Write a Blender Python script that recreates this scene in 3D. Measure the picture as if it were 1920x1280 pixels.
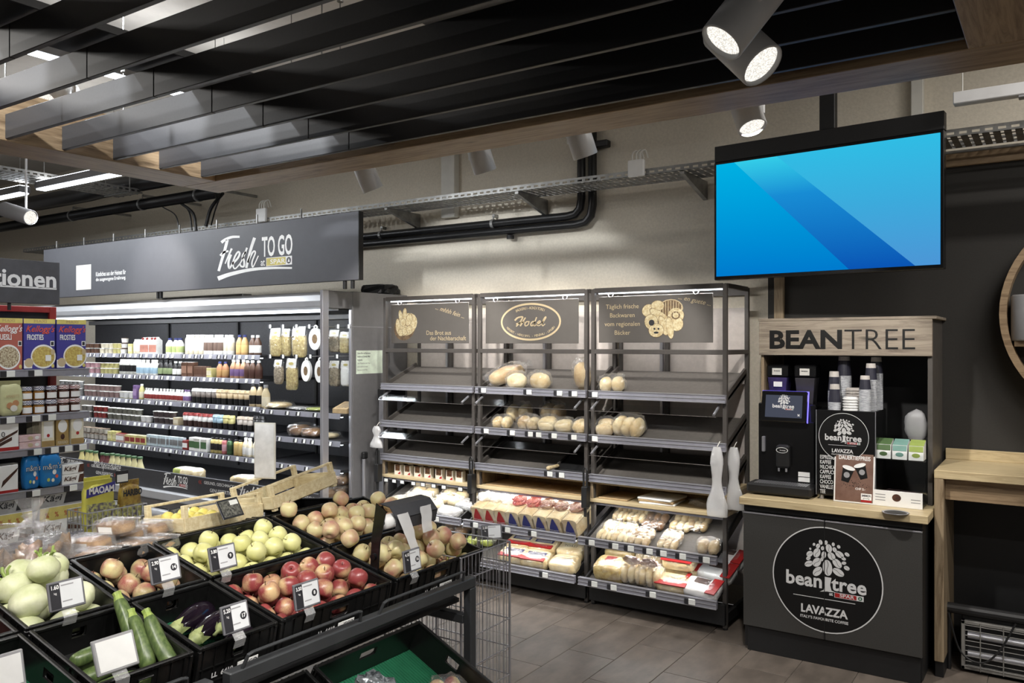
import bpy, math, random
from mathutils import Vector, Matrix, noise
random.seed(7)
for o in list(bpy.data.objects): bpy.data.objects.remove(o)
SC = bpy.context.scene; COL = SC.collection
R = math.radians
# ------------------------------------------------------------------ camera (photo taken as 1920x1280)
F_PX, HOR, CAM_H = 1540.0, 645.0, 1.75
YAW = math.atan(1030.0/F_PX)
cam = bpy.data.cameras.new('camera'); cam.sensor_width = 36; cam.lens = F_PX/1920*36; cam.shift_y = 5/1920
camo = bpy.data.objects.new('camera', cam); COL.objects.link(camo)
camo.location = (0, 0, CAM_H); camo.rotation_euler = (R(90), 0, YAW); SC.camera = camo
# ------------------------------------------------------------------ world, exposure
w = bpy.data.worlds.new('world'); SC.world = w; w.use_nodes = True
w.node_tree.nodes['Background'].inputs[0].default_value = (1, .97, .93, 1)
w.node_tree.nodes['Background'].inputs[1].default_value = .12
SC.view_settings.view_transform = 'Standard'; SC.view_settings.look = 'None'
SC.view_settings.exposure = 0.0; SC.view_settings.gamma = 1; SC.view_settings.use_curve_mapping = False
def area(loc, rot, sx, sy, power, col=(1, .95, .88), name='ceiling_light_source', spread=180):
    l = bpy.data.lights.new(name, 'AREA'); l.shape = 'RECTANGLE'; l.size = sx; l.size_y = sy
    l.energy = power; l.color = col; l.spread = R(spread)
    o = bpy.data.objects.new(name, l); o.location = loc; o.rotation_euler = rot; COL.objects.link(o); return o
def spot(loc, target, power, angle=40, blend=.6, col=(1, .95, .88), size=.03, name='spotlight_beam'):
    l = bpy.data.lights.new(name, 'SPOT'); l.energy = power; l.spot_size = R(angle); l.spot_blend = blend
    l.color = col; l.shadow_soft_size = size
    o = bpy.data.objects.new(name, l); o.location = loc
    o.rotation_euler = (Vector(target)-Vector(loc)).to_track_quat('-Z', 'Y').to_euler(); COL.objects.link(o); return o
WARM = (1, .93, .84); NEUT = (1, .96, .91); COOL = (.93, .965, 1)
# shop ceiling luminaires over the aisle behind the camera (their housings are built with the ceiling)
CEIL_LAMPS = [(-6.6, .2), (-6.6, -1.6), (1.2, .4), (1.2, 2.2), (1.2, 3.8)]
for x, y in CEIL_LAMPS: area((x, y, 3.70), (0, 0, 0), 1.2, .08, 62, NEUT)
# track spotlights: (lamp position, aim, watts, cone)
# ------------------------------------------------------------------ pixel helpers: a pixel gives a direction, the plane gives the distance
DV = Vector((-math.sin(YAW), math.cos(YAW), 0)); RV = Vector((math.cos(YAW), math.sin(YAW), 0))
def ray(px, py): return DV+RV*((px-960)/F_PX)+Vector((0, 0, (HOR-py)/F_PX))
def onY(px, py, y): v = ray(px, py); return v*(y/v.y)+Vector((0, 0, CAM_H))
def onX(px, py, x): v = ray(px, py); return v*(x/v.x)+Vector((0, 0, CAM_H))
def onZ(px, py, z): v = ray(px, py); return v*((z-CAM_H)/v.z)+Vector((0, 0, CAM_H))
# ------------------------------------------------------------------ materials
def lin(c): return tuple(((v/255)/12.92 if v/255 <= .04045 else ((v/255+.055)/1.055)**2.4) for v in c[:3])+(1,)
MATS = {}
def mat(name, c, r=.5, m=0, var=.12, sc=12, bump=0, c2=None, spec=.5, emit=0, stretch=(1, 1, 1), rnd=0, coat=0, detail=4, alpha=1):
    """principled material with a noise-driven colour; rnd varies the value per object"""
    if name in MATS: return MATS[name]
    k = bpy.data.materials.new(name); k.use_nodes = True; MATS[name] = k
    nt = k.node_tree; b = nt.nodes['Principled BSDF']; N = nt.nodes.new; L = nt.links.new
    b.inputs['Roughness'].default_value = r; b.inputs['Metallic'].default_value = m
    b.inputs['Specular IOR Level'].default_value = spec; b.inputs['Coat Weight'].default_value = coat
    b.inputs['Alpha'].default_value = alpha
    tc = N('ShaderNodeTexCoord'); mp = N('ShaderNodeMapping'); mp.inputs['Scale'].default_value = stretch
    L(tc.outputs['Object'], mp.inputs['Vector'])
    no = N('ShaderNodeTexNoise'); no.inputs['Scale'].default_value = sc; no.inputs['Detail'].default_value = detail
    no.inputs['Roughness'].default_value = .6; L(mp.outputs[0], no.inputs['Vector'])
    cl = lin(c); d = lin(c2) if c2 else tuple(v*(1-var) for v in cl[:3])+(1,); u = cl if c2 else tuple(min(1, v*(1+var)) for v in cl[:3])+(1,)
    ra = N('ShaderNodeValToRGB'); ra.color_ramp.elements[0].color = d; ra.color_ramp.elements[1].color = u
    ra.color_ramp.elements[0].position = .36; ra.color_ramp.elements[1].position = .64
    L(no.outputs['Fac'], ra.inputs['Fac']); out = ra.outputs['Color']
    if rnd:
        oi = N('ShaderNodeObjectInfo'); hs = N('ShaderNodeHueSaturation')
        mr = N('ShaderNodeMapRange'); mr.inputs['To Min'].default_value = 1-rnd; mr.inputs['To Max'].default_value = 1+rnd
        L(oi.outputs['Random'], mr.inputs['Value']); L(mr.outputs[0], hs.inputs['Value']); L(out, hs.inputs['Color']); out = hs.outputs[0]
        va = N('ShaderNodeVectorMath'); L(oi.outputs['Random'], va.inputs[1]); sc3 = N('ShaderNodeVectorMath'); sc3.operation = 'SCALE'
        sc3.inputs['Scale'].default_value = 37; L(oi.outputs['Random'], sc3.inputs[0]); L(mp.outputs[0], va.inputs[0]); L(sc3.outputs[0], va.inputs[1])
        L(va.outputs[0], no.inputs['Vector'])
    L(out, b.inputs['Base Color'])
    if bump:
        bp = N('ShaderNodeBump'); bp.inputs['Strength'].default_value = bump; bp.inputs['Distance'].default_value = .01
        L(no.outputs['Fac'], bp.inputs['Height']); L(bp.outputs[0], b.inputs['Normal'])
    if emit:
        L(out, b.inputs['Emission Color']); b.inputs['Emission Strength'].default_value = emit
    return k
def wood(name, c, c2, r=.45, axis=0, sc=5.0):
    if name in MATS: return MATS[name]
    k = bpy.data.materials.new(name); k.use_nodes = True; MATS[name] = k
    nt = k.node_tree; b = nt.nodes['Principled BSDF']; N = nt.nodes.new; L = nt.links.new
    tc = N('ShaderNodeTexCoord'); mp = N('ShaderNodeMapping')
    s = [9.0, 9.0, 9.0]; s[axis] = .7; mp.inputs['Scale'].default_value = s; L(tc.outputs['Object'], mp.inputs['Vector'])
    n1 = N('ShaderNodeTexNoise'); n1.inputs['Scale'].default_value = sc; n1.inputs['Detail'].default_value = 9; n1.inputs['Roughness'].default_value = .7
    n1.inputs['Distortion'].default_value = .8; L(mp.outputs[0], n1.inputs['Vector'])
    ra = N('ShaderNodeValToRGB'); ra.color_ramp.elements[0].color = lin(c2); ra.color_ramp.elements[1].color = lin(c)
    ra.color_ramp.elements[0].position = .34; ra.color_ramp.elements[1].position = .56; L(n1.outputs['Fac'], ra.inputs['Fac'])
    m2 = N('ShaderNodeMapping'); s2 = [3.0, 3.0, 3.0]; s2[axis] = 1.0; m2.inputs['Scale'].default_value = s2; L(tc.outputs['Object'], m2.inputs['Vector'])
    vo = N('ShaderNodeTexVoronoi'); vo.inputs['Scale'].default_value = 2.2; L(m2.outputs[0], vo.inputs['Vector'])   # sparse knots
    r2 = N('ShaderNodeValToRGB'); r2.color_ramp.elements[0].color = lin(tuple(v*.45 for v in c2)); r2.color_ramp.elements[1].color = (1, 1, 1, 1)
    r2.color_ramp.elements[0].position = .0; r2.color_ramp.elements[1].position = .12; L(vo.outputs['Distance'], r2.inputs['Fac'])
    mx = N('ShaderNodeMix'); mx.data_type = 'RGBA'; mx.blend_type = 'MULTIPLY'; mx.inputs[0].default_value = .75
    L(ra.outputs[0], mx.inputs[6]); L(r2.outputs[0], mx.inputs[7]); L(mx.outputs[2], b.inputs['Base Color'])
    b.inputs['Roughness'].default_value = r
    bp = N('ShaderNodeBump'); bp.inputs['Strength'].default_value = .15; bp.inputs['Distance'].default_value = .004
    L(n1.outputs['Fac'], bp.inputs['Height']); L(bp.outputs[0], b.inputs['Normal'])
    return k
def film(name, c=(255, 255, 255), fac=.16, r=.12, milky=.05):
    """thin clear plastic: mostly see-through, glossy on the creases"""
    if name in MATS: return MATS[name]
    k = bpy.data.materials.new(name); k.use_nodes = True; MATS[name] = k
    nt = k.node_tree; N = nt.nodes.new; L = nt.links.new; nt.nodes.remove(nt.nodes['Principled BSDF'])
    t = N('ShaderNodeBsdfTransparent'); t.inputs[0].default_value = (.97, .97, .97, 1)
    g = N('ShaderNodeBsdfGlossy'); g.inputs['Roughness'].default_value = r; g.inputs['Color'].default_value = (1, 1, 1, 1)
    d = N('ShaderNodeBsdfDiffuse'); d.inputs['Color'].default_value = lin(c)
    lw = N('ShaderNodeLayerWeight'); lw.inputs['Blend'].default_value = .35
    ma = N('ShaderNodeMath'); ma.operation = 'MULTIPLY_ADD'; ma.inputs[1].default_value = .32; ma.inputs[2].default_value = fac
    ma.use_clamp = True; L(lw.outputs['Facing'], ma.inputs[0])
    tc = N('ShaderNodeTexCoord'); no = N('ShaderNodeTexNoise'); no.inputs['Scale'].default_value = 28; no.inputs['Detail'].default_value = 5
    L(tc.outputs['Object'], no.inputs['Vector']); bp = N('ShaderNodeBump'); bp.inputs['Strength'].default_value = .7; bp.inputs['Distance'].default_value = .02
    L(no.outputs['Fac'], bp.inputs['Height']); L(bp.outputs[0], g.inputs['Normal'])
    a = N('ShaderNodeMixShader'); L(ma.outputs[0], a.inputs[0]); L(t.outputs[0], a.inputs[1]); L(g.outputs[0], a.inputs[2])
    bmx = N('ShaderNodeMixShader'); bmx.inputs[0].default_value = milky; L(a.outputs[0], bmx.inputs[1]); L(d.outputs[0], bmx.inputs[2])
    L(bmx.outputs[0], nt.nodes['Material Output'].inputs['Surface'])
    return k
def glass(name, fac=.06, gl=.22):
    if name in MATS: return MATS[name]
    k = bpy.data.materials.new(name); k.use_nodes = True; MATS[name] = k
    nt = k.node_tree; N = nt.nodes.new; L = nt.links.new; nt.nodes.remove(nt.nodes['Principled BSDF'])
    t = N('ShaderNodeBsdfTransparent'); t.inputs[0].default_value = (.95, .96, .96, 1); g = N('ShaderNodeBsdfGlossy'); g.inputs['Roughness'].default_value = .06
    fr_ = N('ShaderNodeFresnel'); fr_.inputs[0].default_value = 1.35; ma = N('ShaderNodeMath'); ma.operation = 'MULTIPLY'; ma.inputs[1].default_value = gl; L(fr_.outputs[0], ma.inputs[0])
    a = N('ShaderNodeMixShader'); L(ma.outputs[0], a.inputs[0]); L(t.outputs[0], a.inputs[1]); L(g.outputs[0], a.inputs[2]); L(a.outputs[0], nt.nodes['Material Output'].inputs['Surface'])
    return k
def emi(name, c, s):
    if name in MATS: return MATS[name]
    k = bpy.data.materials.new(name); k.use_nodes = True; MATS[name] = k
    nt = k.node_tree; e = nt.nodes.new('ShaderNodeEmission'); e.inputs[0].default_value = lin(c); e.inputs[1].default_value = s
    nt.links.new(e.outputs[0], nt.nodes['Material Output'].inputs['Surface']); nt.nodes.remove(nt.nodes['Principled BSDF']); return k
# ------------------------------------------------------------------ mesh builder
class MB:
    def __init__(s): s.v = []; s.f = []; s.m = []
    def add(s, vs, fs, m=0):
        n = len(s.v); s.v += [tuple(q) for q in vs]; s.f += [tuple(i+n for i in f) for f in fs]; s.m += [m]*len(fs); return s
    def box(s, x0, x1, y0, y1, z0, z1, m=0, M=None):
        vs = [Vector((x, y, z)) for x in (x0, x1) for y in (y0, y1) for z in (z0, z1)]
        if M: vs = [M@q for q in vs]
        return s.add(vs, [(0, 1, 3, 2), (4, 6, 7, 5), (0, 4, 5, 1), (2, 3, 7, 6), (0, 2, 6, 4), (1, 5, 7, 3)], m)
    def rbox(s, x0, x1, y0, y1, z0, z1, b=.004, m=0, M=None):
        """chamfered box"""
        c = Vector(((x0+x1)/2, (y0+y1)/2, (z0+z1)/2)); h = Vector((abs(x1-x0)/2, abs(y1-y0)/2, abs(z1-z0)/2)); b = min(b, h.x*.49, h.y*.49, h.z*.49)
        vs = []; idx = {}
        for sx in (-1, 1):
            for sy in (-1, 1):
                for sz in (-1, 1):
                    for a in range(3):
                        q = [sx*(h.x-b), sy*(h.y-b), sz*(h.z-b)]; q[a] = (sx*h.x, sy*h.y, sz*h.z)[a]
                        idx[(sx, sy, sz, a)] = len(vs); vs.append(c+Vector(q))
        fs = []
        for a in range(3):
            u, v = [k for k in range(3) if k != a]
            for sg in (-1, 1):
                def key(p, q):
                    t = [0, 0, 0]; t[a] = sg; t[u] = p; t[v] = q; return idx[(t[0], t[1], t[2], a)]
                f = [key(-1, -1), key(1, -1), key(1, 1), key(-1, 1)]
                if (a == 1) != (sg < 0): f.reverse()
                fs.append(f)
        for a in range(3):
            u, v = [k for k in range(3) if k != a]
            for p in (-1, 1):
                for q in (-1, 1):
                    def kk(sa, w):
                        t = [0, 0, 0]; t[a] = sa; t[u] = p; t[v] = q; return idx[(t[0], t[1], t[2], w)]
                    fs.append([kk(-1, u), kk(1, u), kk(1, v), kk(-1, v)])
        for sx in (-1, 1):
            for sy in (-1, 1):
                for sz in (-1, 1): fs.append([idx[(sx, sy, sz, a)] for a in range(3)])
        if M: vs = [M@q for q in vs]
        return s.add(vs, fs, m)
    def cyl(s, p, q, r0, r1=None, n=12, caps=True, m=0):
        p = Vector(p); q = Vector(q); r1 = r0 if r1 is None else r1; d = (q-p).normalized()
        a = d.orthogonal().normalized(); b = d.cross(a); vs = []
        for k in range(n):
            t = 2*math.pi*k/n; e = a*math.cos(t)+b*math.sin(t); vs += [p+e*r0, q+e*r1]
        fs = [(2*k, 2*((k+1) % n), 2*((k+1) % n)+1, 2*k+1) for k in range(n)]
        if caps: fs += [tuple(2*k for k in reversed(range(n))), tuple(2*k+1 for k in range(n))]
        return s.add(vs, fs, m)
    def tube(s, path, r, n=8, m=0):
        path = [Vector(p) for p in path]; vs = []; fs = []; prev = None
        for i, p in enumerate(path):
            d = (path[min(i+1, len(path)-1)]-path[max(i-1, 0)]).normalized()
            a = (prev-d*prev.dot(d)).normalized() if prev and (prev-d*prev.dot(d)).length > 1e-4 else d.orthogonal().normalized()
            prev = a; b = d.cross(a)
            for k in range(n): t = 2*math.pi*k/n; vs.append(p+(a*math.cos(t)+b*math.sin(t))*r)
        for i in range(len(path)-1):
            for k in range(n): fs.append((i*n+k, i*n+(k+1) % n, (i+1)*n+(k+1) % n, (i+1)*n+k))
        fs += [tuple(reversed(range(n))), tuple((len(path)-1)*n+k for k in range(n))]
        return s.add(vs, fs, m)
    def lathe(s, prof, n=16, M=None, m=0, mf=None):
        """profile of (radius, z) from bottom to top; mf(i) gives the material of ring i"""
        vs = []; fs = []
        for r_, z in prof:
            for k in range(n): t = 2*math.pi*k/n; q = Vector((r_*math.cos(t), r_*math.sin(t), z)); vs.append(M@q if M else q)
        base = len(s.v); s.v += [tuple(q) for q in vs]
        for i in range(len(prof)-1):
            for k in range(n):
                s.f.append((base+i*n+k, base+i*n+(k+1) % n, base+(i+1)*n+(k+1) % n, base+(i+1)*n+k)); s.m.append(mf(i) if mf else m)
        s.f.append(tuple(base+k for k in reversed(range(n)))); s.m.append(mf(0) if mf else m)
        s.f.append(tuple(base+(len(prof)-1)*n+k for k in range(n))); s.m.append(mf(len(prof)-2) if mf else m)
        return s
    def prism(s, poly, t0, t1, fn, m=0):
        """polygon extruded: fn(u, v, t) -> point"""
        n = len(poly); vs = [fn(u, v, t0) for u, v in poly]+[fn(u, v, t1) for u, v in poly]
        return s.add(vs, [tuple(reversed(range(n))), tuple(range(n, 2*n))]+[(k, (k+1) % n, n+(k+1) % n, n+k) for k in range(n)], m)
    def poly(s, pts, m=0): return s.add(pts, [tuple(range(len(pts)))], m)
    def mesh(s, name, mats, smooth=False):
        me = bpy.data.meshes.new(name); me.from_pydata([tuple(q) for q in s.v], [], s.f)
        for k in (mats if isinstance(mats, (list, tuple)) else [mats]): me.materials.append(k)
        if len(me.materials) > 1: me.polygons.foreach_set('material_index', s.m)
        if smooth: me.polygons.foreach_set('use_smooth', [True]*len(me.polygons))
        me.validate(); me.update(); return me
    def build(s, name, mats, parent=None, smooth=False, loc=None, rot=None):
        return obj(name, s.mesh(name, mats, smooth), parent, loc, rot)
def obj(name, me, parent=None, loc=None, rot=None, M=None):
    o = bpy.data.objects.new(name, me); COL.objects.link(o)
    if parent: o.parent = parent
    if M is not None: o.matrix_local = M
    if loc is not None: o.location = loc
    if rot is not None: o.rotation_euler = rot
    return o
def tag(o, label, cat, group=None):
    o['label'] = label; o['category'] = cat
    if group: o['group'] = group
    return o
def thing(name, label, cat, loc=(0, 0, 0), rot=(0, 0, 0), group=None):
    return tag(obj(name, None, None, loc, rot), label, cat, group)
def struct(o): o['kind'] = 'structure'; return o
def dup(root, loc=None, rot=None, label=None, group=None, M=None, scale=None):
    c = root.copy(); COL.objects.link(c)
    if M is not None: c.matrix_world = M
    if loc is not None: c.location = loc
    if rot is not None: c.rotation_euler = rot
    if scale is not None: c.scale = scale
    if label: c['label'] = label
    if group: c['group'] = group
    for ch in KIDS(root):
        d = ch.copy(); COL.objects.link(d); d.parent = c
        for g in KIDS(ch): e = g.copy(); COL.objects.link(e); e.parent = d
    return c
_kids = {}
def KIDS(o):
    if o.name not in _kids: _kids[o.name] = [c for c in bpy.data.objects if c.parent == o]
    return _kids[o.name]
def frame(o, right, up):
    """matrix whose local x, y, z are right, up, and out of the face"""
    r_ = Vector(right).normalized(); u = (Vector(up)-r_*Vector(up).dot(r_)).normalized(); n = r_.cross(u)
    return Matrix((( r_.x, u.x, n.x, o[0]), (r_.y, u.y, n.y, o[1]), (r_.z, u.z, n.z, o[2]), (0, 0, 0, 1)))
_txt = {}
def text_mesh(s, size, m, bold=0, shear=0, xs=1, ax='CENTER', sp=1):
    key = (s, size, m.name, bold, shear, xs, ax, sp)
    if key in _txt: return _txt[key]
    cu = bpy.data.curves.new('lettering', 'FONT'); cu.body = s; cu.size = size; cu.offset = bold; cu.shear = shear
    cu.align_x = ax; cu.align_y = 'CENTER'; cu.space_character = sp; cu.resolution_u = 3; cu.fill_mode = 'FRONT'
    t = bpy.data.objects.new('lettering', cu); COL.objects.link(t)
    bpy.context.view_layer.update()
    me = bpy.data.meshes.new_from_object(t.evaluated_get(bpy.context.evaluated_depsgraph_get()))
    bpy.data.objects.remove(t); bpy.data.curves.remove(cu)
    if xs != 1:
        for v in me.vertices: v.co.x *= xs
    me.materials.clear(); me.materials.append(m); me.name = 'lettering'; _txt[key] = me; return me
def text(s, size, m, parent, M, name='lettering', **k):
    """flat lettering on the surface whose frame is M (in the parent's space)"""
    return obj(name, text_mesh(s, size, m, **k), parent, M=M)
def catmull(pts, n=6):
    P = [Vector(p) for p in pts]; P = [P[0]*2-P[1]]+P+[P[-1]*2-P[-2]]; out = []
    for i in range(1, len(P)-2):
        for k in range(n):
            t = k/n; a, b, c, d = P[i-1:i+3]
            out.append(.5*((2*b)+(c-a)*t+(2*a-5*b+4*c-d)*t*t+(3*b-a-3*c+d)*t**3))
    return out+[P[-2]]
def stroke(mb, pts, w0, w1=None, m=0, fn=None, n=6):
    """brush stroke (flat ribbon) through 2-D points; fn(u, v) -> 3-D point"""
    w1 = w0 if w1 is None else w1; q = catmull([Vector((p[0], p[1])) for p in pts], n); vs = []
    for i, p in enumerate(q):
        d = (q[min(i+1, len(q)-1)]-q[max(i-1, 0)]).normalized(); e = Vector((-d.y, d.x)); wd = (w0+(w1-w0)*i/(len(q)-1))/2
        for g in (p+e*wd, p-e*wd): vs.append(fn(g.x, g.y) if fn else Vector((g.x, g.y, 0)))
    mb.add(vs, [(2*i, 2*i+1, 2*i+3, 2*i+2) for i in range(len(q)-1)], m)
def ell(cx, cy, rx, ry, ang=0, n=16):
    c, s_ = math.cos(R(ang)), math.sin(R(ang))
    return [(cx+rx*math.cos(t)*c-ry*math.sin(t)*s_, cy+rx*math.cos(t)*s_+ry*math.sin(t)*c) for t in (2*math.pi*k/n for k in range(n))]
# ------------------------------------------------------------------ palette
K = {}
K['wall'] = mat('plaster_beige', (214, 206, 190), .9, var=.05, sc=60, bump=.25)
K['ceil'] = mat('ceiling_paint', (205, 200, 192), .9, var=.04, sc=8)
K['darkwall'] = mat('dark_wall_panel', (42, 40, 37), .75, var=.08, sc=120, bump=.05)
K['oak'] = wood('oak_x', (166, 142, 112), (118, 96, 72), .45, 0)
K['oaky'] = wood('oak_y', (166, 142, 112), (118, 96, 72), .45, 1)
K['oakz'] = wood('oak_z', (156, 138, 112), (112, 94, 72), .45, 2)
K['pale'] = wood('pale_oak', (202, 184, 146), (170, 150, 114), .4, 0)
K['grey_oak'] = wood('grey_oak', (158, 146, 130), (116, 104, 92), .5, 0)
K['slat'] = mat('black_slat', (40, 40, 42), .42, var=.10, sc=90)
K['black'] = mat('matt_black', (24, 24, 25), .5, var=.1, sc=40)
K['blackgloss'] = mat('black_plastic_gloss', (16, 16, 17), .22, var=.15, sc=60, spec=.6)
K['crate'] = mat('crate_plastic', (19, 19, 19), .28, var=.2, sc=50, spec=.45)
K['anthra'] = mat('anthracite', (62, 62, 65), .55, var=.06, sc=30)
K['shelf'] = mat('shelf_board_grey', (86, 82, 78), .6, var=.10, sc=40)
K['rackmetal'] = mat('rack_metal', (76, 72, 69), .5, .1, var=.06, sc=30)
K['rackback'] = mat('rack_back_panel', (190, 182, 176), .55, var=.05, sc=30)
K['alu'] = mat('aluminium', (186, 186, 192), .35, .75, var=.08, sc=30, stretch=(1, 30, 30))
K['rail'] = mat('price_rail', (150, 150, 160), .35, .35, var=.06, sc=25)
K['galv'] = mat('galvanised', (150, 150, 148), .4, .7, var=.22, sc=14)
K['white'] = mat('white_lacquer', (232, 232, 230), .4, var=.03)
K['offwhite'] = mat('off_white', (214, 212, 204), .5, var=.04)
K['grey'] = mat('grey_lacquer', (150, 150, 152), .45, var=.05)
K['spotgrey'] = mat('spot_housing', (214, 214, 214), .4, .0, var=.04)
K['fridge'] = mat('fridge_grey', (116, 115, 116), .42, .25, var=.05, sc=20)
K['fridgedark'] = mat('fridge_inside', (40, 40, 43), .5, .1, var=.12, sc=30)
K['paper'] = mat('paper_white', (238, 238, 236), .6, var=.03)
K['print'] = mat('ink_dark', (40, 40, 44), .6)
K['signgrey'] = mat('sign_grey', (82, 83, 88), .5, var=.03)
K['clear'] = glass('clear_plastic', .08); K['flapclear'] = glass('clear_flap_acrylic', .08, .05)
K['film'] = film('bag_film', fac=.10, milky=.035)
K['filmw'] = film('bag_film_milky', fac=.2, milky=.38)
K['red'] = mat('red_paint', (150, 44, 40), .5)
K['pipe'] = mat('black_pipe', (22, 22, 23), .35, var=.2)
K['green'] = mat('green_liner', (24, 88, 60), .5, var=.1)
K['copper'] = mat('board_print_tan', (190, 156, 112), .6)
# ================================================================== THE SETTING
WB = 5.42     # back wall
K['tile'] = mat('floor_tile', (100, 91, 83), .42, var=.22, sc=5, stretch=(2.2, 1, 1), bump=.05, rnd=.10, detail=7)
K['joint'] = mat('floor_joint', (78, 73, 68), .8)
floor = struct(MB().box(-16, 3, -2.5, WB, -.05, -.004).build('floor', K['joint']))
tw, tl, gap = .29, .6, .0016
tm = MB().rbox(-tw/2+gap, tw/2-gap, -tl/2+gap, tl/2-gap, -.012, 0, .0012).mesh('tile', K['tile'])
for i in range(-22, 14):
    x = -2.64+tw*(i+.5)
    for j in range(-4, 4):
        y = 3.80+(.3 if i % 2 else 0)+tl*(j+.5)
        if y+tl/2 > WB: continue
        obj('tile', tm, floor, (x, y, 0))
struct(MB().box(-16, 3, WB, WB+.15, 0, 4.0).build('wall_back', K['wall']))
struct(MB().box(-16, 3, -2.5, WB+.15, 3.9, 4.05).build('ceiling', K['ceil']))
# pilasters on the back wall
for k, (px0, px1, nm) in enumerate(((828, 853, 1), (1708, 1731, 2))):
    a, b = onY(px0, 330, WB-.06).x, onY(px1, 330, WB-.06).x
    struct(MB().rbox(a, b, WB-.07, WB-.001, 2.8, 3.899, .004).build('trim_%d' % nm, K['offwhite']))
# dark panelled wall on the right with oak edging
DW = 5.36; xl = onY(1440, 550, DW).x; zt = onY(1800, 312, DW).z
dw = struct(MB().box(xl, 3, DW, WB-.001, 0, zt).build('wall_right', K['darkwall']))
struct(MB().rbox(xl, 3, DW-.02, WB-.001, zt, zt+.075, .003).build('trim_3', K['oak']))
a, b = onY(1452, 550, DW-.02).x, onY(1470, 550, DW-.02).x
struct(MB().rbox(a, b, DW-.03, DW-.001, .0, onY(1460, 500, DW).z+.3, .003).build('trim_4', K['oakz']))
# ================================================================== SLATTED CANOPY
cano = thing('slatted_canopy', 'oak framed canopy with black slats hanging under the ceiling', 'canopy', (0, 0, 2.7))
CX0, CX1, CY1 = -4.41, .03, 3.27; bw = .25
MB().rbox(CX0, CX1, CY1-bw, CY1, 0, .24, .003).build('beam', K['oak'], cano)
MB().rbox(CX0, CX0+.31, -1.6, CY1-bw-.001, 0, .24, .003).build('beam', K['oaky'], cano)
MB().rbox(CX1-bw-.03, CX1, -1.6, CY1-bw-.001, 0, .24, .003).build('beam', K['oaky'], cano)
s0, s1, sj = CX0+.312, CX1-bw-.032, -2.92
ma_ = MB().rbox(s0, sj-.002, -.011, .011, 0, .115, .002).mesh('slat', K['slat'])
mb_ = MB().rbox(sj+.002, s1, -.011, .011, 0, .115, .002).mesh('slat', K['slat'])
for k in range(15):
    y = 2.93-.262*k
    for me in (ma_, mb_): obj('slat', me, cano, (0, y, .008))
MB().rbox(-3.07, -2.76, -1.6, CY1-bw-.01, .135, .165, .002).build('cross_board', K['slat'], cano)
MB().rbox(-1.80, s1, -1.6, CY1-bw-.01, .135, .165, .002).build('cross_board', K['slat'], cano)
hw = MB().cyl((0, 0, .13), (0, 0, 1.199), .0025, n=5).lathe([(.0, .30), (.012, .305), (.012, .315), (.0, .32)], 8).mesh('hanger_wire', K['galv'])
for x in (-4.28, -3.6, -2.2, -1.1, -.2):
    for y in (3.15, 1.9, .6) if x in (-4.28, -.2) else (3.15, 2.155, 1.645, .88): obj('hanger_wire', hw, cano, (x, y, 0.1 if y == 3.15 or x in (-4.28, -.2) else 0))
# ================================================================== CEILING LAMPS
K['led'] = emi('led_white', (235, 244, 255), 9)
K['lens'] = emi('lens_white', (255, 250, 240), 2.2)
nt = K['lens'].node_tree; vo = nt.nodes.new('ShaderNodeTexVoronoi'); vo.inputs['Scale'].default_value = 240; tc = nt.nodes.new('ShaderNodeTexCoord'); nt.links.new(tc.outputs['Object'], vo.inputs['Vector'])
mr = nt.nodes.new('ShaderNodeMapRange'); mr.inputs['From Max'].default_value = .7; mr.inputs['To Min'].default_value = 1.7; mr.inputs['To Max'].default_value = .75; nt.links.new(vo.outputs['Distance'], mr.inputs['Value']); nt.links.new(mr.outputs[0], nt.nodes['Emission'].inputs[1])
K['lumhouse'] = mat('luminaire_housing', (120, 120, 122), .5, var=.04)
def linear(x0, x1, y0, y1, z, label, power, up=.10):
    t = thing('linear_ceiling_lamp', label, 'lamp', ((x0+x1)/2, (y0+y1)/2, z), group='linear lamps')
    hx, hy = (x1-x0)/2, (y1-y0)/2
    MB().rbox(-hx-.01, hx+.01, -hy-.01, hy+.01, .012, .07, .004).build('housing', K['lumhouse'], t)
    MB().rbox(-hx, hx, -hy, hy, 0, .012, .003).build('diffuser', K['led'], t)
    for s_ in (-.8, .8): MB().cyl((hx*s_, hy*s_, .076), (hx*s_, hy*s_, 3.9-z), .002, n=5).build('suspension_wire', K['galv'], t)
    MB().rbox(-hx, hx, -hy, hy, .0701, .076, .002).build('added_uplight', K['led'], t)  # glowing top face added to go with the uplight
    if power:
        area(((x0+x1)/2, (y0+y1)/2, z-.012), (0, 0, 0), x1-x0, y1-y0, power, COOL)
        area(((x0+x1)/2, (y0+y1)/2, z+.082), (R(180), 0, 0), x1-x0, y1-y0, power*up, NEUT)  # uplight added to brighten the ceiling
linear(-7.46, -6.25, 3.66, 3.74, 3.1, 'lit linear lamp hanging in front of the fridge sign, beside the canopy corner', 34)
linear(-9.2, -7.75, 3.66, 3.74, 3.1, 'lit linear lamp at the far left edge above the shelf sign', 34)
linear(-4.96, -4.88, 1.6, 3.9, 3.42, 'linear lamp glimpsed between the canopy slats', 30, .10)
for i, (x, y) in enumerate(CEIL_LAMPS):
    t = thing('linear_ceiling_lamp', 'shop lamp out on the ceiling behind the camera', 'lamp', (x, y, 3.72), group='ceiling lamps over the aisle')
    MB().rbox(-.62, .62, -.05, .05, 0, .18, .004).build('housing', K['lumhouse'], t)
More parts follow.
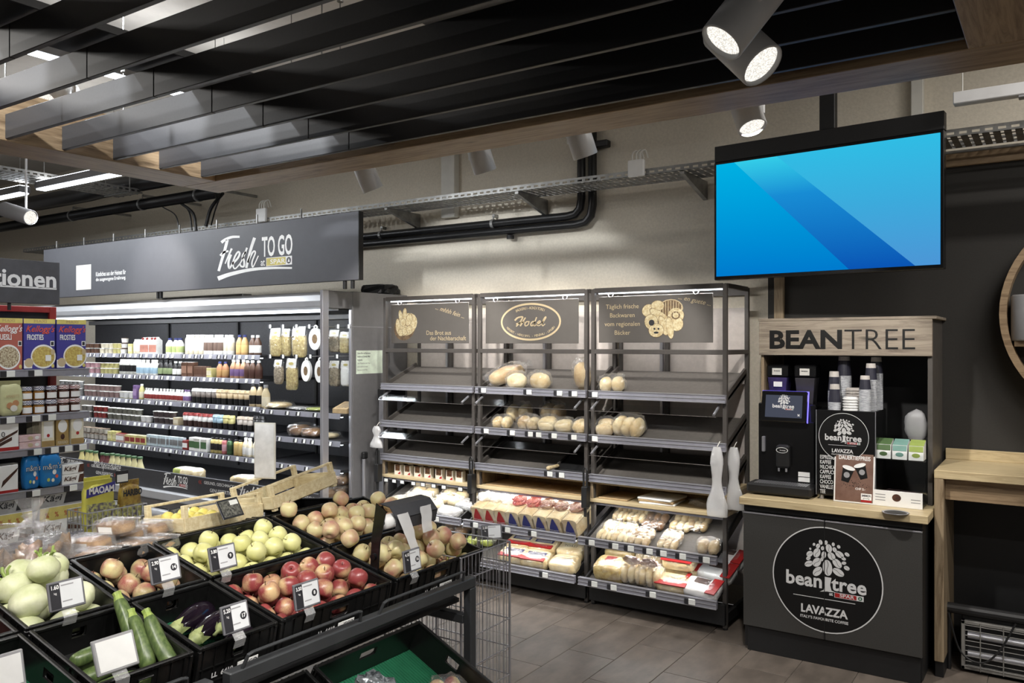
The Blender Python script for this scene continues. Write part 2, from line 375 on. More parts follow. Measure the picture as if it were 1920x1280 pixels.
def spotlight(lens, rear, rad, label, group='track spotlights', aim=None, power=0, angle=38, blend=.7, col=NEUT, mount=None, hm='spotgrey'):
    lens = Vector(lens); rear = Vector(rear); d = (lens-rear).normalized(); L = (lens-rear).length
    t = thing('spotlight', label, 'spotlight', rear, group=group)
    Mx = d.to_track_quat('Z', 'Y').to_matrix().to_4x4()
    MB().lathe([(.0, 0), (rad*.93, 0), (rad, .006), (rad, L-.003), (rad*.97, L), (rad*.9, L), (rad*.88, L-.035), (0, L-.035)], 24, Mx).build('housing', K[hm], t, True)
    le = MB().lathe([(0, L-.033), (rad*.86, L-.033), (rad*.86, L-.012), (rad*.6, L-.018), (0, L-.024)], 20, Mx)
    le.build('lens', K['lens'], t, True)
    m = MB(); m.tube([Mx@Vector((rad*1.0, 0, L*.45)), Mx@Vector((rad*1.35, 0, L*.45)), Mx@Vector((rad*1.35, 0, L*.45))+Vector((0, 0, .05))], .012, 8)
    m.build('knuckle', K['spotgrey'], t)
    top = Mx@Vector((rad*1.35, 0, L*.45))
    if mount:
        my, mz = mount if isinstance(mount, tuple) else (top.y+rear.y, mount)
        MB().tube([top, (top.x, (top.y+my-rear.y)/2, (top.z+mz-rear.z)/2+.02), (top.x, my-rear.y, mz-rear.z-.03), (top.x, my-rear.y, mz-rear.z)], .009, 8).build('stem', K['spotgrey'], t)
    if power:
        spot(lens+d*.004, aim if aim else lens+d, power, angle, blend, col, rad*.6)
def at(px, py, zc): return ray(px, py)*zc+Vector((0, 0, CAM_H))
spotlight(at(1352, 80, 2.10), at(1448, -42, 2.12), .060, 'large grey spotlight leaning left, nearest the camera under the canopy', power=60, angle=50, aim=(-2.7, 1.9, .8), mount=2.71)
spotlight(at(1430, 124, 2.30), at(1352, 52, 2.40), .066, 'grey spotlight with lit lens facing right, behind the leaning one', power=25, angle=45, mount=2.71)
track = thing('light_track', 'black light track running behind the oak beam', 'track', (-2.15, 3.52, 2.93)); MB().rbox(-2.15, 2.15, -.02, .02, 0, .04, .003).build('rail', K['black'], track)
for x in (-1.6, 0, 1.6): MB().cyl((x, 0, .04), (x, 0, .97), .004, n=6).build('hanger_rod', K['galv'], track)
TY = 3.52
for px, lens_py, rear, lab, aim in ((1411, 240, (1391, 182), 'spotlight with glowing lens just left of the television', (-1.35, 4.8, 1.25)),
        (1098, 293, (1080, 236), 'spotlight in front of the black pipe bend', (-2.75, 4.95, 1.3)),
        (910, 322, (894, 270), 'spotlight below the beam, middle of the three over the bread rack', (-3.5, 4.95, 1.3)),
        (700, 356, (681, 312), 'leftmost of the three spotlights over the bread rack', (-4.2, 4.95, 1.3))):
    l = onY(px, lens_py, TY+(.06 if px < 1400 else -.04)); r_ = onY(rear[0], rear[1], TY); spotlight(l, r_, .062, lab, aim=aim, power=128, angle=66, blend=.35, mount=(TY, 2.935))
spotlight(at(58, 408, 6.6), at(8, 392, 6.75), .062, 'dark grey spotlight at the left edge below the black pipes', power=80, aim=(-6.8, 4.4, 2.3), angle=60, mount=3.9, hm='lumhouse')
l = onZ(85, 192, 3.05); r_ = onZ(130, 168, 3.2)
spotlight(l, r_, .06, 'spotlight glimpsed above the canopy slats at the upper left', power=0, mount=3.9)
# lamps above the canopy that graze the slats
for x, y, tx, ty in ((-3.62, .75, -3.66, 1.9), (-3.62, -.3, -3.66, .9), (-3.62, 1.75, -3.66, 2.85)):
    spotlight((x, y, 3.45), (x, y-.1, 3.6), .06, 'spotlight hidden above the slats of the canopy', group='spotlights above the canopy', power=230, aim=(tx, ty, 2.75), angle=50, blend=.2, col=COOL, mount=3.9)

# added, unseen spotlights under the canopy that brighten the produce and snack shelf
for i, (p, a_) in enumerate((((-1.25, .75, 2.60), (-2.7, 1.5, .85)), ((-.95, 1.35, 2.60), (-2.6, 2.5, .85)), ((-2.2, .25, 2.60), (-3.2, 1.5, .85)), ((-1.7, -.3, 2.60), (-5.7, 2.6, 1.2)))):
    d = (Vector(a_)-Vector(p)).normalized(); spotlight(p, Vector(p)-d*.19, .06, ('added unseen spotlight under the canopy aimed at the near crates', 'added unseen spotlight under the canopy aimed at the far crates', 'added unseen spotlight under the canopy aimed at the rear crates', 'added unseen spotlight under the canopy aimed at the snack shelf')[i], group='added produce spotlights', power=(135, 140, 120, 130)[i], aim=a_, angle=58, blend=.8, mount=2.71)
# ================================================================== BREAD RACK: three bays
def blob(sx, sy, sz, seed=0, amp=.12, freq=2.2, nu=14, nv=9, p=2.4, flat=.0, cut=None):
    """lumpy superellipsoid sitting on z=0, size = full extents"""
    mb = MB(); vs = []; off = Vector((seed*7.13, seed*3.7, seed*1.9))
    def sg(v, e): return math.copysign(abs(v)**e, v)
    for j in range(nv+1):
        b = -math.pi/2+math.pi*j/nv
        for i in range(nu):
            a = 2*math.pi*i/nu; e = 2/p
            q = Vector((sg(math.cos(b), e)*sg(math.cos(a), e), sg(math.cos(b), e)*sg(math.sin(a), e), sg(math.sin(b), e)))
            k = 1+amp*noise.noise(q*freq+off)
            vs.append(Vector((q.x*k*sx/2, q.y*k*sy/2, max(0, (q.z*k+1)*sz/2-(flat*sz if q.z < 0 else 0)*0))))
    fs = [(j*nu+i, j*nu+(i+1) % nu, (j+1)*nu+(i+1) % nu, (j+1)*nu+i) for j in range(nv) for i in range(nu)]
    mb.add(vs, fs); return mb
K['bread'] = mat('bread_crust', (216, 200, 160), .65, c2=(176, 144, 98), sc=7, bump=.3, rnd=.08)
K['breadp'] = mat('bread_pale', (232, 220, 182), .65, c2=(206, 180, 130), sc=9, bump=.3, rnd=.08)
K['breadd'] = mat('bread_dark', (150, 112, 70), .65, c2=(96, 66, 40), sc=9, bump=.3, rnd=.08)
K['tagdark'] = mat('tag_dark', (42, 42, 46), .4)
K['tagwhite'] = mat('tag_screen', (226, 228, 224), .45, var=.02)
K['brown'] = mat('kraft_card', (176, 150, 112), .8, var=.1, sc=30)
K['redp'] = mat('red_print', (158, 34, 34), .45); K['bluep'] = mat('blue_print', (40, 46, 110), .45); K['yelp'] = mat('yellow_print', (206, 192, 110), .5)
_tagm = MB().rbox(-.034, -.004, -.004, .004, -.017, .017, .002).rbox(-.008, .034, -.0045, .0045, -.0175, .0175, .002, 1).mesh('price_tag', [K['tagdark'], K['tagwhite']])
RF, RB = 4.90, 5.35; LF = 4.75
BX = [(-4.52, -3.612), (-3.585, -2.664), (-2.637, -1.70)]
SLF = [(1.44, RF), (1.145, RF), (.88, RF)]; SLO = [(.49, LF), (.225, LF)]
TH = R(22); TL = R(20)
TAGS = {0: [905, 990, 1047, 1075, 1113], 1: [910, 959, 993, 1008, 1037, 1074, 1113], 2: [1029, 1051], 3: [817, 890, 950, 999, 1107, 1151, 1180, 1215, 1241, 1277, 1321], 4: [1020, 1112, 1148, 1221, 1294]}
labs = ['left bay of the bread rack, beside the fridge, with the bread basket board', 'middle bay of the bread rack under the oval bakery board', 'right bay of the bread rack, next to the coffee station']
RACK = []
for bi, (x0, x1) in enumerate(BX):
    t = thing('bread_rack', labs[bi], 'bread rack', (x0, RF, 0), group='bread rack bays'); RACK.append(t); W = x1-x0; D = RB-RF
    pm = MB().rbox(0, .026, 0, .03, 0.01, 2.12, .002).mesh('post', K['rackmetal'])
    for px_, py_ in ((0, 0), (W-.026, 0), (0, D-.03), (W-.026, D-.03)): obj('post', pm, t, (px_, py_, 0))
    fm = MB().cyl((.013, .015, 0), (.013, .015, .012), .016, n=10).mesh('foot', K['black'])
    for px_ in (0, W-.026): obj('foot', fm, t, (px_, 0, 0))
    for z in (2.095, 1.685):
        MB().rbox(.026, W-.026, 0, .026, z, z+.03, .002).build('crossbar', K['rackmetal'], t)
        for px_ in (0, W-.026): MB().rbox(px_, px_+.026, .03, D-.03, z, z+.03, .002).build('side_bar', K['rackmetal'], t)
    MB().rbox(.026, W-.026, D-.012, D, 2.07, 2.12, .002).build('crossbar', K['rackmetal'], t)
    MB().box(.027, W-.027, D-.014, D-.006, .16, 1.99).build('back_panel', K['rackback'], t)
    MB().rbox(W*.38, W*.38+.03, D-.045, D-.015, .9, 2.0, .002).build('upright', K['rackmetal'], t)
    MB().rbox(W*.34, W*.34+.022, D-.04, D-.015, .9, 2.0, .002).build('upright', K['alu'], t)
    # three sloping upper shelves
    for si, (z, y) in enumerate(SLF):
        s_ = obj('shelf', MB().box(.004, W-.004, .002, .42, -.018, 0).mesh('shelf', K['shelf']), t, (0, 0, z-.035), (TH, 0, 0))
        MB().rbox(.004, .022, .0, .43, -.03, .03, .002).build('shelf_side', K['rackmetal'], s_)
        MB().rbox(W-.022, W-.004, .0, .43, -.03, .03, .002).build('shelf_side', K['rackmetal'], s_)
        ra = MB().rbox(-.002, W+.002, -.030, -.004, z-.052, z, .003).rbox(-.002, W+.002, -.034, -.03, z-.006, z, .001, 1).rbox(-.002, W+.002, -.034, -.03, z-.052, z-.046, .001, 1).rbox(-.002, W+.002, -.033, -.03, z-.029, z-.024, .001, 1)
        rr = ra.build('price_rail', [K['rail'], K['alu']], t)
        for px_ in TAGS[si]:
            x = onY(px_, 700, RF-.03).x
            if x0 < x < x1: obj('price_tag', _tagm, rr, (x-x0, -.037, z-.027))
        if si:
            br = MB()
            for bx in (.05, W-.05): br.tube([(bx, .02, SLF[si-1][0]-.062), (bx, -.10, SLF[si-1][0]-.115)], .008, 6)
            for k_, bx in enumerate((.05, W-.05)):
                MB().tube([(bx, .03, SLF[si-1][0]-.06), (bx+(.03 if k_ else -.03)*0, -.09, SLF[si-1][0]-.12)], .0085, 6).build('flap_bracket', K['alu'], t)
            fl = MB().box(.03, W-.03, -.0015, .0015, -.055, 0).build('clear_flap', K['flapclear'], t, loc=(0, -.06, SLF[si-1][0]-.085), rot=(R(-35), 0, 0))
            MB().box(.03, W-.03, -.002, .002, -.058, -.0555).build('flap_edge', K['rackmetal'], fl)
    # oak compartment
    for z in (.69, .815): MB().rbox(.0, W, -.012, D-.03, z, z+.024, .002).build('oak_board', K['pale'], t)
    for px_ in (.0, W-.02): MB().rbox(px_, px_+.02, -.012, D-.03, .7142, .8148, .002).build('oak_side', K['oakz'], t)
    MB().box(.02, W-.02, D-.06, D-.05, .7142, .8148).build('oak_back', K['brown'], t)
    MB().box(.03, W-.03, .03, .05, .684, .6895).build('lamp_strip', K['led'], t); MB().rbox(.02, W-.02, .0, .02, .672, .6895, .002).build('valance', K['rail'], t)
    area(((x0+x1)/2, RF+.04, .682), (R(-22), 0, 0), W-.1, .02, 1.3, NEUT)
    MB().box(.03, W-.03, .055, .068, 2.088, 2.0945).build('lamp_strip', K['led'], t)
    area(((x0+x1)/2, RF+.062, 2.086), (R(25), 0, 0), W-.1, .012, 3.2, NEUT)
    area(((x0+x1)/2, LF+.06, .425), (R(-10), 0, 0), W-.12, .02, 1.1, NEUT)  # added light under this shelf, brightens the lowest shelf
    MB().box(.04, W-.04, LF-RF+.05, LF-RF+.07, .428, .434).build('lamp_strip', K['led'], t)  # glowing bar made up for the added light
    # lower sloping shelves that stand further forward
    for si, (z, y) in enumerate(SLO):
        s_ = obj('shelf', MB().box(.03, W-.03, .002, .56, -.018, 0).mesh('shelf', K['shelf']), t, (0, LF-RF, z-.035), (TL, 0, 0))
        for px_ in (.028, W-.042): MB().rbox(px_, px_+.014, 0, .57, -.03, .025, .002).build('shelf_side', K['black'], s_)
        rr = MB().rbox(.0, W-.0, LF-RF-.03, LF-RF-.004, z-.052, z, .003).rbox(0, W, LF-RF-.034, LF-RF-.03, z-.006, z, .001, 1).rbox(0, W, LF-RF-.034, LF-RF-.03, z-.052, z-.046, .001, 1).rbox(0, W, LF-RF-.033, LF-RF-.03, z-.029, z-.024, .001, 1).build('price_rail', [K['rail'], K['alu']], t)
        for px_ in TAGS[3+si]:
            x = onY(px_, 1000, LF-.03).x
            if x0 < x < x1: obj('price_tag', _tagm, rr, (x-x0, LF-RF-.037, z-.027))
    MB().rbox(0, W, -.03, -.0, .035, .165, .003).build('kick_panel', K['black'], t)
    MB().rbox(W-.03, W, .032, D-.032, .035, .10, .003).build('side_bar', K['black'], t)
# price frames hanging under the oak board of the left bay
for px_ in (725, 740, 755, 776, 794, 814, 833, 864):
    x = onY(px_, 905, RF-.01).x
    fr_ = MB().rbox(-.024, .024, -.003, .003, -.018, .018, .002).box(-.016, .020, -.0042, -.003, -.012, .012, 1)
    fr_.build('price_frame', [K['tagdark'], K['tagwhite']], RACK[0], loc=(x-BX[0][0], -.016, .668))
# hanging boards
BOARDS = []
for bi, (p0, p1, q0, q1, lab) in enumerate(((734, 879, 567, 645, 'grey hanging board with a bread basket picture'), (911, 1085, 559, 647, 'grey hanging board with the gold oval bakery emblem'), (1123, 1337, 547, 648, 'grey hanging board with a pastry picture and four lines of text'))):
    y = RF+.06; a, b = onY(p0, q0, y), onY(p1, q1, y); cx = (a.x+b.x)/2; w2 = (b.x-a.x)/2; zc = (onY((p0+p1)/2, (q0+q1)/2, y).z); h2 = .155
    t = thing('hanging_board', lab, 'sign', (cx, y, zc), group='bakery boards'); BOARDS.append((t, w2, h2))
    K['board'] = mat('bakery_board_grey', (88, 84, 80), .6, var=.03)
    MB().rbox(-w2, w2, -.003, .003, -h2, h2, .003).build('panel', K['board'], t)
    for s_ in (-.78, .72):
        MB().tube([(w2*s_+.018*math.cos(k*math.pi/6), 0, h2+.012+.018*math.sin(k*math.pi/6)) for k in range(13)], .0035, 6).build('ring', K['alu'], t)
        MB().cyl((w2*s_, 0, h2+.028), (w2*s_, 0, 2.11-zc), .002, n=5).build('hook', K['alu'], t)
K['tan'] = mat('tan_print', (190, 172, 138), .55, var=.03); K['tanlight'] = mat('pastry_print', (210, 200, 164), .55, c2=(176, 154, 112), sc=60)
K['tanmid'] = mat('pastry_print_dark', (118, 96, 68), .55, c2=(86, 68, 48), sc=50)
def FR(t, x, z, y=-.0042): return frame((x, y, z), (1, 0, 0), (0, 0, 1))
def decal(t, polys, m, y=-.0044, name='printed_picture', fn=None):
    mb = MB(); mats = m if isinstance(m, list) else [m]
    for q in polys:
        pts, k = (q if isinstance(q, tuple) else (q, 0)); y2 = y-.00005*len(mb.f); mb.poly([(u, y2, v) for u, v in pts], k)
    return mb.build(name, mats, t)
# left board: basket picture and slogan (local metres)
t, w2, h2 = BOARDS[0]
po = [(ell(-.245, -.03, .115, .10, 25), 0), (ell(-.22, -.005, .11, .085, 25), 1)]
for cx, cy, rx, ry, an in ((-.315, -.02, .022, .06, 5), (-.285, .055, .02, .055, 12), (-.245, .065, .022, .06, -5), (-.2, .03, .03, .05, -25), (-.285, -.07, .028, .028, 0), (-.24, -.06, .028, .03, 0), (-.195, -.045, .028, .03, 0), (-.26, .01, .028, .03, 0)):
    po += [(ell(cx, cy, rx*1.1, ry*1.1, an), 0), (ell(cx, cy, rx, ry, an), 1)]
decal(t, po, [K['tanmid'], K['tanlight']])
text('Das Brot aus', .047, K['tan'], t, FR(t, .10, -.075)); text('der Nachbarschaft', .047, K['tan'], t, FR(t, .19, -.118))
text('... mhhh fein ...', .05, K['tan'], t, frame((.21, -.0042, .085), (1, 0, -.28), (.25, 0, 1)), shear=.35)
# middle board: oval emblem
t, w2, h2 = BOARDS[1]
N_ = 48; mb = MB(); rx, ry = .255, .135
for k in range(N_):
    a, b = 2*math.pi*k/N_, 2*math.pi*(k+1)/N_
    mb.poly([(rx*math.cos(a), -.0042, ry*math.sin(a)), (rx*math.cos(b), -.0042, ry*math.sin(b)), ((rx-.014)*math.cos(b), -.0042, (ry-.014)*math.sin(b)), ((rx-.014)*math.cos(a), -.0042, (ry-.014)*math.sin(a))])
mb.build('oval_ring', K['tan'], t)
def arc_text(t, s, size, m, rx, ry, a0, a1, top=True):
    for i, ch in enumerate(s):
        if ch == ' ': continue
        a = R(a0+(a1-a0)*(i+.5)/len(s)); p = (rx*math.cos(a), -.0043, ry*math.sin(a))
        tx = Vector((-rx*math.sin(a), 0, ry*math.cos(a))).normalized()*(-1 if top else 1)
        text(ch, size, m, t, frame(p, tx, Vector((-tx.z, 0, tx.x))))
arc_text(t, 'BÄCKEREI-KONDITOREI', .026, K['tan'], .2, .098, 128, 52); arc_text(t, 'HOFSTATT - HERGISWIL - MENZNAU - UFHUSEN', .023, K['tan'], .215, .102, 203, 337, False)
hs = MB(); fn = lambda u, v: Vector(((u-637)*.000455, -.0043, -(v-355)*.000355))
for pts, w0, w1 in (([(345, 325), (400, 270), (480, 252), (492, 275), (432, 380), (372, 445)], 34, 24), ([(548, 268), (505, 340), (448, 440)], 26, 30), ([(372, 398), (450, 372), (528, 355)], 30, 22),
        ([(575, 345), (540, 385), (545, 435), (590, 420), (612, 370), (580, 345), (630, 352)], 24, 14), ([(705, 345), (660, 370), (648, 425), (680, 430), (720, 360), (756, 265)], 24, 22), ([(725, 350), (700, 415), (722, 438), (765, 400)], 22, 14),
        ([(765, 402), (822, 368), (810, 340), (772, 375), (768, 425), (800, 436), (845, 405)], 24, 14), ([(845, 405), (920, 290), (918, 262), (885, 310), (855, 405), (870, 440), (912, 402)], 22, 16)):
    stroke(hs, pts, w0, w1, fn=fn)
hs.build('brush_lettering', K['tan'], t)
# right board
t, w2, h2 = BOARDS[2]
for k, s_ in enumerate(('Täglich frische', 'Backwaren', 'vom regionalen', 'Bäcker')): text(s_, .042, K['tan'], t, FR(t, -w2*.56, .085-.058*k))
text('... en guete ...', .042, K['tan'], t, frame((w2*.70, -.0042, .112), (1, 0, -.24), (.2, 0, 1)), shear=.3)
po = []
for cx, cy, rx, ry, an, c in ((.12, .065, .085, .06, 0, 0), (.12, .065, .078, .054, 0, 2), (-.035, .055, .045, .04, 20, 1), (.03, .085, .045, .033, 0, 1), (.06, .005, .10, .03, -35, 1), (.155, .02, .055, .048, 0, 1), (.16, -.035, .045, .045, 0, 1), (-.015, -.02, .046, .05, 20, 1), (.07, -.045, .026, .065, 20, 1), (.115, -.06, .024, .07, 8, 1), (.02, -.075, .052, .044, 0, 1), (-.012, -.025, .02, .02, 0, 3), (.008, -.065, .007, .007, 0, 3), (.036, -.065, .007, .007, 0, 3), (.02, -.09, .018, .007, 0, 3), (.155, .02, .03, .026, 0, 2), (.155, .02, .02, .017, 0, 1)):
    if c == 1: po.append((ell(cx, cy, rx*1.06, ry*1.06, an), 2))
    po.append((ell(cx, cy, rx, ry, an), c))
decal(t, po, [K['tan'], K['tanlight'], K['tanmid'], K['print']])
la = MB()
for k in range(9):
    u = .05+k*.018
    la.box(u-.002, u+.002, -.0066, -.0062, .065-.05*math.sqrt(max(0, 1-((u-.12)/.078)**2)), .065+.05*math.sqrt(max(0, 1-((u-.12)/.078)**2)))
la.build('printed_picture', K['tanlight'], t)
# ------------------------------------------------------------------ bread and baked goods on the rack
def rack_frame(lv, px, up=.0, lift=.0, rz=0, tilt=0):
    """frame on a sloping shelf: px along the front lip, up = distance up the slope"""
    z, y = (SLF+SLO)[lv]; th = TH if lv < 3 else TL; x = onY(px, 800, y).x
    return Matrix.Translation((x, y, z-.035))@Matrix.Rotation(th, 4, 'X')@Matrix.Translation((0, up, lift))@Matrix.Rotation(R(rz), 4, 'Z')@Matrix.Rotation(R(tilt), 4, 'X')
def bag_around(sx, sy, sz, seed, knot=True, k=1.10):
    mb = blob(sx*k, sy*k, sz*k, seed+50, .20, 4.5, 20, 12, 3.0)
    if knot:   # gathered end of the bag
        q = MB().lathe([(sz*.30, 0), (sz*.12, sy*.10), (.010, sy*.16), (.022, sy*.22), (.030, sy*.27)], 9, Matrix.Translation((0, sy*.46, sz*.5))@Matrix.Rotation(R(-75), 4, 'X'))
        mb.add(q.v, q.f)
    return mb
def bagged_bread(M, sx, sy, sz, seed, label, group, kind='bread', n=1, film_='film', knot=True, name='bagged_bread'):
    t = thing(name, label, 'bread', group=group); t.matrix_world = M
    if n == 1: blob(sx, sy, sz*.94, seed, .10, 2.2).build('loaf', K[kind], t, True)
    else:
        cols = n if sx >= sy else max(1, n//2); rows = 1 if sx >= sy and n < 4 else 2; cols = max(1, math.ceil(n/rows))
        for i in range(n):
            c, r_ = i % cols, i//cols
            blob(sx/cols*.98, sy/rows*.98, sz*.92, seed+i, .10, 2, 12, 7).build('roll', K[kind], t, True, loc=(-sx/2+sx/cols*(c+.5), -sy/2+sy/rows*(r_+.5), 0))
    bag_around(sx, sy, sz, seed, knot).build('bag', K[film_], t)
    return t
G1 = 'bagged loaves on the upper rack shelves'
for i, (lv, px, up, sx, sy, sz, rz, n, lab) in enumerate((
    (0, 930, .17, .13, .30, .10, -32, 1, 'long loaf in a clear bag lying aslant on the top rack shelf'),
    (0, 962, .075, .15, .12, .095, 5, 1, 'round loaf in a clear bag between two loaves on the top shelf'),
    (0, 1006, .075, .16, .12, .10, -10, 1, 'rightmost of the three loaves bunched on the top shelf'),
    (0, 1086, .09, .11, .14, .17, 10, 1, 'upright bagged loaf beside the post on the top shelf'),
    (0, 1142, .07, .17, .12, .09, 8, 2, 'bag of buns at the left end of the right bay top shelf'),
    (1, 935, .07, .15, .11, .075, 4, 2, 'front left bag of buns in the big pile on the middle shelf'),
    (1, 985, .075, .17, .12, .085, -8, 2, 'front middle bag of buns in the big pile on the middle shelf'),
    (1, 1020, .08, .15, .13, .085, 12, 1, 'front right bagged loaf in the big pile on the middle shelf'),
    (1, 948, .22, .20, .14, .10, 10, 2, 'back left bag of buns in the big pile on the middle shelf'),
    (1, 1012, .23, .18, .15, .11, -8, 2, 'back right bag of buns in the big pile on the middle shelf'),
    (1, 1052, .07, .14, .11, .08, 5, 1, 'small bagged loaf right of the big pile on the middle shelf'),
    (1, 1083, .07, .11, .12, .085, -12, 1, 'small bagged loaf against the middle post on the middle shelf'),
    (1, 1128, .085, .13, .15, .085, 15, 2, 'left bag of buns on the right bay middle shelf'),
    (1, 1172, .09, .20, .16, .11, -10, 3, 'right bag of buns on the right bay middle shelf'))):
    bagged_bread(rack_frame(lv, px, up, .002, rz), sx*1.0, sy*.98, sz*1.22, 11+i*3, lab, G1, 'breadp' if i % 3 else 'bread', n)
# toast loaves standing in a row (middle bay, upper of the two low shelves)
def toast(M, label, group, lab_m, tip_m, seed):
    t = thing('toast_loaf', label, 'bread', group=group); t.matrix_world = M
    prof = [(-.05, 0), (.05, 0), (.052, .012), (.048, .085), (.056, .10), (.05, .118), (.028, .125), (-.028, .125), (-.05, .118), (-.056, .10), (-.048, .085), (-.052, .012)]
    MB().prism(prof, -.11, .11, lambda u, v, w_: Vector((u, w_, v))).build('loaf', K['breadp'], t)
    mb = MB().prism([(u*1.07, v*1.04) for u, v in prof], -.115, .118, lambda u, v, w_: Vector((u+.003*noise.noise(Vector((u*40, v*40, seed))), w_, v))); mb.build('bag', K['film'], t)
    MB().poly([(-.040, -.1165, .01), (.040, -.1165, .01), (.030, -.1165, .06), (.006, -.1165, .118), (-.006, -.1165, .118), (-.030, -.1165, .06)]).build('label', K[lab_m], t)
    text('TOAST', .022, K['paper'], t, frame((0, -.1172, .028), (1, 0, 0), (0, 0, 1)))
    mb = blob(.11, .10, .05, seed, .45, 3.5, 12, 7); mb.build('twisted_end', K[tip_m], t, loc=(0, .02, .122)); return t
for i, px in enumerate((889, 910, 932, 954, 980, 1006, 1032, 1062)):
    k = i < 3; tip = 'filmw' if k else ('redfilm' if i < 5 else 'brownfilm')
    K.setdefault('redfilm', film('red_film', (170, 40, 40), .15, milky=.6)); K.setdefault('brownfilm', film('brown_film', (120, 60, 40), .15, milky=.55))
    toast(rack_frame(3, px+6, .14, .001), ('white toast loaf with a clear top, in the left trio of the toast row', 'toast loaf with blue label and red twisted bag top in the toast row', 'toast loaf with blue label and brown twisted bag top at the right of the row')[0 if k else (1 if i < 5 else 2)], 'toast loaves standing in a row', 'redp' if k else 'bluep', tip, i)
# toast packs lying flat, lowest shelf of the middle bay
def flat_pack(M, sx, sy, sz, label, group, body, bands, words=None, name='toast_pack', cat='bread pack', wm='print'):
    t = thing(name, label, cat, group=group); t.matrix_world = M
    blob(sx, sy, sz, hash(label) % 9+int(M.translation.x*50), .05, 2.5, 20, 10, 5).build('pack', K[body], t, True)
    for (u0, u1, v0, v1, c) in bands:
        MB().box(u0*sx, u1*sx, v0*sy, v1*sy, sz*.93, sz*1.012).build('label_band', K[c], t)
    if words: text(words, sx*.17, K[wm], t, frame((0, 0, sz*1.03), (1, 0, 0), (0, 1, 0)))
    blob(sx*1.03, sy*1.03, sz*1.05, 3, .06, 6, 20, 8, 4).build('bag', K['film'], t)
    return t
for col, px in enumerate((955, 997, 1050)):
    for row in range(3):
        last = col == 2
        flat_pack(rack_frame(4, px-row*6, .085+row*.155, .002, 2), .22 if not last else .2, .145, .085, 'plain yellow toast pack in the right column of the lowest middle shelf' if last else 'toast pack with red and blue band on the lowest middle shelf', 'toast packs lying flat', 'breadp', [] if last else [(-.42, .42, -.46, -.2, 'redp'), (-.3, .35, -.05, .2, 'bluep'), (-.24, .29, -.01, .16, 'paper')], 'TOAST' if last else None)
# left bay low shelf: flat bags of rolls, two silver packs
for i, (px, up, sx, sy, rz, n) in enumerate(((742, .08, .24, .17, 6, 4), (792, .09, .22, .17, -4, 4), (757, .25, .24, .18, 3, 4), (812, .26, .24, .18, -6, 4), (864, .30, .16, .16, 0, 4), (742, .41, .22, .13, 4, 4))):
    bagged_bread(rack_frame(3, px, up, .002, rz), sx, sy, .07, 70+i*4, 'clear bag of pale rolls on the left bay low shelf', 'bags of rolls, left bay', 'breadp', n, knot=False)
K['silver'] = mat('silver_print', (206, 206, 204), .3, c2=(96, 96, 98), sc=26, stretch=(1, 4, 1))
for px, up in ((833, .07), (852, .2)):
    flat_pack(rack_frame(3, px, up, .002, -8), .22, .13, .045, 'silver printed bread pack, the front one' if up < .1 else 'silver printed bread pack lying behind the front one', 'silver bread packs', 'silver', [], None, 'bread_pack')
bagged_bread(rack_frame(4, 815, .30, .002, 10), .24, .16, .08, 95, 'bag of brown crackers under the bag roll dispenser, lowest left shelf', None, 'breadd', 4)
for i, px in enumerate((846, 872)):
    flat_pack(rack_frame(4, px, .12+.12*i, .002, 4), .22, .13, .06, 'lime green wrapped bread on the lowest left shelf, %s' % ('nearer one' if i == 0 else 'farther one'), 'green wrapped breads', 'lime' if 'lime' in K else K.setdefault('lime', mat('lime_wrap', (176, 186, 92), .4)) and 'lime', [(-.3, .3, -.2, .2, 'print')], None, 'wrapped_bread')
# small boxed biscuits in the oak compartment of the left bay
K['carton'] = mat('carton_cream', (226, 218, 202), .55, var=.04)
bm = MB().box(-.033, .033, -.02, .02, 0, .03).box(-.033, -.024, -.02, .02, .03, .078).box(.024, .033, -.02, .02, .03, .078).box(-.024, .024, .018, .02, .03, .086).mesh('carton', K['carton'])
wm_ = MB().box(-.0235, .0235, -.0195, .017, .0305, .077).mesh('contents', mat('crisp_mix', (130, 92, 60), .6, c2=(70, 46, 32), sc=60))
rd = MB().add([(0.002, -.0206, .006), (.030, -.0206, .006), (.030, -.0206, .028), (.016, -.0206, .02)], [(0, 1, 2, 3)]).mesh('berry_print', K['redp'])
for i, px in enumerate((747, 765, 784, 803, 824, 844, 862)):
    t = thing('biscuit_box', 'cream window box with red berry print in the oak compartment' if i < 6 else 'clear biscuit box at the right end of the cream boxes', 'box', (onY(px, 880, RF+.03).x, RF+.04, .7142), group='small biscuit boxes' if i < 6 else None)
    obj('carton', bm, t); obj('contents', wm_, t); 
    if i < 6: obj('berry_print', rd, t)
# card sheets and folded paper bags in the other oak compartments
for i in range(4):
    tag(MB().rbox(-.10, .10, -.15, .15, 0, .006, .001).build('cardboard_sheet', K['brown'], loc=(BX[1][0]+.15+i*.205, RF+.18, .7145), rot=(0, 0, R(3-2*i))), 'flat brown cardboard sheet in the middle oak compartment', 'cardboard', 'cardboard sheets')
for i in range(3):
    tag(MB().rbox(-.12, .12, -.12, .12, 0, .013, .003).build('paper_bag_stack', [K['paper'], K['brown'], K['paper']][i], loc=(BX[2][0]+.46, RF+.13, .7145+.0135*i), rot=(0, 0, R(6-5*i))), ('lowest of the folded paper bags in the right oak compartment', 'middle brown paper bag bundle in the right oak compartment', 'top folded paper bag bundle in the right oak compartment')[i], 'paper bag')
tag(MB().rbox(-.11, .11, -.14, .14, 0, .008, .002).build('paper_sheet', K['brown'], loc=(BX[2][0]+.15, RF+.16, .7145)), 'flat paper sheet at the left of the right oak compartment', 'paper')
bagm = blob(.18, .16, .05, 9, .5, 4, 18, 8)
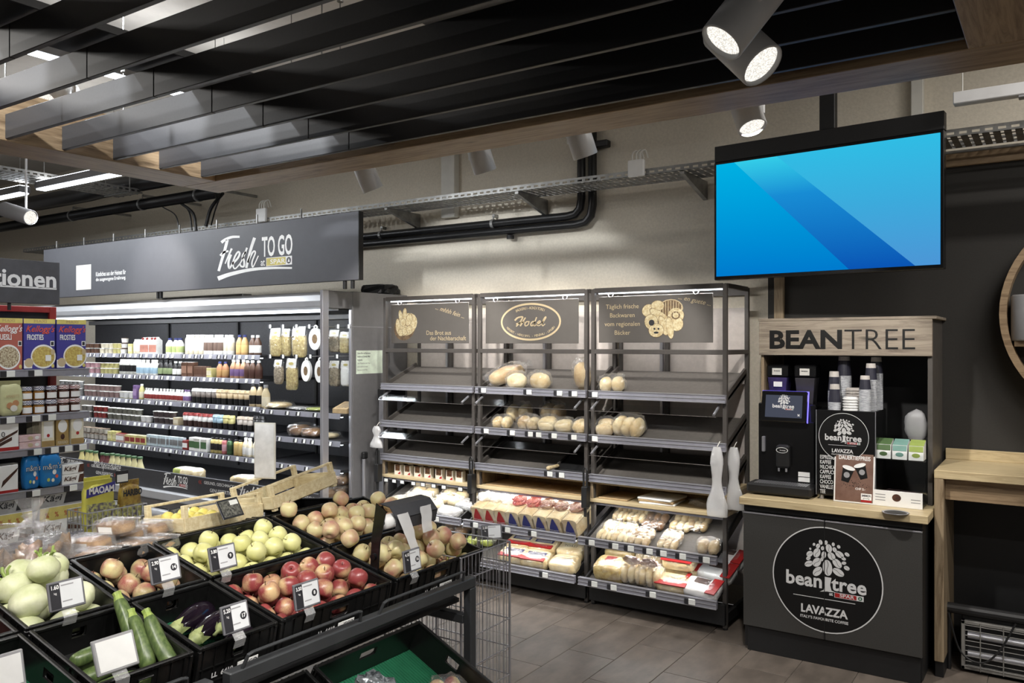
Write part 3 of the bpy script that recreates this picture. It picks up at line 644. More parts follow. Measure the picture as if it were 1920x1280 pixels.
tag(bagm.build('crumpled_bag', K['film'], loc=(BX[2][0]+.74, RF+.14, .7145)), 'crumpled clear bag lying in the right oak compartment', 'bag')
# right bay low shelves
for i, (px, up, sx, sy, n, kd) in enumerate(((1128, .12, .11, .22, 6, 'breadp'), (1128, .36, .11, .2, 6, 'bread'), (1158, .12, .13, .22, 6, 'breadp'), (1158, .36, .13, .2, 6, 'breadp'), (1192, .10, .15, .18, 6, 'bread'), (1196, .30, .15, .18, 6, 'breadd'), (1246, .11, .13, .2, 6, 'bread'), (1246, .33, .14, .2, 6, 'breadp'), (1276, .36, .13, .2, 6, 'bread'), (1322, .08, .13, .12, 2, 'bread'))):
    bagged_bread(rack_frame(3, px, up, .002, 2), sx, sy, .055 if i < 9 else .08, 130+i*7, 'lone small pack of flat bread at the right end of the low shelf' if i == 9 else 'flat clear pack of milk rolls on the right bay low shelf', None if i == 9 else 'packs of milk rolls, right bay', kd, n, knot=False)
K['check'] = mat('checked_wrap', (214, 196, 140), .45, c2=(190, 160, 96), sc=40)
flat_pack(rack_frame(4, 1138, .10, .002, 0), .22, .17, .12, 'checked pack with red roundel at the front of the lowest right shelf', None, 'check', [(-.2, .12, -.1, .3, 'redp')], None, 'bread_pack')
flat_pack(rack_frame(4, 1136, .29, .002, 0), .22, .17, .12, 'checked pack behind the one with the red roundel', None, 'check', [], None, 'bread_pack')
for i, (px, up) in enumerate(((1180, .09), (1214, .09), (1190, .25), (1226, .26))):
    t = bagged_bread(rack_frame(4, px, up, .002, 0), .15, .14, .14, 160+i*5, ('left front round bun bag with gathered copper top', 'right front round bun bag with gathered copper top', 'left bun bag with copper top in the second row', 'right bun bag with copper top in the second row')[i], 'bun bags with copper tops', 'breadp', 3, knot=False)
    blob(.12, .05, .05, i, .5, 3, 12, 6).build('gathered_top', K['brownfilm'], t, loc=(0, .0, .135))
for i, (px, up, lift) in enumerate(((1256, .085, 0), (1256, .235, 0), (1268, .385, 0), (1256, .22, .082))):
    flat_pack(rack_frame(4, px, up, .002+lift, 0), .21, .14, .078, ('front toast pack with red lettering, lowest right shelf', 'second toast pack behind the red-lettered one', 'third toast pack in the row behind the red-lettered one', 'toast pack with pink end stacked on top of the row')[i], 'toast packs, right bay', 'breadp', [(-.48, .48, -.5, -.2, 'redp')] if i % 3 == 0 else [], 'TOAST' if i == 0 else None)
K['choc'] = mat('chocolate_print', (90, 56, 40), .5, c2=(50, 30, 24), sc=30)
for i, (px, up) in enumerate(((1308, .085), (1318, .27), (1322, .43))):
    flat_pack(rack_frame(4, px, up, .002, -6), .24, .15, .075, ('red and white chocolate roll pack at the very front corner', 'red and white chocolate roll pack behind the front corner one', 'red and white chocolate roll pack at the back of the shelf')[i], 'chocolate roll packs', 'paper', [(.24, .5, -.5, .5, 'redp'), (-.5, -.4, -.5, .5, 'redp'), (-.2, .2, .0, .36, 'choc')], None, 'cake_pack')
# tongs in black holders, glove bags
for i, (px, z, lab) in enumerate(((709, .70, 'black tongs in a holder at the left end of the rack'), (884, .70, 'black tongs in a holder between left and middle bays'), (1098, .70, 'black tongs in a holder between middle and right bays'))):
    x = onY(px, 880, RF-.07).x; t = thing('tongs', lab, 'tongs', (x, RF-.075, z), group='bread tongs')
    MB().rbox(-.02, .02, -.022, .033, -.04, .10, .003).build('holder', K['black'], t)
    for s_ in (-.011, .011): MB().tube([(s_*.3, 0, -.10), (s_, 0, .10), (s_*1.2, 0, .21), (s_*.4, 0, .225)], .007, 6).build('arm', K['black'] if True else 0, t)
def glove_bag(x, y, z, h, label):
    t = thing('glove_bag', label, 'plastic bag', (x, y, z)); mb = MB(); n = 9; vs = []
    for j in range(13):
        f = j/12; wd = .022+.035*f+.012*math.sin(f*9)
        for i in range(n*2):
            a = 2*math.pi*i/(n*2); vs.append(((wd*math.cos(a))*(1+.25*noise.noise(Vector((i*1.3, f*5, x)))), wd*.45*math.sin(a)*(1+.5*noise.noise(Vector((i*.9, f*7, x+3)))), -h*f))
    mb.add(vs, [(j*18+i, j*18+(i+1) % 18, (j+1)*18+(i+1) % 18, (j+1)*18+i) for j in range(12) for i in range(18)]); mb.build('gloves', K['filmw'], t, True)
    MB().tube([(0, 0, 0), (.01, .02, .03), (0, .045, .02)], .003, 5).build('string', K['offwhite'], t)
glove_bag(onY(1344, 830, RF-.09).x, RF-.085, 1.13, .42, 'bundle of clear plastic gloves hanging at the right end of the rack')
glove_bag(onY(1371, 830, RF-.02).x, RF+.03, 1.12, .38, 'second bundle of plastic gloves hanging behind the first')
glove_bag(onY(727, 790, RF+.05).x, RF-.08, 1.10, .17, 'short plastic glove bundle hanging at the left rack post')
t = thing('baking_tray', 'dark slicing tray with a wooden handle on the middle bay shelf', 'tray'); t.matrix_world = rack_frame(2, 1064, .17, .004)
MB().rbox(-.13, .12, -.12, .14, 0, .012, .003).build('tray', K['black'], t)
for s_ in (-1, 1): MB().rbox(s_*.125-.005, s_*.125+.005, -.12, .14, .012, .03, .002).build('tray_edge', K['rackmetal'], t)
MB().lathe([(.008, 0), (.013, .01), (.012, .05), (.016, .09), (.012, .105), (0, .107)], 10, Matrix.Translation((-.10, -.10, .03))@Matrix.Rotation(R(75), 4, 'X')@Matrix.Rotation(R(-20), 4, 'Y')).build('handle', K['pale'], t, True)
# ================================================================== COFFEE STATION
CF = 4.65; cx0, cx1 = -1.515, -.59
K['front'] = mat('coffee_front', (56, 55, 53), .5, var=.12, sc=160, bump=.04)
K['logow'] = mat('logo_white', (206, 206, 206), .5, var=.02); K['logob'] = mat('logo_black', (10, 10, 11), .45, var=.02)
cab = thing('coffee_cabinet', 'black coffee cabinet with round tree emblem and oak worktop', 'cabinet', (cx0, CF, 0))
W = cx1-cx0; D = DW-CF-.004
MB().box(0, W, .03, D, .02, .80).build('body', K['black'], cab)
MB().rbox(.02, W-.01, .018, .03, 0, .14, .002).build('kick_panel', K['black'], cab)
xs = onY(1546, 1080, CF).x-cx0
for a, b in ((0, xs-.002), (xs+.002, W)):
    dr = MB().rbox(a, b, 0, .02, .145, .785, .002).build('door', K['front'], cab)
    MB().rbox(a, b, -.003, .02, .785, .793, .001).build('handle_strip', K['alu'], dr)
MB().rbox(-.015, W+.03, -.03, D, .837, .88, .003).build('worktop', K['pale'], cab)
MB().box(0, W, .012, D, .80, .837).build('recess', K['black'], cab)
px_, pz_ = onZ(1679, 961, .88).x-cx0, onZ(1679, 961, .88).y-CF
MB().lathe([(.062, 0), (.066, .003), (.058, .003), (.055, .0005)], 24, Matrix.Translation((px_, pz_, .88))).build('waste_ring', K['alu'], cab, True)
MB().lathe([(.0, 0), (.054, 0), (.054, .0008), (0, .0008)], 24, Matrix.Translation((px_, pz_, .88))).build('waste_hole', K['black'], cab)
# round emblem, described once in emblem units (circle radius = 1)
LC = onY(1549, 1087, CF); LR = (onY(1652, 1087, CF).x-onY(1445, 1087, CF).x)/2
def lg(u, v): p = onY(1300+u/3.048, 860+v/3.048, CF); return ((p.x-LC.x)/LR, (p.z-LC.z)/LR)
BEANS = [(728, 476, 10, 14, -15), (758, 478, 9, 13, 10), (690, 488, 7, 9, 20), (713, 497, 11, 14, 25), (800, 488, 8, 11, 0), (831, 502, 9, 10, -20), (775, 511, 17, 24, -10), (739, 510, 9, 12, 15), (808, 519, 11, 15, -25), (706, 536, 19, 28, 20), (669, 513, 6, 7, 0), (665, 542, 15, 20, 45), (790, 556, 19, 24, -40), (836, 546, 17, 25, -60), (879, 546, 10, 14, -60), (746, 548, 13, 21, 10), (658, 567, 10, 14, 50), (660, 598, 16, 25, 60), (706, 590, 21, 29, 35), (735, 573, 8, 12, 15), (859, 570, 9, 13, -70), (822, 597, 20, 30, -45), (861, 595, 9, 13, 80), (877, 624, 12, 16, -70), (767, 622, 26, 45, -5), (710, 642, 20, 33, 40), (829, 648, 20, 33, -65)]
def emblem(parent, M, rad, ring=True, tail=True, disc=True, white='logow'):
    """tree of coffee beans, word mark and small shop logo on the plane of M; added as flat print parts"""
    k = LR*3.048*F_PX/ (DV.dot(Vector((LC.x, LC.y, 0))))     # emblem unit in the measuring crop's pixels
    def P3(u, v, h=.001): return M@Vector((u*rad, v*rad, h))
    if disc:
        MB().poly([P3(*q, .0006) for q in ell(0, 0, 1, 1, 0, 64)]).build('emblem_disc', K['logob'], parent)
    if ring:
        mb = MB()
        for i in range(64):
            a, b = 2*math.pi*i/64, 2*math.pi*(i+1)/64
            mb.poly([P3(math.cos(a), math.sin(a)), P3(math.cos(b), math.sin(b)), P3(.978*math.cos(b), .978*math.sin(b)), P3(.978*math.cos(a), .978*math.sin(a))])
        mb.build('emblem_ring', K[white], parent)
    mb = MB()
    for cx, cy, rx, ry, an in BEANS:
        c = lg(cx, cy); rx, ry = rx/k, ry/k
        for sgn in (-1, 1):     # two halves with the crease between them
            pts = []
            for t_ in range(11):
                a = -math.pi/2+math.pi*t_/10; pts.append((sgn*(rx*math.cos(a)), ry*math.sin(a)))
            for t_ in range(9):
                f = 1-2*(t_+.5)/9; pts.append((rx*.22*math.sin(f*math.pi)+sgn*rx*.055, ry*.93*f))
            ca, sa = math.cos(R(-an)), math.sin(R(-an))
            q = [P3(c[0]+u*ca-v*sa, c[1]+u*sa+v*ca) for u, v in pts]
            mb.poly(q if sgn > 0 else q[::-1])
    tr = [lg(*q) for q in ((748, 672), (790, 680), (782, 720), (790, 752), (812, 762), (778, 760), (765, 757), (745, 757), (722, 758), (745, 748), (752, 715))]
    mb.poly([P3(*q) for q in reversed(tr)]); mb.build('emblem_tree', K[white], parent)
    for s_, p, x_ in (('bean', (632, 688), 1), ('tree', (890, 730), 1)):
        u, v = lg(*p); text(s_, .36*rad, K[white], parent, M@frame((u*rad, v*rad, .001), (1, 0, 0), (0, 1, 0)), bold=.010*rad, xs=.98, sp=1.03)
    u, v = lg(787, 772); text('at', .085*rad, K[white], parent, M@frame((u*rad, v*rad, .001), (1, 0, 0), (0, 1, 0)), bold=.003*rad)
    u0, v0 = lg(806, 776); u1, v1 = lg(974, 803)
    def R4(a, b, c, d, m, h, nm): MB().poly([P3(a, c, h), P3(b, c, h), P3(b, d, h), P3(a, d, h)]).build(nm, K[m], parent)
    vm = (v0+v1)/2; R4(u0, u1, vm-.048, vm+.048, 'logow', .001, 'shop_logo'); R4(u0+.008, u1-.125, vm-.04, vm+.04, 'redp', .0013, 'shop_logo')
    text('SPAR', .085*rad, K[white], parent, M@frame(((u0+u1-.13+.06)/2*rad, vm*rad, .0016), (1, 0, 0), (0, 1, 0)), bold=.002*rad, xs=1.35)
    cu = u1-.062; mb = MB(); mb.poly([P3(cu+.036*math.cos(a), vm+.036*math.sin(a), .0013) for a in (2*math.pi*i/20 for i in range(20))]); mb.build('shop_logo', K['green'], parent)
    mb = MB(); mb.poly([P3(cu-.018, vm-.012, .0016), P3(cu+.018, vm-.012, .0016), P3(cu, vm+.028, .0016)]); mb.poly([P3(cu-.004, vm-.026, .0016), P3(cu+.004, vm-.026, .0016), P3(cu+.004, vm-.012, .0016), P3(cu-.004, vm-.012, .0016)]); mb.build('shop_logo', K['logow'], parent)
    if tail:
        a, b = lg(572, 768)[0], lg(926, 832)[0]; v = (lg(572, 768)[1]+lg(926, 832)[1])/2; R4(a, b, v-.006, v+.006, white, .001, 'emblem_line')
        u, v = lg(745, 872); text('LAVAZZA', .215*rad, K[white], parent, M@frame((u*rad, (v-.0)*rad, .001), (1, 0, 0), (0, 1, 0)), bold=.007*rad, sp=.92, xs=.95)
        u, v = lg(746, 917); text("ITALY'S FAVOURITE COFFEE", .072*rad, K[white], parent, M@frame((u*rad, v*rad, .001), (1, 0, 0), (0, 1, 0)), bold=.0015*rad, xs=.97)
emblem(cab, frame((LC.x-cx0, -.0008, LC.z), (1, 0, 0), (0, 0, 1)), LR)
MB().box(xs-.0018, xs+.0018, -.0035, .001, .147, .785).build('door_gap', K['black'], cab)
# upper housing with the lettered fascia
UF = 4.93
up = thing('coffee_housing', 'open black housing with a grey oak lettered fascia over the coffee machine', 'shelf unit', (-1.50, UF, .88)); W = .92; D = DW-UF-.003
MB().rbox(-.005, W+.005, -.02, .0, .805, 1.005, .002).build('fascia', K['grey_oak'], up)
MB().rbox(-.01, W+.025, -.02, D, 1.006, 1.022, .002).build('top_board', K['grey_oak'], up)
MB().rbox(0, .018, .001, D, 0, 1.005, .002).build('side_panel', K['oakz'], up)
MB().rbox(W-.02, W+.005, .001, D, 0, 1.005, .002).build('side_panel', mat('side_board', (78, 74, 70), .5), up)
MB().box(.018, W-.02, D-.02, D, 0, 1.005).build('back_panel', K['black'], up)
MB().box(.018, W-.02, .0, D-.02, .80, .81).build('soffit', K['black'], up)
a, b = onY(1443, 640, UF-.021).x+1.5, onY(1716, 640, UF-.021).x+1.5; zc = onY(1580, 636, UF-.021).z-.88; n = onY(1579, 636, UF-.021).x+1.5
def fit_text(s, m, parent, x0, x1, z0, z1, y, bold=0, **k):
    """lettering scaled to fill a box on a plane facing -y (parent space)"""
    me = text_mesh(s, 1.0, m, bold=bold, **k).copy(); X = [v.co.x for v in me.vertices]; Yv = [v.co.y for v in me.vertices]
    sx = (x1-x0)/(max(X)-min(X)); sy = (z1-z0)/(max(Yv)-min(Yv))
    for v in me.vertices: v.co = ((v.co.x-min(X))*sx, (v.co.y-min(Yv))*sy, 0)
    return obj('lettering', me, parent, M=frame((x0, y, z0), (1, 0, 0), (0, 0, 1)))
K['letblack'] = mat('letter_black', (18, 17, 16), .4)
fit_text('BEAN', K['letblack'], up, a, n, zc-.055, zc+.055, -.0215, bold=.035); fit_text('TREE', K['letblack'], up, n+.012, b, zc-.055, zc+.055, -.0215, bold=-.012)
# coffee machine
MX = onY(1472, 800, 4.85).x
cm = thing('coffee_machine', 'black coffee machine with lit touch screen and two bean hoppers', 'coffee machine', (MX, 4.85, .882))
MB().rbox(-.165, .165, .03, .36, 0, .52, .006).build('body', K['blackgloss'], cm)
MB().rbox(-.16, .16, .018, .032, .03, .42, .004).build('front_panel', K['blackgloss'], cm)
MB().rbox(-.19, .175, -.12, .03, .006, .066, .012).build('drip_tray', K['black'], cm)
g = MB()
for i in range(22): g.box(-.15+i*.0135, -.142+i*.0135, -.1, .01, .066, .0675)
gr = g.build('drip_grate', K['alu'], cm); gr['kind'] = 'stuff'
MB().rbox(-.045, .03, -.035, .02, .15, .285, .012).build('spout', K['black'], cm)
for s_ in (-.03, .012): MB().cyl((s_, -.02, .13), (s_, -.02, .15), .006, n=8).build('nozzle', K['alu'], cm)
MB().poly([(q[0], -.0362, q[1]) for q in ell(-.008, .255, .034, .017)]).build('badge', K['paper'], cm); MB().poly([(q[0], -.0366, q[1]) for q in ell(-.008, .255, .031, .014)]).build('badge', K['logob'], cm)
text('lavazza', .012, K['paper'], cm, frame((-.004, -.037, .255), (1, 0, 0), (0, 0, 1)))
MB().rbox(-.135, -.118, -.004, .02, .235, .325, .003).build('tap', K['alu'], cm)
for z in (.075, .105): MB().box(.07, .135, .0165, .018, z, z+.026).build('sticker', K['paper'], cm)
sc_ = obj('display', MB().rbox(-.135, .125, -.012, .012, -.09, .09, .008).mesh('display', K['blackgloss']), cm, (0, -.0, .505), (R(-10), 0, 0))
K['scr'] = emi('touch_screen', (74, 78, 92), .9)
MB().box(-.11, .10, -.0135, -.012, -.065, .065).build('screen', K['scr'], sc_)
K['glow'] = emi('violet_led', (120, 110, 255), 2.2)
MB().box(-.138, .128, .012, .016, .088, .093).box(.124, .129, .012, .016, -.09, .093).build('led_edge', K['glow'], sc_)
area((MX+.02, 4.868, 1.388), (R(90), 0, R(180)), .22, .14, .35, (.35, .3, 1), 'violet_backlight')
emblem(sc_, frame((-.005, -.0142, .005), (1, 0, 0), (0, 0, 1)), .085, ring=False, tail=False, disc=False)
text('×', .03, K['paper'], sc_, frame((.082, -.0142, -.05), (1, 0, 0), (0, 0, 1)))
K['hopper'] = mat('hopper_smoke', (70, 60, 110), .2, c2=(40, 36, 60), sc=6); K['hop2'] = mat('hopper_grey', (60, 58, 62), .25)
for i, s_ in enumerate((-.075, .085)):
    h = MB().lathe([(.060, 0), (.075, .12), (.078, .14), (.078, .15)], 4, Matrix.Translation((s_, .16, .52))@Matrix.Rotation(R(45), 4, 'Z')).build('hopper', K['hopper'] if i == 0 else K['hop2'], cm)
    MB().rbox(s_-.062, s_+.062, .10, .23, .67, .745, .008).build('hopper_lid', K['blackgloss'], cm)
    q = MB().rbox(s_-.028, s_+.028, .098, .0995, .685, .725, .004).build('badge', K['offwhite'], cm); text('lavazza', .013, K['print'], cm, frame((s_, .0975, .71), (1, 0, 0), (0, 0, 1)), bold=.0003)
MB().box(-.095, -.045, .1, .1012, .615, .645).build('sticker', K['paper'], cm)
# cup cabinet with emblem and drinks list
BXc = onY(1585, 850, 4.80).x
cb = thing('cup_cabinet', 'black cup cabinet with white tree emblem and drinks list', 'cabinet', (BXc, 4.80, .882))
MB().rbox(-.155, .155, 0, .32, .022, .50, .004).build('body', K['blackgloss'], cb)
for s_ in (-.13, .13): MB().cyl((s_, .02, 0), (s_, .02, .022), .012, n=10).build('foot', K['alu'], cb)
MB().rbox(-.157, -.153, -.002, .0, .022, .50, .001).build('edge_strip', K['alu'], cb); MB().rbox(.153, .157, -.002, .0, .022, .50, .001).build('edge_strip', K['alu'], cb)
emblem(cb, frame((-.01, -.0008, .355), (1, 0, 0), (0, 0, 1)), .132, tail=True)
for i, s_ in enumerate(('ESPRESSO', 'KAFFEE', 'MILCHKAFFEE', 'CAPPUCCINO', 'KAFFEE', 'CHOCO LATTE', 'VANILLE', 'TEE')):
    text(s_, .030, K['logow'], cb, frame((-.135, -.0012, .235-.0275*i), (1, 0, 0), (0, 0, 1)), bold=.0006, xs=.62, ax='LEFT')
# price poster standing against it
po_ = thing('price_poster', 'brown coffee price poster in a clear holder leaning on the cup cabinet', 'poster', (onY(1597, 935, 4.76).x, 4.775, .8815), (R(-6), 0, R(0)))
K['poster'] = mat('poster_brown', (128, 100, 88), .45, c2=(104, 76, 64), sc=9)
MB().rbox(-.098, .112, -.002, .002, 0, .30, .002).build('frame', K['white'], po_); MB().box(-.09, .104, -.003, -.002, .008, .292).build('print', K['poster'], po_)
text('DAUERTIEFPREIS', .031, K['paper'], po_, frame((.007, -.0034, .243), (1, 0, 0), (0, 0, 1)), bold=.0006, xs=.72)
text('SPAR', .014, K['redp'], po_, frame((-.06, -.0034, .277), (1, 0, 0), (0, 0, 1)), bold=.0004)
for cx, cz, an, s_ in ((-.03, .155, -14, 1), (.045, .175, 18, .95)):
    Mq = frame((cx, -.0034, cz), (math.cos(R(an)), 0, math.sin(R(an))), (-math.sin(R(an)), 0, math.cos(R(an))))
    MB().poly([Mq@Vector(q)*1 for q in ((-.03*s_, .03*s_, 0), (-.02*s_, -.045*s_, 0), (.02*s_, -.045*s_, 0), (.03*s_, .03*s_, 0))]).build('cup_picture', K['logob'], po_)
    MB().poly([Mq@Vector((u*s_, v*s_, .0003)) for u, v in ell(0, .034, .034, .012)]).build('cup_picture', K['paper'], po_)
    MB().poly([Mq@Vector((u*s_, v*s_, .0004)) for u, v in ell(0, -.006, .016, .016)]).build('cup_picture', K['grey'], po_)
random.seed(3); mb = MB()
for i in range(60):
    x, z = random.gauss(0, .035)+.01, random.gauss(.10, .012); r_ = random.uniform(.001, .003); mb.poly([(x+u, -.0035, z+v) for u, v in ell(0, 0, r_, r_*.7, i*20, 6)])
mb.build('bean_print', K['logob'], po_)['kind'] = 'stuff'
text('CHF 2.-', .016, K['paper'], po_, frame((.04, -.0034, .078), (1, 0, 0), (0, 0, 1)), bold=.0004)
MB().box(.044, .098, -.0036, -.003, .022, .056).build('badge', K['paper'], po_); text('IMMER', .016, K['print'], po_, frame((.071, -.004, .044), (1, 0, 0), (0, 0, 1)), bold=.0003); text('günstig', .012, K['print'], po_, frame((.071, -.004, .031), (1, 0, 0), (0, 0, 1)))
MB().box(.044, .098, -.0036, -.003, .010, .021).build('badge', K['redp'], po_)
# paper cups and lids on the cup cabinet
K['cupd'] = mat('cup_dark', (44, 44, 56), .45, var=.1, sc=30); K['cupl'] = mat('cup_light', (206, 208, 210), .5, c2=(150, 152, 160), sc=40, stretch=(1, 1, 6)); K['cupw'] = mat('cup_rim', (196, 190, 184), .5)
def cup_stack(px, py0, y, n_ring, r, hcup, label, group, body, upside=False, ring='cupl'):
    """stack of nested cups, rims showing as rings below one whole cup"""
    p = onY(px, 760, y); t = thing('cup_stack', label, 'paper cups', (p.x, y, 1.382), group=group)
    step = .0085; prof = []
    for i in range(n_ring): z = i*step; prof += [(r, z), (r, z+.005), (r*.95, z+.006), (r*.95, z+step-.001)]
    prof += [(r, n_ring*step)]
    MB().lathe(prof, 20).build('nested_rims', K[ring], t)
    MB().lathe([(r*.97, n_ring*step), (r*.72, n_ring*step+hcup), (0, n_ring*step+hcup)], 20).build('cup', K[body], t)
    MB().lathe([(r*.73, n_ring*step+hcup*.86), (r*.80, n_ring*step+hcup*.72), (r*.98, n_ring*step+hcup*.70)][:2]+[(r*.735, n_ring*step+hcup*1.002)], 20).build('cup_base', K['cupw'], t)
    return t
G = 'stacks of paper cups'
cup_stack(1565, 0, 4.86, 5, .034, .10, 'dark stack of paper cups in front, left of the white lids', G, 'cupd')
q = cup_stack(1564, 0, 4.94, 12, .034, .11, 'dark stack of paper cups behind the front one', G, 'cupd')
cup_stack(1583, 0, 5.02, 22, .040, .12, 'tall stack of dark patterned cups at the back', G, 'cupd')
cup_stack(1622, 0, 4.86, 14, .032, .075, 'short ribbed cup stack at the front right of the cup cabinet', G, 'cupd')
cup_stack(1633, 0, 4.94, 20, .033, .09, 'middle ribbed cup stack at the right of the cup cabinet', G, 'cupd')
cup_stack(1643, 0, 5.02, 24, .036, .09, 'tall ribbed cup stack at the right back of the cup cabinet', G, 'cupd')
for i, (px, y, n_, r) in enumerate(((1595, 4.86, 5, .042), (1601, 4.96, 8, .046))):
    t = thing('lid_stack', ('front stack of white cup lids', 'taller stack of cream cups behind the white lids')[i], 'cup lids', (onY(px, 760, y).x, y, 1.382), group='lid stacks')
    prof = []
    for k in range(n_): z = k*.015; prof += [(r, z), (r, z+.006), (r*.88, z+.009), (r*.84, z+.0145)]
    MB().lathe(prof+[(r*.8, n_*.015)], 20).build('lids', K['cupw'] if i else K['white'], t)
# tea and sugar stand of clear plastic
TX = onY(1686, 900, 4.80).x
ts = thing('condiment_stand', 'clear plastic stand with white printed tray at the right of the worktop', 'stand', (TX, 4.78, .8805))
MB().rbox(-.125, .115, 0, .004, 0, .085, .001).build('printed_front', K['paper'], ts)
MB().box(-.125, .115, .004, .24, 0, .004).box(-.125, -.122, .004, .24, .004, .11).box(.112, .115, .004, .24, .004, .11).build('tray', K['clear'], ts)
MB().box(-.125, .115, .236, .24, .004, .46).box(-.125, -.121, .14, .236, .11, .33).box(.111, .115, .14, .236, .11, .33).build('upright', K['clear'], ts)
MB().box(-.125, .125, .03, .236, .245, .249).box(-.125, .125, .03, .033, .249, .29).build('upper_tray', K['clear'], ts)
MB().poly([(q[0], -.0006, q[1]) for q in ell(-.01, .05, .022, .02)]).build('cup_picture', K['choc'], ts)
for z in (.03, .045, .06): MB().box(-.115, -.065, -.0008, 0, z, z+.004).build('print_line', K['grey'], ts)
for z in (.03, .045): MB().box(.06, .105, -.0008, 0, z, z+.004).build('print_line', K['grey'], ts)
sg = blob(.22, .20, .06, 4, .2, 5, 18, 8, 4).build('sweet_sachets', mat('sachet_mix', (60, 44, 44), .4, c2=(20, 18, 20), sc=60), loc=(TX-.005, 4.9, .886)); sg['kind'] = 'stuff'; tag(sg, 'dark and red sweet sachets filling the clear tray', 'sachets')
K['lime2'] = mat('tea_green', (150, 168, 84), .5); K['teag'] = mat('tea_dark_green', (84, 110, 70), .5); K['teab'] = mat('tea_teal', (120, 160, 150), .5)
for i, (dx, c, lab) in enumerate(((-.082, 'teag', 'dark green and white tea box, leftmost on the stand'), (-.002, 'teab', 'teal and white tea box in the middle of the stand'), (.078, 'lime2', 'lime and white tea box, rightmost on the stand'))):
    t = thing('tea_box', lab, 'tea box', (TX+dx, 4.82, 1.131), group='tea boxes')
    MB().add([(-.036, 0, 0), (.036, 0, 0), (.036, .10, 0), (-.036, .10, 0), (-.036, .012, .075), (.036, .012, .075), (.036, .10, .10), (-.036, .10, .10)], [(0, 1, 5, 4), (1, 2, 6, 5), (2, 3, 7, 6), (3, 0, 4, 7), (4, 5, 6, 7), (0, 3, 2, 1)]).build('carton', K['white'], t)
    MB().add([(-.034, .006, .045), (.034, .006, .045), (.034, .011, .074), (-.034, .011, .074)], [(0, 1, 2, 3)]).build('colour_panel', K[c], t)
    MB().add([(-.036, .013, .0765), (.036, .013, .0765), (.036, .099, .1012), (-.036, .099, .1012)], [(0, 1, 2, 3)]).build('lid_flap', K[c], t)
    MB().poly([(u, .0035+v*0-.002, v) for u, v in ell(0, .026, .02, .012)]).build('leaf_print', K[c], t)
t = thing('milk_pouch', 'grey portion pouch standing in a beige card box at the back of the housing', 'pouch', (TX+.06, 4.975, 1.131))
MB().rbox(-.045, .045, -.035, .035, 0, .085, .002).build('card_box', K['offwhite'], t); blob(.12, .07, .17, 5, .2, 2.5, 14, 9).build('pouch', K['grey'], t, True, loc=(0, 0, .085))
# ================================================================== BAR TABLE, HEATER, ROUND SHELF
bt = thing('bar_table', 'oak bar table along the dark wall at the right edge', 'table', (-.556, 4.82, 0))
MB().rbox(0, 3, 0, DW-4.82-.003, 1.045, 1.09, .003).build('top', K['pale'], bt); MB().rbox(0, 3, DW-4.82-.025, DW-4.82-.003, 1.09, 1.15, .002).build('upstand', K['pale'], bt)
MB().rbox(0, .045, .002, DW-4.82-.003, .085, 1.045, .003).build('leg_panel', K['oakz'], bt); MB().rbox(.002, .043, .02, .5, 0, .085, .002).build('foot', K['black'], bt)
MB().rbox(.045, 3, .06, .08, .93, 1.045, .002).build('apron', K['oak'], bt)
MB().box(.045, 3, DW-4.82-.05, DW-4.82-.03, .0, .93).build('back_board', K['black'], bt)
HY_ = 4.98; hx0 = onY(1802, 1200, HY_).x; ht = thing('wire_heater', 'white wire-fronted tube heater on the floor under the bar table', 'heater', (hx0, HY_, 0))
K['hgrey'] = mat('heater_grey', (120, 118, 114), .5, var=.1); MB().rbox(0, .9, .03, .2, .02, .30, .004).build('casing', K['black'], ht)
for z in (.26, .02): MB().rbox(0, .9, 0, .03, z, z+.018, .002).build('frame_bar', K['hgrey'], ht)
MB().rbox(0, .018, 0, .03, .02, .278, .002).build('frame_bar', K['hgrey'], ht)
for z in (.10, .20): MB().cyl((.03, .022, z), (.88, .022, z), .018, n=12).build('tube', K['alu'], ht)
g = MB()
for i in range(9): g.cyl((.02, -.003, .04+i*.027), (.9, -.003, .04+i*.027), .0022, n=5)
for i in range(8): g.cyl((.09+i*.105, -.004, .02), (.09+i*.105, -.004, .278), .003, n=5)
g.build('wire_grille', K['hgrey'], ht)['kind'] = 'stuff'
MB().cyl((-.07, .02, .33), (.9, .02, .33), .028, n=12).build('top_roller', K['black'], ht)
MB().cyl((-.06, .02, 0), (-.06, .02, .34), .012, n=8).build('side_post', K['black'], ht)
MB().tube(catmull([(-.06, -.01, .31), (.0, -.03, .12), (.10, -.035, .08), (.18, -.02, .16), (.25, .0, .305)]), .005, 6).build('cable', K['black'], ht)
rc = onY(2132, 583, DW-.16); rs = thing('round_wall_shelf', 'round oak ring shelf on the dark wall, cut by the right edge', 'shelf', (rc.x, DW-.002, rc.z))
prof_out = ell(0, 0, .60, .60, 0, 64); prof_in = ell(0, 0, .565, .565, 0, 64); mb = MB()
for i in range(64):
    j = (i+1) % 64; o0, o1, i0, i1 = prof_out[i], prof_out[j], prof_in[i], prof_in[j]
    for (a, b, ya, yb) in ((o0, o1, -.16, -.0), (i1, i0, -.16, -.0)): mb.add([(a[0], ya, a[1]), (b[0], ya, b[1]), (b[0], yb, b[1]), (a[0], yb, a[1])], [(0, 1, 2, 3)])
    mb.add([(o0[0], -.16, o0[1]), (i0[0], -.16, i0[1]), (i1[0], -.16, i1[1]), (o1[0], -.16, o1[1])], [(0, 1, 2, 3)])
mb.build('ring', K['oak'], rs); MB().rbox(-.53, .53, -.15, -.01, -.18, -.15, .002).build('shelf_board', K['oak'], rs)
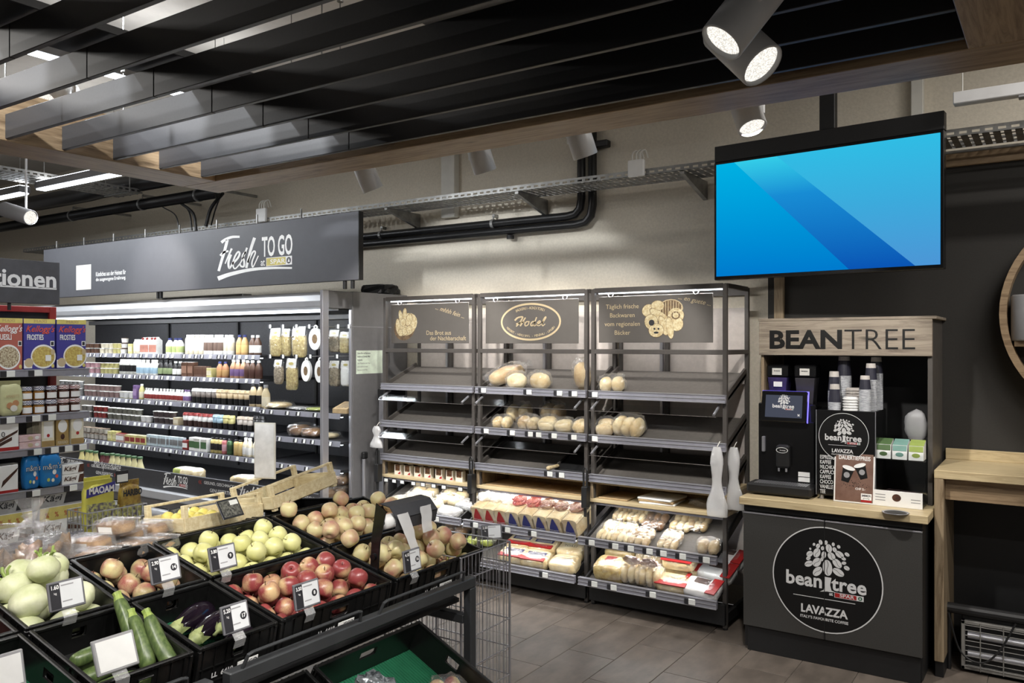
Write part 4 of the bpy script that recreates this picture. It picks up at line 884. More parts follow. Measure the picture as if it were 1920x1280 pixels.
tag(MB().lathe([(.0, 0), (.085, 0), (.088, .01), (.088, .24), (.08, .25), (0, .25)], 24).build('canister', K['grey'], None, True, loc=(rc.x-.46, DW-.10, rc.z-.149)), 'grey canister standing in the round oak shelf', 'canister')
# ================================================================== TELEVISION
A = DV*5.01+RV*1.246+Vector((0, 0, CAM_H)); B = DV*4.24+RV*2.211+Vector((0, 0, CAM_H)); ang = math.atan2(B.y-A.y, B.x-A.x); Wt = (B-A).length; zb = 2.162
tv = thing('television', 'large screen with blue diagonal pattern hanging above the coffee station', 'television', ((A.x+B.x)/2, (A.y+B.y)/2, zb), (0, 0, ang))
hx = Wt/2; hh = .68
MB().rbox(-hx-.016, hx+.016, .004, .06, -.022, hh+.016, .004).build('casing', K['blackgloss'], tv)
MB().rbox(-hx-.016, hx+.016, .01, .07, hh+.017, hh+.115, .003).build('header_bar', K['black'], tv)
MB().rbox(-.005, .08, .02, .07, hh+.115, 3.88-zb, .003).build('pole', K['black'], tv)
MB().rbox(-.05, .125, -.03, .12, 3.88-zb, 3.899-zb, .003).build('ceiling_plate', K['black'], tv)
def screen_mat(name, stops, dirv):
    k = bpy.data.materials.new(name); k.use_nodes = True; nt = k.node_tree; nt.nodes.remove(nt.nodes['Principled BSDF']); N = nt.nodes.new; L = nt.links.new
    tc = N('ShaderNodeTexCoord'); dt = N('ShaderNodeVectorMath'); dt.operation = 'DOT_PRODUCT'; dt.inputs[1].default_value = dirv; L(tc.outputs['Object'], dt.inputs[0])
    ra = N('ShaderNodeValToRGB'); el = ra.color_ramp.elements
    while len(el) < len(stops): el.new(.5)
    for e, (p, c) in zip(el, stops): e.position = p; e.color = lin(c)
    L(dt.outputs['Value'], ra.inputs[0]); em = N('ShaderNodeEmission'); L(ra.outputs[0], em.inputs[0]); em.inputs[1].default_value = 1.0
    L(em.outputs[0], nt.nodes['Material Output'].inputs['Surface']); return k
# local z runs 0..0.68, x runs -hx..hx
s1 = screen_mat('screen_a', [(0, (0, 122, 205)), (.45, (0, 160, 220)), (.68, (0, 176, 226))], (.0, 0, 1)); s2 = screen_mat('screen_b', [(0, (10, 84, 180)), (.45, (24, 140, 212)), (.68, (52, 204, 232))], (0, 0, 1)); s3 = screen_mat('screen_c', [(0, (76, 150, 214)), (.35, (60, 170, 220)), (.68, (48, 188, 228))], (0, 0, 1))
MB().rbox(-hx, hx, 0, .004, 0, hh, .0005).build('screen', s1, tv)
e1, e2 = (-.46*hx*1.7, hh), (-.30*hx, hh)
def scr(p, z): return ((onY(p, z, (A.y+B.y)/2).x-(A.x+B.x)/2), onY(p, z, (A.y+B.y)/2).z-zb)
l1 = (-hx+.115, hh), (-hx+.78, 0.0); l2 = (-hx+.375, hh), (-hx+1.115, 0.0)
MB().poly([(l1[0][0], -.0006, hh), (l1[1][0], -.0006, 0), (l2[1][0], -.0006, 0), (l2[0][0], -.0006, hh)]).build('screen_band', s2, tv)
MB().poly([(l2[0][0], -.0006, hh), (l2[1][0], -.0006, 0), (hx, -.0006, 0), (hx, -.0006, hh)]).build('screen_band', s3, tv)
# ================================================================== CABLE TRAYS, PIPES, WALL FITTINGS
def tray_mesh(L, Wd, H=.042):
    """perforated galvanised tray along +x: slotted side rails and a bottom of cross strips"""
    mb = MB(); t = .0025
    for y in (0, Wd-t):
        mb.box(0, L, y, y+t, 0, H*.30); mb.box(0, L, y, y+t, H*.62, H)
        n = int(L/.06)
        for i in range(n): mb.box(i*.06, i*.06+.024, y, y+t, H*.30, H*.62)
    n = int(L/.05)
    for i in range(n): mb.box(i*.05, i*.05+.034, 0, Wd, 0, t)
    for f in (.2, .5, .8): mb.box(0, L, Wd*f-.008, Wd*f+.008, -.001, t)
    return mb
TYR = 5.0; tz = 2.866
ct = thing('cable_tray', 'long galvanised cable tray running along the back wall', 'cable tray', (-10.5, TYR, tz))
tray_mesh(11.8, .30).build('tray', K['galv'], ct)
for px in (724, 968, 1277, 1650, 560, 380):
    x = onY(px, 380, TYR+.02).x+10.5
    MB().add([(x, 0, -.003), (x+.03, 0, -.003), (x+.03, WB-TYR-.002, -.003), (x, WB-TYR-.002, -.003), (x, .0, -.02), (x+.03, 0, -.02), (x+.03, WB-TYR-.002, -.13), (x, WB-TYR-.002, -.13)], [(0, 1, 2, 3), (4, 7, 6, 5), (0, 4, 5, 1), (1, 5, 6, 2), (2, 6, 7, 3), (3, 7, 4, 0)]).build('bracket', K['galv'], ct)
def junction(px, py, y, s, label):
    p = onY(px, py, y); t = thing('junction_box', label, 'junction box', p, group='junction boxes')
    MB().rbox(-s, s, -.03, .0, -s*.95, s*.95, .006).build('box', K['white'], t)
    for k in (-.5, 0, .5): MB().tube(catmull([(s*k, -.015, s*.9), (s*k, -.01, s*1.7), (s*(k+.3), .02, s*2.1), (s*(k+.5), .04, s*1.2)], 5), .006, 6).build('cable', K['offwhite'], t)
junction(1195, 316, TYR-.004, .058, 'white junction box on the cable tray, left of the television')
junction(493, 404, TYR-.004, .066, 'white junction box with looped cables above the fridge sign')
py_ = 5.365; PZ = onY(1040, 408, py_).z
def pipe(path, r, label, group='black pipes', name='pipe', m='pipe', clamps=()):
    t = thing(name, label, 'pipe', path[0], group=group); o = Vector(path[0])
    MB().tube([Vector(p)-o for p in path], r, 14).build('tube', K[m], t, True)
    for c in clamps:
        c = Vector(c)-o; MB().cyl(c-Vector((.012, 0, 0)), c+Vector((.012, 0, 0)), r+.006, n=14).build('clamp', K['galv'], t)
        MB().rbox(c.x-.012, c.x+.012, c.y, WB-o.y-.002, c.z+r+.02, c.z+r+.045, .002).build('clamp_arm', K['galv'], t)
        MB().cyl(c+Vector((0, 0, r)), c+Vector((0, 0, r+.03)), .006, n=6).build('clamp_bolt', K['galv'], t)
    return t
xa, xb = onY(1090, 330, py_).x, onY(1111, 330, py_).x
pipe([(-15.5, py_, PZ), (xa-.12, py_, PZ), (xa-.05, py_, PZ+.012), (xa-.012, py_, PZ+.05), (xa, py_, PZ+.12), (xa, py_, 3.89)], .032, 'black pipe rising beside the tray, left one of the pair', clamps=[(onY(925, 420, py_).x, py_, PZ), (onY(715, 440, py_).x, py_, PZ)])
pipe([(-15.5, py_, PZ-.068), (xb-.14, py_, PZ-.068), (xb-.06, py_, PZ-.055), (xb-.015, py_, PZ-.01), (xb, py_, PZ+.065), (xb, py_, 3.89)], .032, 'black pipe rising beside the tray, right one of the pair')
p = onY(957, 431, py_); tag(MB().lathe([(.0, 0), (.03, 0), (.03, .028), (.02, .03), (0, .03)], 14).build('drain_plug', K['black'], None, loc=(p.x, py_, PZ-.132)), 'small black plug under the horizontal pipe', 'plug')
p = onY(1130, 270, WB-.04); tag(MB().rbox(-.05, .05, -.03, .035, -.025, .025, .006).build('pipe_valve', K['black'], None, loc=p), 'small black valve on the wall right of the pipes', 'valve')
# pale pipe above the dark wall, unlit lamp housing on the right
zt2 = onY(1840, 287, WB-.06).z; pipe([(-.9, WB-.045, zt2), (3, WB-.045, zt2)], .035, 'pale grey pipe above the dark wall', group=None, m='grey')
a = onY(1788, 187, 4.7); t = thing('linear_ceiling_lamp', 'unlit grey linear lamp at the upper right', 'lamp', a); MB().rbox(0, 1.6, -.035, .035, -.03, .03, .004).build('housing', K['spotgrey'], t); MB().rbox(.28, 1.5, -.03, .03, -.042, -.031, .002).build('diffuser', K['grey'], t)
for x in (.04, 1.4): MB().tube([(x, 0, .03), (x, 0, 3.9-a.z)], .003, 5).build('suspension_wire', K['offwhite'], t)
p = onY(1590, 168, 3.9); tag(MB().rbox(-.045, .045, -.03, .03, 0, .02, .004).build('ceiling_sensor', K['white'], None, loc=(p.x, 3.9, p.z)), 'small white sensor below the oak beam', 'sensor')
MB().cyl((0, 0, .02), (0, 0, 3.9-p.z), .004, n=6).build('stem', K['white'], bpy.data.objects['ceiling_sensor'])
# left: second tray crossing overhead, big black ducts, drooping cables
t2 = thing('cable_tray', 'dark cable tray crossing overhead left of the canopy corner', 'cable tray', (-7.36, 1.4, 3.2), (0, 0, R(90))); tray_mesh(3.2, .40).build('tray', K['galv'], t2)
for x in (.3, 3.05): MB().rbox(x, x+.03, -.01, .41, -.012, -.002, .002).build('cross_channel', K['galv'], t2); 
for x in (.3, 3.05):
    for y in (-.005, .405): MB().cyl((x+.015, y, -.01), (x+.015, y, .7), .005, n=6).build('hanger_rod', K['galv'], t2)
zp = onY(150, 412, 4.95).z
pipe([(-15.5, 4.75, zp), (-6.45, 4.75, zp)], .055, 'glossy black duct at the upper left, lower one', clamps=[(-8.9, 4.75, zp), (-7.6, 4.75, zp), (-6.7, 4.75, zp)])
pipe([(-15.5, 4.6, zp+.16), (-8.3, 4.6, zp+.16), (-8.1, 4.6, zp+.17), (-6.35, 4.6, zp+.17)], .085, 'thick black duct at the upper left, upper one')
for i, (a, b, c) in enumerate((((305, 388), (330, 405), (336, 442)), ((338, 380), (362, 400), (368, 432)), ((340, 380), (355, 398), (360, 432)), ((418, 362), (396, 390), (386, 424)), ((415, 364), (404, 392), (396, 422)))):
    P = [onY(u, v, 4.72+.05*i) for u, v in (a, b, c)]; o = P[0].copy()
    tag(MB().tube([q-o for q in catmull(P, 6)], (.006, .014, .008, .016, .007)[i], 8).build('hanging_cable', K['black' if i % 2 else 'pipe'], None, loc=o), ('thin dark cable curving down to the fridge sign, leftmost of five', 'second dark cable curving down to the fridge sign', 'third dark cable curving down to the fridge sign', 'fourth dark cable curving down, under the canopy corner', 'rightmost dark cable curving down, under the canopy corner')[i], 'cable', 'cables above the fridge sign')
# ================================================================== REFRIGERATED WALL CABINET
def wp(mb, name, m, root, smooth=False):
    """part given in world coordinates under a root that is only translated"""
    o = mb.build(name, m, root, smooth); o.location = -Vector(root.location); return o
FX = -4.70; FL = -9.4; SF = 4.65
fr = thing('refrigerated_cabinet', 'long open refrigerated wall cabinet with lit silver hood', 'fridge', (-7, 4.9, 0))
K['perf'] = mat('fridge_back', (58, 58, 62), .45, .2, var=.15, sc=80)
K['hood'] = mat('fridge_hood', (196, 198, 202), .35, .35, var=.03, sc=10)
hp = [(4.62, 2.165), (4.52, 2.16), (4.455, 2.13), (4.43, 2.085), (4.435, 2.045), (4.46, 2.02), (4.62, 2.015)]
wp(MB().prism(hp, FL, FX-.035, lambda u, v, t: Vector((t, u, v))), 'hood', K['hood'], fr, False)
wp(MB().cyl((FL, 4.472, 2.008), (FX-.04, 4.472, 2.008), .011, n=10), 'lamp_tube', K['led'], fr)
area(((FL+FX)/2, 4.50, 1.998), (R(28), 0, 0), abs(FX-FL)-.1, .04, 24, COOL)
wp(MB().box(FL, FX-.03, 4.62, 5.40, 2.02, 2.16), 'roof', K['fridgedark'], fr)
wp(MB().box(FL, FX-.03, 5.28, 5.40, .2, 2.02), 'back_panel', K['perf'], fr)
for x in (-5.69, -6.8, -7.95): wp(MB().rbox(x-.012, x+.012, 5.26, 5.279, .55, 2.015, .002), 'upright', K['black'], fr)
wp(MB().rbox(FL, FX-.03, 5.2, 5.279, 1.97, 2.015, .004), 'air_duct', K['fridge'], fr)
# right end: aluminium front post, glass, grey panel
wp(MB().rbox(FX-.03, FX, 4.42, 4.485, .3, 2.165, .003), 'end_post', K['alu'], fr)
wp(MB().rbox(FX-.03, FX, 4.742, 5.40, 0, 2.17, .003), 'end_panel', K['fridge'], fr)
wp(MB().rbox(FX-.03, FX, 4.486, 4.741, 2.03, 2.165, .003), 'end_header', K['fridge'], fr); wp(MB().rbox(FX-.03, FX, 4.40, 4.741, .0, .42, .003), 'end_base', K['fridge'], fr)
wp(MB().box(FX-.019, FX-.012, 4.486, 4.741, .42, 2.03), 'end_glass', K['clear'], fr); wp(MB().rbox(FX-.028, FX-.003, 4.725, 4.741, .42, 2.03, .002), 'glass_edge', K['alu'], fr)
# lower front
wp(MB().rbox(FL, FX-.031, 4.40, 4.42, .437, .602, .002), 'front_panel', K['anthra'], fr); wp(MB().rbox(FL, FX-.031, 4.36, 4.44, .355, .436, .012), 'bumper', K['hood'], fr)
wp(MB().rbox(FL, FX-.031, 4.40, 4.44, .272, .354, .002), 'lower_panel', K['fridge'], fr); wp(MB().cyl((FL, 4.385, .225), (FX-.031, 4.385, .225), .045, n=16), 'bumper', K['hood'], fr, True)
wp(MB().box(FL, FX-.031, 4.45, 5.28, .0, .16), 'base', K['black'], fr); wp(MB().box(FL, FX-.031, 4.425, 5.28, .50, .515), 'trough', K['fridgedark'], fr)
bays = [(-9.4, -7.955), (-7.945, -6.805), (-6.795, -5.695), (-5.685, FX-.035)]
FZ = [1.652, 1.446, 1.205, .985, .762]
tm_ = MB().rbox(-.016, .016, -.003, .003, -.016, .016, .001).mesh('price_tag', K['tagwhite']); td_ = MB().rbox(-.030, .016, -.003, .003, -.016, .016, .001).box(-.008, .0155, -.0036, -.003, -.0155, .0155, 1).mesh('price_tag', [K['tagdark'], K['tagwhite']])
random.seed(21)
for bi, (a, b) in enumerate(bays):
    for si, z in enumerate(FZ):
        if bi == 3 and si < 2: continue
        zz = z-(.012 if bi == 3 else 0)
        wp(MB().box(a, b, SF, 5.255, zz-.02, zz), 'shelf', K['fridgedark'], fr)
        ra = wp(MB().prism([(SF-.004, zz+.006), (SF-.012, zz+.006), (SF-.022, zz-.036), (SF-.014, zz-.036)], a, b, lambda u, v, t: Vector((t, u, v))), 'price_rail', K['rail'], fr)
        x = a+.05
        while x < b-.04:
            o = obj('price_tag', tm_ if bi < 3 and random.random() < .6 else td_, ra); o.location = (x, SF-.0225, zz-.015); o.rotation_euler = (R(-13), 0, 0); x += random.choice((.075, .09, .09, .12) if bi < 3 else (.10, .13, .2))
for i, z in enumerate(FZ):      # lamps under the shelves
    xe = -5.70 if i < 2 else FX-.04; zl = z-(.0 if i < 2 else .012); wp(MB().box(FL, xe, SF+.01, SF+.025, zl-.026, zl-.0201), 'shelf_lamp', K['led'], fr)
    area(((FL+xe)/2, SF+.02, zl-.028), (R(22), 0, 0), abs(xe-FL)-.1, .012, 5.5, COOL)
# ------------------------------------------------------------------ chilled goods, run by run from photo pixels
_pc = {}
def pm_(c, **k):
    g = sum(c)/3; c = tuple(int(g+(v-g)*.78) for v in c); nm = 'pack_%d_%d_%d' % c; return mat(nm, c, k.get('r', .4), var=.06, sc=30)
def product(kind, body, lab, cap, r, h):
    """prototype parts: list of (name, mesh)"""
    key = (kind, body, lab, cap, r, h)
    if key in _pc: return _pc[key]
    b, l, c = pm_(body), pm_(lab), pm_(cap); out = []
    if kind == 'cup':
        out = [('cup', MB().lathe([(r*.80, 0), (r*.84, h*.1), (r*.97, h*.9), (r, h*.94)], 14, mf=lambda i: 1 if i == 1 else 0).mesh('cup', [b, l], True)), ('foil_lid', MB().lathe([(r*1.04, h*.945), (r*1.04, h*.97), (r*.9, h), (0, h)], 14).mesh('foil_lid', c))]
    elif kind == 'bottle':
        out = [('body', MB().lathe([(r*.9, 0), (r, h*.03), (r, h*.12), (r*1.005, h*.125), (r*1.005, h*.50), (r, h*.505), (r*.96, h*.62), (r*.55, h*.80), (r*.42, h*.86), (r*.42, h*.88)], 14, mf=lambda i: 1 if i == 3 else 0).mesh('body', [b, l], True)), ('cap', MB().lathe([(r*.5, h*.88), (r*.5, h*.985), (r*.42, h), (0, h)], 12).mesh('cap', c))]
    elif kind == 'tall':
        out = [('body', MB().lathe([(r*.9, 0), (r, h*.03), (r, h*.2), (r*1.005, h*.205), (r*1.005, h*.62), (r, h*.625), (r*.97, h*.78), (r*.7, h*.87), (r*.6, h*.89)], 14, mf=lambda i: 1 if i == 3 else 0).mesh('body', [b, l], True)), ('cap', MB().lathe([(r*.66, h*.89), (r*.66, h*.985), (r*.6, h), (0, h)], 12).mesh('cap', c))]
    elif kind == 'coffee':
        out = [('cup', MB().lathe([(r*.78, 0), (r*.80, h*.04), (r*.86, h*.42), (r*.87, h*.43), (r*.96, h*.80)], 14, mf=lambda i: 1 if i >= 3 else 0).mesh('cup', [b, l], True)), ('dome_lid', MB().lathe([(r*1.02, h*.80), (r*1.02, h*.84), (r*.92, h*.9), (r*.85, h*.985), (r*.7, h)], 14).mesh('dome_lid', c))]
    elif kind == 'carton':
        g = MB().box(-r, r, -r, r, 0, h*.8).add([(-r, -r, h*.8), (r, -r, h*.8), (r, r, h*.8), (-r, r, h*.8), (-r, 0, h*.97), (r, 0, h*.97)], [(0, 1, 5, 4), (2, 3, 4, 5), (1, 2, 5), (3, 0, 4)]).box(-r, r, -.002, .002, h*.95, h)
        out = [('carton', g.mesh('carton', b)), ('label', MB().box(-r*.98, r*.98, -r-.0012, -r, h*.12, h*.55).mesh('label', l)), ('cap', MB().cyl((0, -r*.5, h*.86), (0, -r*.8, h*.95), r*.36, n=10).mesh('cap', c))]
    elif kind == 'box':
        out = [('carton', MB().rbox(-r, r, -r*.8, r*.8, 0, h, .003).mesh('carton', b)), ('label', MB().box(-r*.9, r*.9, -r*.8-.0012, -r*.8, h*.25, h*.75).mesh('label', l)), ('top_flap', MB().box(-r*.98, r*.98, -r*.78, r*.78, h, h+.0015).mesh('top_flap', c))]
    elif kind == 'carafe':
        out = [('body', MB().lathe([(r*.85, 0), (r, h*.06), (r*.98, h*.25), (r*.55, h*.62), (r*.42, h*.82), (r*.5, h*.88)], 14, mf=lambda i: 1 if i == 1 else 0).mesh('body', [b, l], True)), ('cap', MB().lathe([(r*.55, h*.88), (r*.55, h*.98), (r*.5, h), (0, h)], 12).mesh('cap', c))]
    _pc[key] = out; return out
RUN_END = {}
NAMES = {'cup': ('dairy_cup', 'cup'), 'bottle': ('drink_bottle', 'bottle'), 'tall': ('drink_bottle', 'bottle'), 'coffee': ('coffee_cup', 'drink cup'), 'carton': ('drink_carton', 'carton'), 'box': ('chilled_box', 'box'), 'carafe': ('juice_bottle', 'bottle')}
def run(row, p0, p1, kind, body, lab, cap, r, h, label, stack=1, y=None, z=None, gapf=2.06):
    zb_ = FZ[row]+.001 if z is None else z; y = SF+.06 if y is None else y
    if kind in ('cup', 'coffee'): gapf = 2.13
    xa, xb = onY(p0, 700, y).x+r*1.05, onY(p1, 700, y).x-r*.5; xa = max(xa, RUN_END.get((row, y > 4.6), -99)+r*1.05); n = max(1, int((xb-xa)/(r*gapf)+1.001)) if xb > xa-r*.8 else 0; RUN_END[(row, y > 4.6)] = xa+(n-1)*r*gapf+r*1.04 if n else RUN_END.get((row, y > 4.6), -99); P = product(kind, body, lab, cap, r, h); nm, cat = NAMES[kind]
    ws = ('top', 'second', 'third', 'fourth', 'fifth', 'lowest')[row]; full = label+(', %s fridge shelf' % ws if row < 5 else ', in the fridge trough')
    for i in range(n):
        for s_ in range(stack):
            t = thing(nm, full, cat, (xa+i*r*gapf, y+random.uniform(-.008, .008), zb_+s_*(h+.002)), (0, 0, 0 if kind in ('carton', 'box') else random.uniform(-.5, .5)), group=full)
            for pn, me in P: obj(pn, me, t)
WHT = (226, 226, 222); CRM = (216, 206, 176); BRN = (98, 66, 50); DRK = (34, 32, 34); ORG = (206, 158, 92); BLU = (52, 60, 118); GRY = (150, 150, 150); YEL = (206, 196, 118); RED = (150, 48, 44); PUR = (124, 92, 150); GRN = (70, 108, 66); LBL = (150, 186, 208); PNK = (206, 150, 160)
# top shelf
run(0, 158, 191, 'cup', WHT, BRN, GRY, .036, .052, 'white dairy cup with brown band, stacked in twos', 2)
run(0, 191, 214, 'cup', WHT, CRM, WHT, .036, .052, 'plain white dairy cup, stacked in twos', 2)
run(0, 214, 229, 'cup', CRM, YEL, CRM, .036, .052, 'cream yellow dairy cup, stacked in twos', 2)
run(0, 229, 243, 'cup', BRN, WHT, BRN, .036, .052, 'brown dairy cup, stacked in threes', 3)
run(0, 243, 253, 'box', YEL, CRM, YEL, .034, .10, 'yellow carton beside the brown cups')
run(0, 253, 268, 'tall', CRM, WHT, WHT, .028, .145, 'pale yellow bottle with white cap')
run(0, 268, 301, 'carton', WHT, (190, 120, 100), RED, .034, .165, 'white milk carton with red top edge')
run(0, 315, 349, 'bottle', WHT, (170, 186, 110), BLU, .040, .155, 'white milk bottle with green band and blue cap')
run(0, 349, 382, 'tall', CRM, WHT, WHT, .034, .185, 'pale yellow and white drink bottle')
run(0, 382, 419, 'tall', WHT, (120, 96, 84), WHT, .034, .182, 'white drink bottle with brown picture band')
run(0, 419, 446, 'tall', WHT, CRM, WHT, .034, .180, 'white drink bottle with beige picture band')
run(0, 446, 470, 'bottle', ORG, (224, 186, 110), BLU, .033, .180, 'orange drink bottle with blue cap')
run(0, 470, 490, 'bottle', BRN, WHT, WHT, .033, .175, 'brown milk drink bottle with white cap')
# second shelf
run(1, 158, 191, 'cup', (206, 196, 190), PNK, WHT, .036, .055, 'pinkish dairy cup, stacked in twos', 2)
run(1, 191, 226, 'cup', CRM, YEL, WHT, .036, .055, 'cream dairy cup, stacked in twos', 2)
run(1, 226, 258, 'tall', (206, 206, 196), DRK, WHT, .030, .150, 'white bottle with dark stripe band')
run(1, 258, 300, 'bottle', WHT, LBL, WHT, .034, .150, 'milky bottle with pale blue band')
run(1, 300, 327, 'bottle', DRK, (140, 160, 110), DRK, .034, .150, 'dark green bottle with black cap')
run(1, 327, 346, 'bottle', DRK, WHT, WHT, .030, .140, 'black and white bottle')
run(1, 346, 366, 'box', BRN, (150, 110, 90), (200, 196, 190), .040, .135, 'brown drink carton with pale top')
run(1, 366, 393, 'box', (110, 80, 66), BRN, BRN, .032, .10, 'small brown drink carton')
run(1, 393, 409, 'box', YEL, CRM, CRM, .036, .085, 'small yellow carton')
run(1, 409, 433, 'bottle', (196, 130, 84), ORG, BLU, .032, .145, 'amber drink bottle with blue cap')
run(1, 433, 461, 'bottle', (196, 140, 96), PUR, WHT, .033, .165, 'amber drink bottle with violet band')
run(1, 461, 490, 'bottle', BRN, (90, 54, 44), WHT, .033, .160, 'dark brown cocoa bottle')
# third shelf
run(2, 116, 160, 'cup', (170, 170, 168), GRY, WHT, .040, .075, 'grey dairy cup with picture, stacked in twos', 2)
run(2, 160, 226, 'cup', (196, 192, 188), (150, 120, 116), WHT, .038, .060, 'grey and rose dairy cup, stacked in twos', 2)
run(2, 226, 251, 'cup', YEL, WHT, WHT, .038, .07, 'yellow dairy cup')
run(2, 251, 262, 'box', PUR, (160, 130, 180), PUR, .030, .135, 'violet carton')
run(2, 262, 271, 'bottle', YEL, CRM, WHT, .028, .150, 'yellow bottle beside the violet carton')
run(2, 271, 345, 'bottle', WHT, RED, WHT, .024, .115, 'small white bottle with red fruit band')
run(2, 345, 362, 'bottle', WHT, PUR, PUR, .026, .115, 'small white bottle with violet cap')
run(2, 362, 408, 'coffee', DRK, (120, 110, 104), WHT, .034, .135, 'black and grey iced coffee cup')
run(2, 408, 471, 'coffee', DRK, (206, 180, 136), (206, 180, 136), .036, .135, 'black and beige iced coffee cup')
run(2, 471, 490, 'bottle', (206, 182, 136), DRK, DRK, .037, .20, 'large beige coffee bottle with black label')
run(2, 490, 512, 'bottle', (206, 186, 140), CRM, GRY, .037, .205, 'large plain beige coffee bottle', z=FZ[2]-.011)
# fourth shelf
run(3, 158, 178, 'cup', (190, 186, 180), (120, 116, 110), WHT, .036, .06, 'grey dairy cup, stacked in twos', 2)
run(3, 178, 206, 'cup', WHT, RED, WHT, .036, .06, 'white dairy cup with red cherries, stacked in twos', 2)
run(3, 206, 268, 'cup', WHT, (110, 110, 96), WHT, .038, .058, 'white dairy cup with dark print, stacked in twos', 2)
run(3, 268, 291, 'cup', (214, 206, 170), WHT, WHT, .038, .060, 'cream dairy cup with white band')
run(3, 291, 329, 'cup', (196, 190, 186), (80, 66, 66), WHT, .040, .058, 'grey dairy cup with dark band, stacked in twos', 2)
run(3, 329, 346, 'box', (200, 180, 140), CRM, CRM, .040, .07, 'beige pudding pack')
run(3, 346, 401, 'coffee', (70, 46, 40), WHT, RED, .034, .125, 'brown iced coffee cup with red lid')
run(3, 401, 421, 'coffee', DRK, LBL, LBL, .034, .125, 'iced coffee cup with pale blue upper half')
run(3, 421, 446, 'coffee', DRK, YEL, YEL, .034, .125, 'iced coffee cup with yellow upper half')
run(3, 446, 476, 'coffee', DRK, (206, 196, 186), (180, 160, 140), .034, .125, 'iced coffee cup with white upper half')
run(3, 476, 497, 'coffee', DRK, (60, 60, 60), DRK, .034, .14, 'all black iced coffee cup')
# fifth shelf
run(4, 158, 206, 'cup', (110, 84, 70), (196, 190, 180), (140, 120, 100), .036, .058, 'brown mousse cup, stacked in twos', 2)
run(4, 206, 221, 'box', YEL, (220, 210, 150), YEL, .036, .10, 'yellow dessert pack')
run(4, 221, 240, 'box', (196, 150, 140), WHT, RED, .038, .085, 'red and white dessert pack')
run(4, 240, 276, 'box', YEL, RED, (206, 200, 160), .042, .085, 'yellow dessert pack with red label')
run(4, 276, 346, 'box', (170, 188, 196), (120, 120, 120), (196, 206, 210), .022, .105, 'slim silver milk slice pack in a row')
run(4, 346, 359, 'box', RED, WHT, RED, .040, .085, 'red and white snack pack')
run(4, 359, 397, 'box', WHT, GRN, WHT, .045, .12, 'white carton with green leaf print')
run(4, 397, 418, 'tall', (190, 170, 96), DRK, DRK, .027, .14, 'small yellow juice bottle with black label')
run(4, 418, 428, 'tall', (190, 96, 96), PNK, DRK, .027, .14, 'small pink juice bottle')
run(4, 428, 441, 'tall', GRN, (50, 80, 50), DRK, .027, .14, 'small green juice bottle')
run(4, 441, 455, 'tall', (206, 172, 96), (210, 180, 110), DRK, .027, .14, 'small amber juice bottle')
run(4, 455, 500, 'bottle', (220, 208, 176), WHT, WHT, .032, .165, 'cream yogurt drink bottle')
# trough behind the front panel
run(5, 150, 187, 'carafe', (206, 192, 120), (216, 204, 140), GRN, .042, .17, 'yellow juice carafe with green cap', z=.516, y=4.50)
run(5, 187, 206, 'carafe', (104, 48, 50), (130, 60, 60), GRN, .042, .16, 'dark red juice carafe with green cap', z=.516, y=4.50)
run(5, 206, 275, 'carafe', (206, 196, 140), (190, 176, 110), GRN, .045, .17, 'pale yellow juice carafe with green cap', z=.516, y=4.50)
for i, (px, lab) in enumerate(((342, 'flat pale salad pack lying in the trough behind the first slogan'), (356, 'second flat salad pack in the trough, right of the first'), (452, 'flat pack in the trough left of the white sign'))):
    p = onY(px, 880, 4.52); flat_pack(Matrix.Translation((p.x, 4.55, .516))@Matrix.Rotation(R(5*i), 4, 'Z'), .22, .15, .115, lab, 'flat packs in the fridge trough', 'breadp' if i else 'lime', [(-.3, .3, -.2, .3, 'paper')], None, 'salad_pack', 'pack')
# ------------------------------------------------------------------ hooks with hanging snack bags (right fridge bay)
K['pasta'] = mat('dry_pasta', (206, 190, 128), .5, c2=(150, 128, 74), sc=45, bump=.4)
K['seeds'] = mat('seed_mix', (180, 166, 140), .5, c2=(110, 96, 76), sc=70, bump=.4)
hookm = MB().cyl((0, .50, 0), (0, 0, 0), .004, n=6).cyl((0, 0, 0), (0, -.006, .018), .004, n=6).mesh('hook', K['alu'])
def hang_bag(px, py_t, py_b, w2, label, kind, group, y=4.72, k=0, m='pasta'):
    p = onY(px, py_t, y); h = p.z-onY(px, py_b, y).z; t = thing('snack_bag', label, 'snack bag', p, group=group)
    if kind == 'bag':
        MB().add([(-w2, -.004, 0), (w2, -.004, 0), (w2*1.02, -.016, -h*.30), (-w2*1.02, -.016, -h*.30)], [(0, 1, 2, 3)]).build('header', K['paper'], t)
        MB().poly([(u, -.0135-.0, v) for u, v in ell(0, -h*.16, w2*.5, h*.05)]).build('print', K['yelp'], t)
        blob(w2*2, .05, h*.74, k, .16, 3, 16, 9, 4.5).build('contents', K[m], t, True, loc=(0, 0, -h)); blob(w2*2.1, .056, h, k+9, .12, 5, 16, 9, 5).build('bag', K['film'], t, loc=(0, 0, -h))
    else:
        q = ell(0, -h*.56, w2, h*.46, 0, 28)
        MB().prism(q, -.012, .012, lambda u, v, s_: Vector((u, s_, v))).build('card', K['white'], t); MB().poly([(u, -.0128, v) for u, v in ell(0, -h*.56, w2*.45, h*.2)]).build('print', K['tanmid'], t)
        MB().tube([(w2*.25*math.cos(a), 0, -h*.07+h*.07*math.sin(a)) for a in (i*math.pi/6 for i in range(13))], .006, 6).build('hanger_loop', K['white'], t)
    return t
GH = 'snack bags on the fridge hooks'
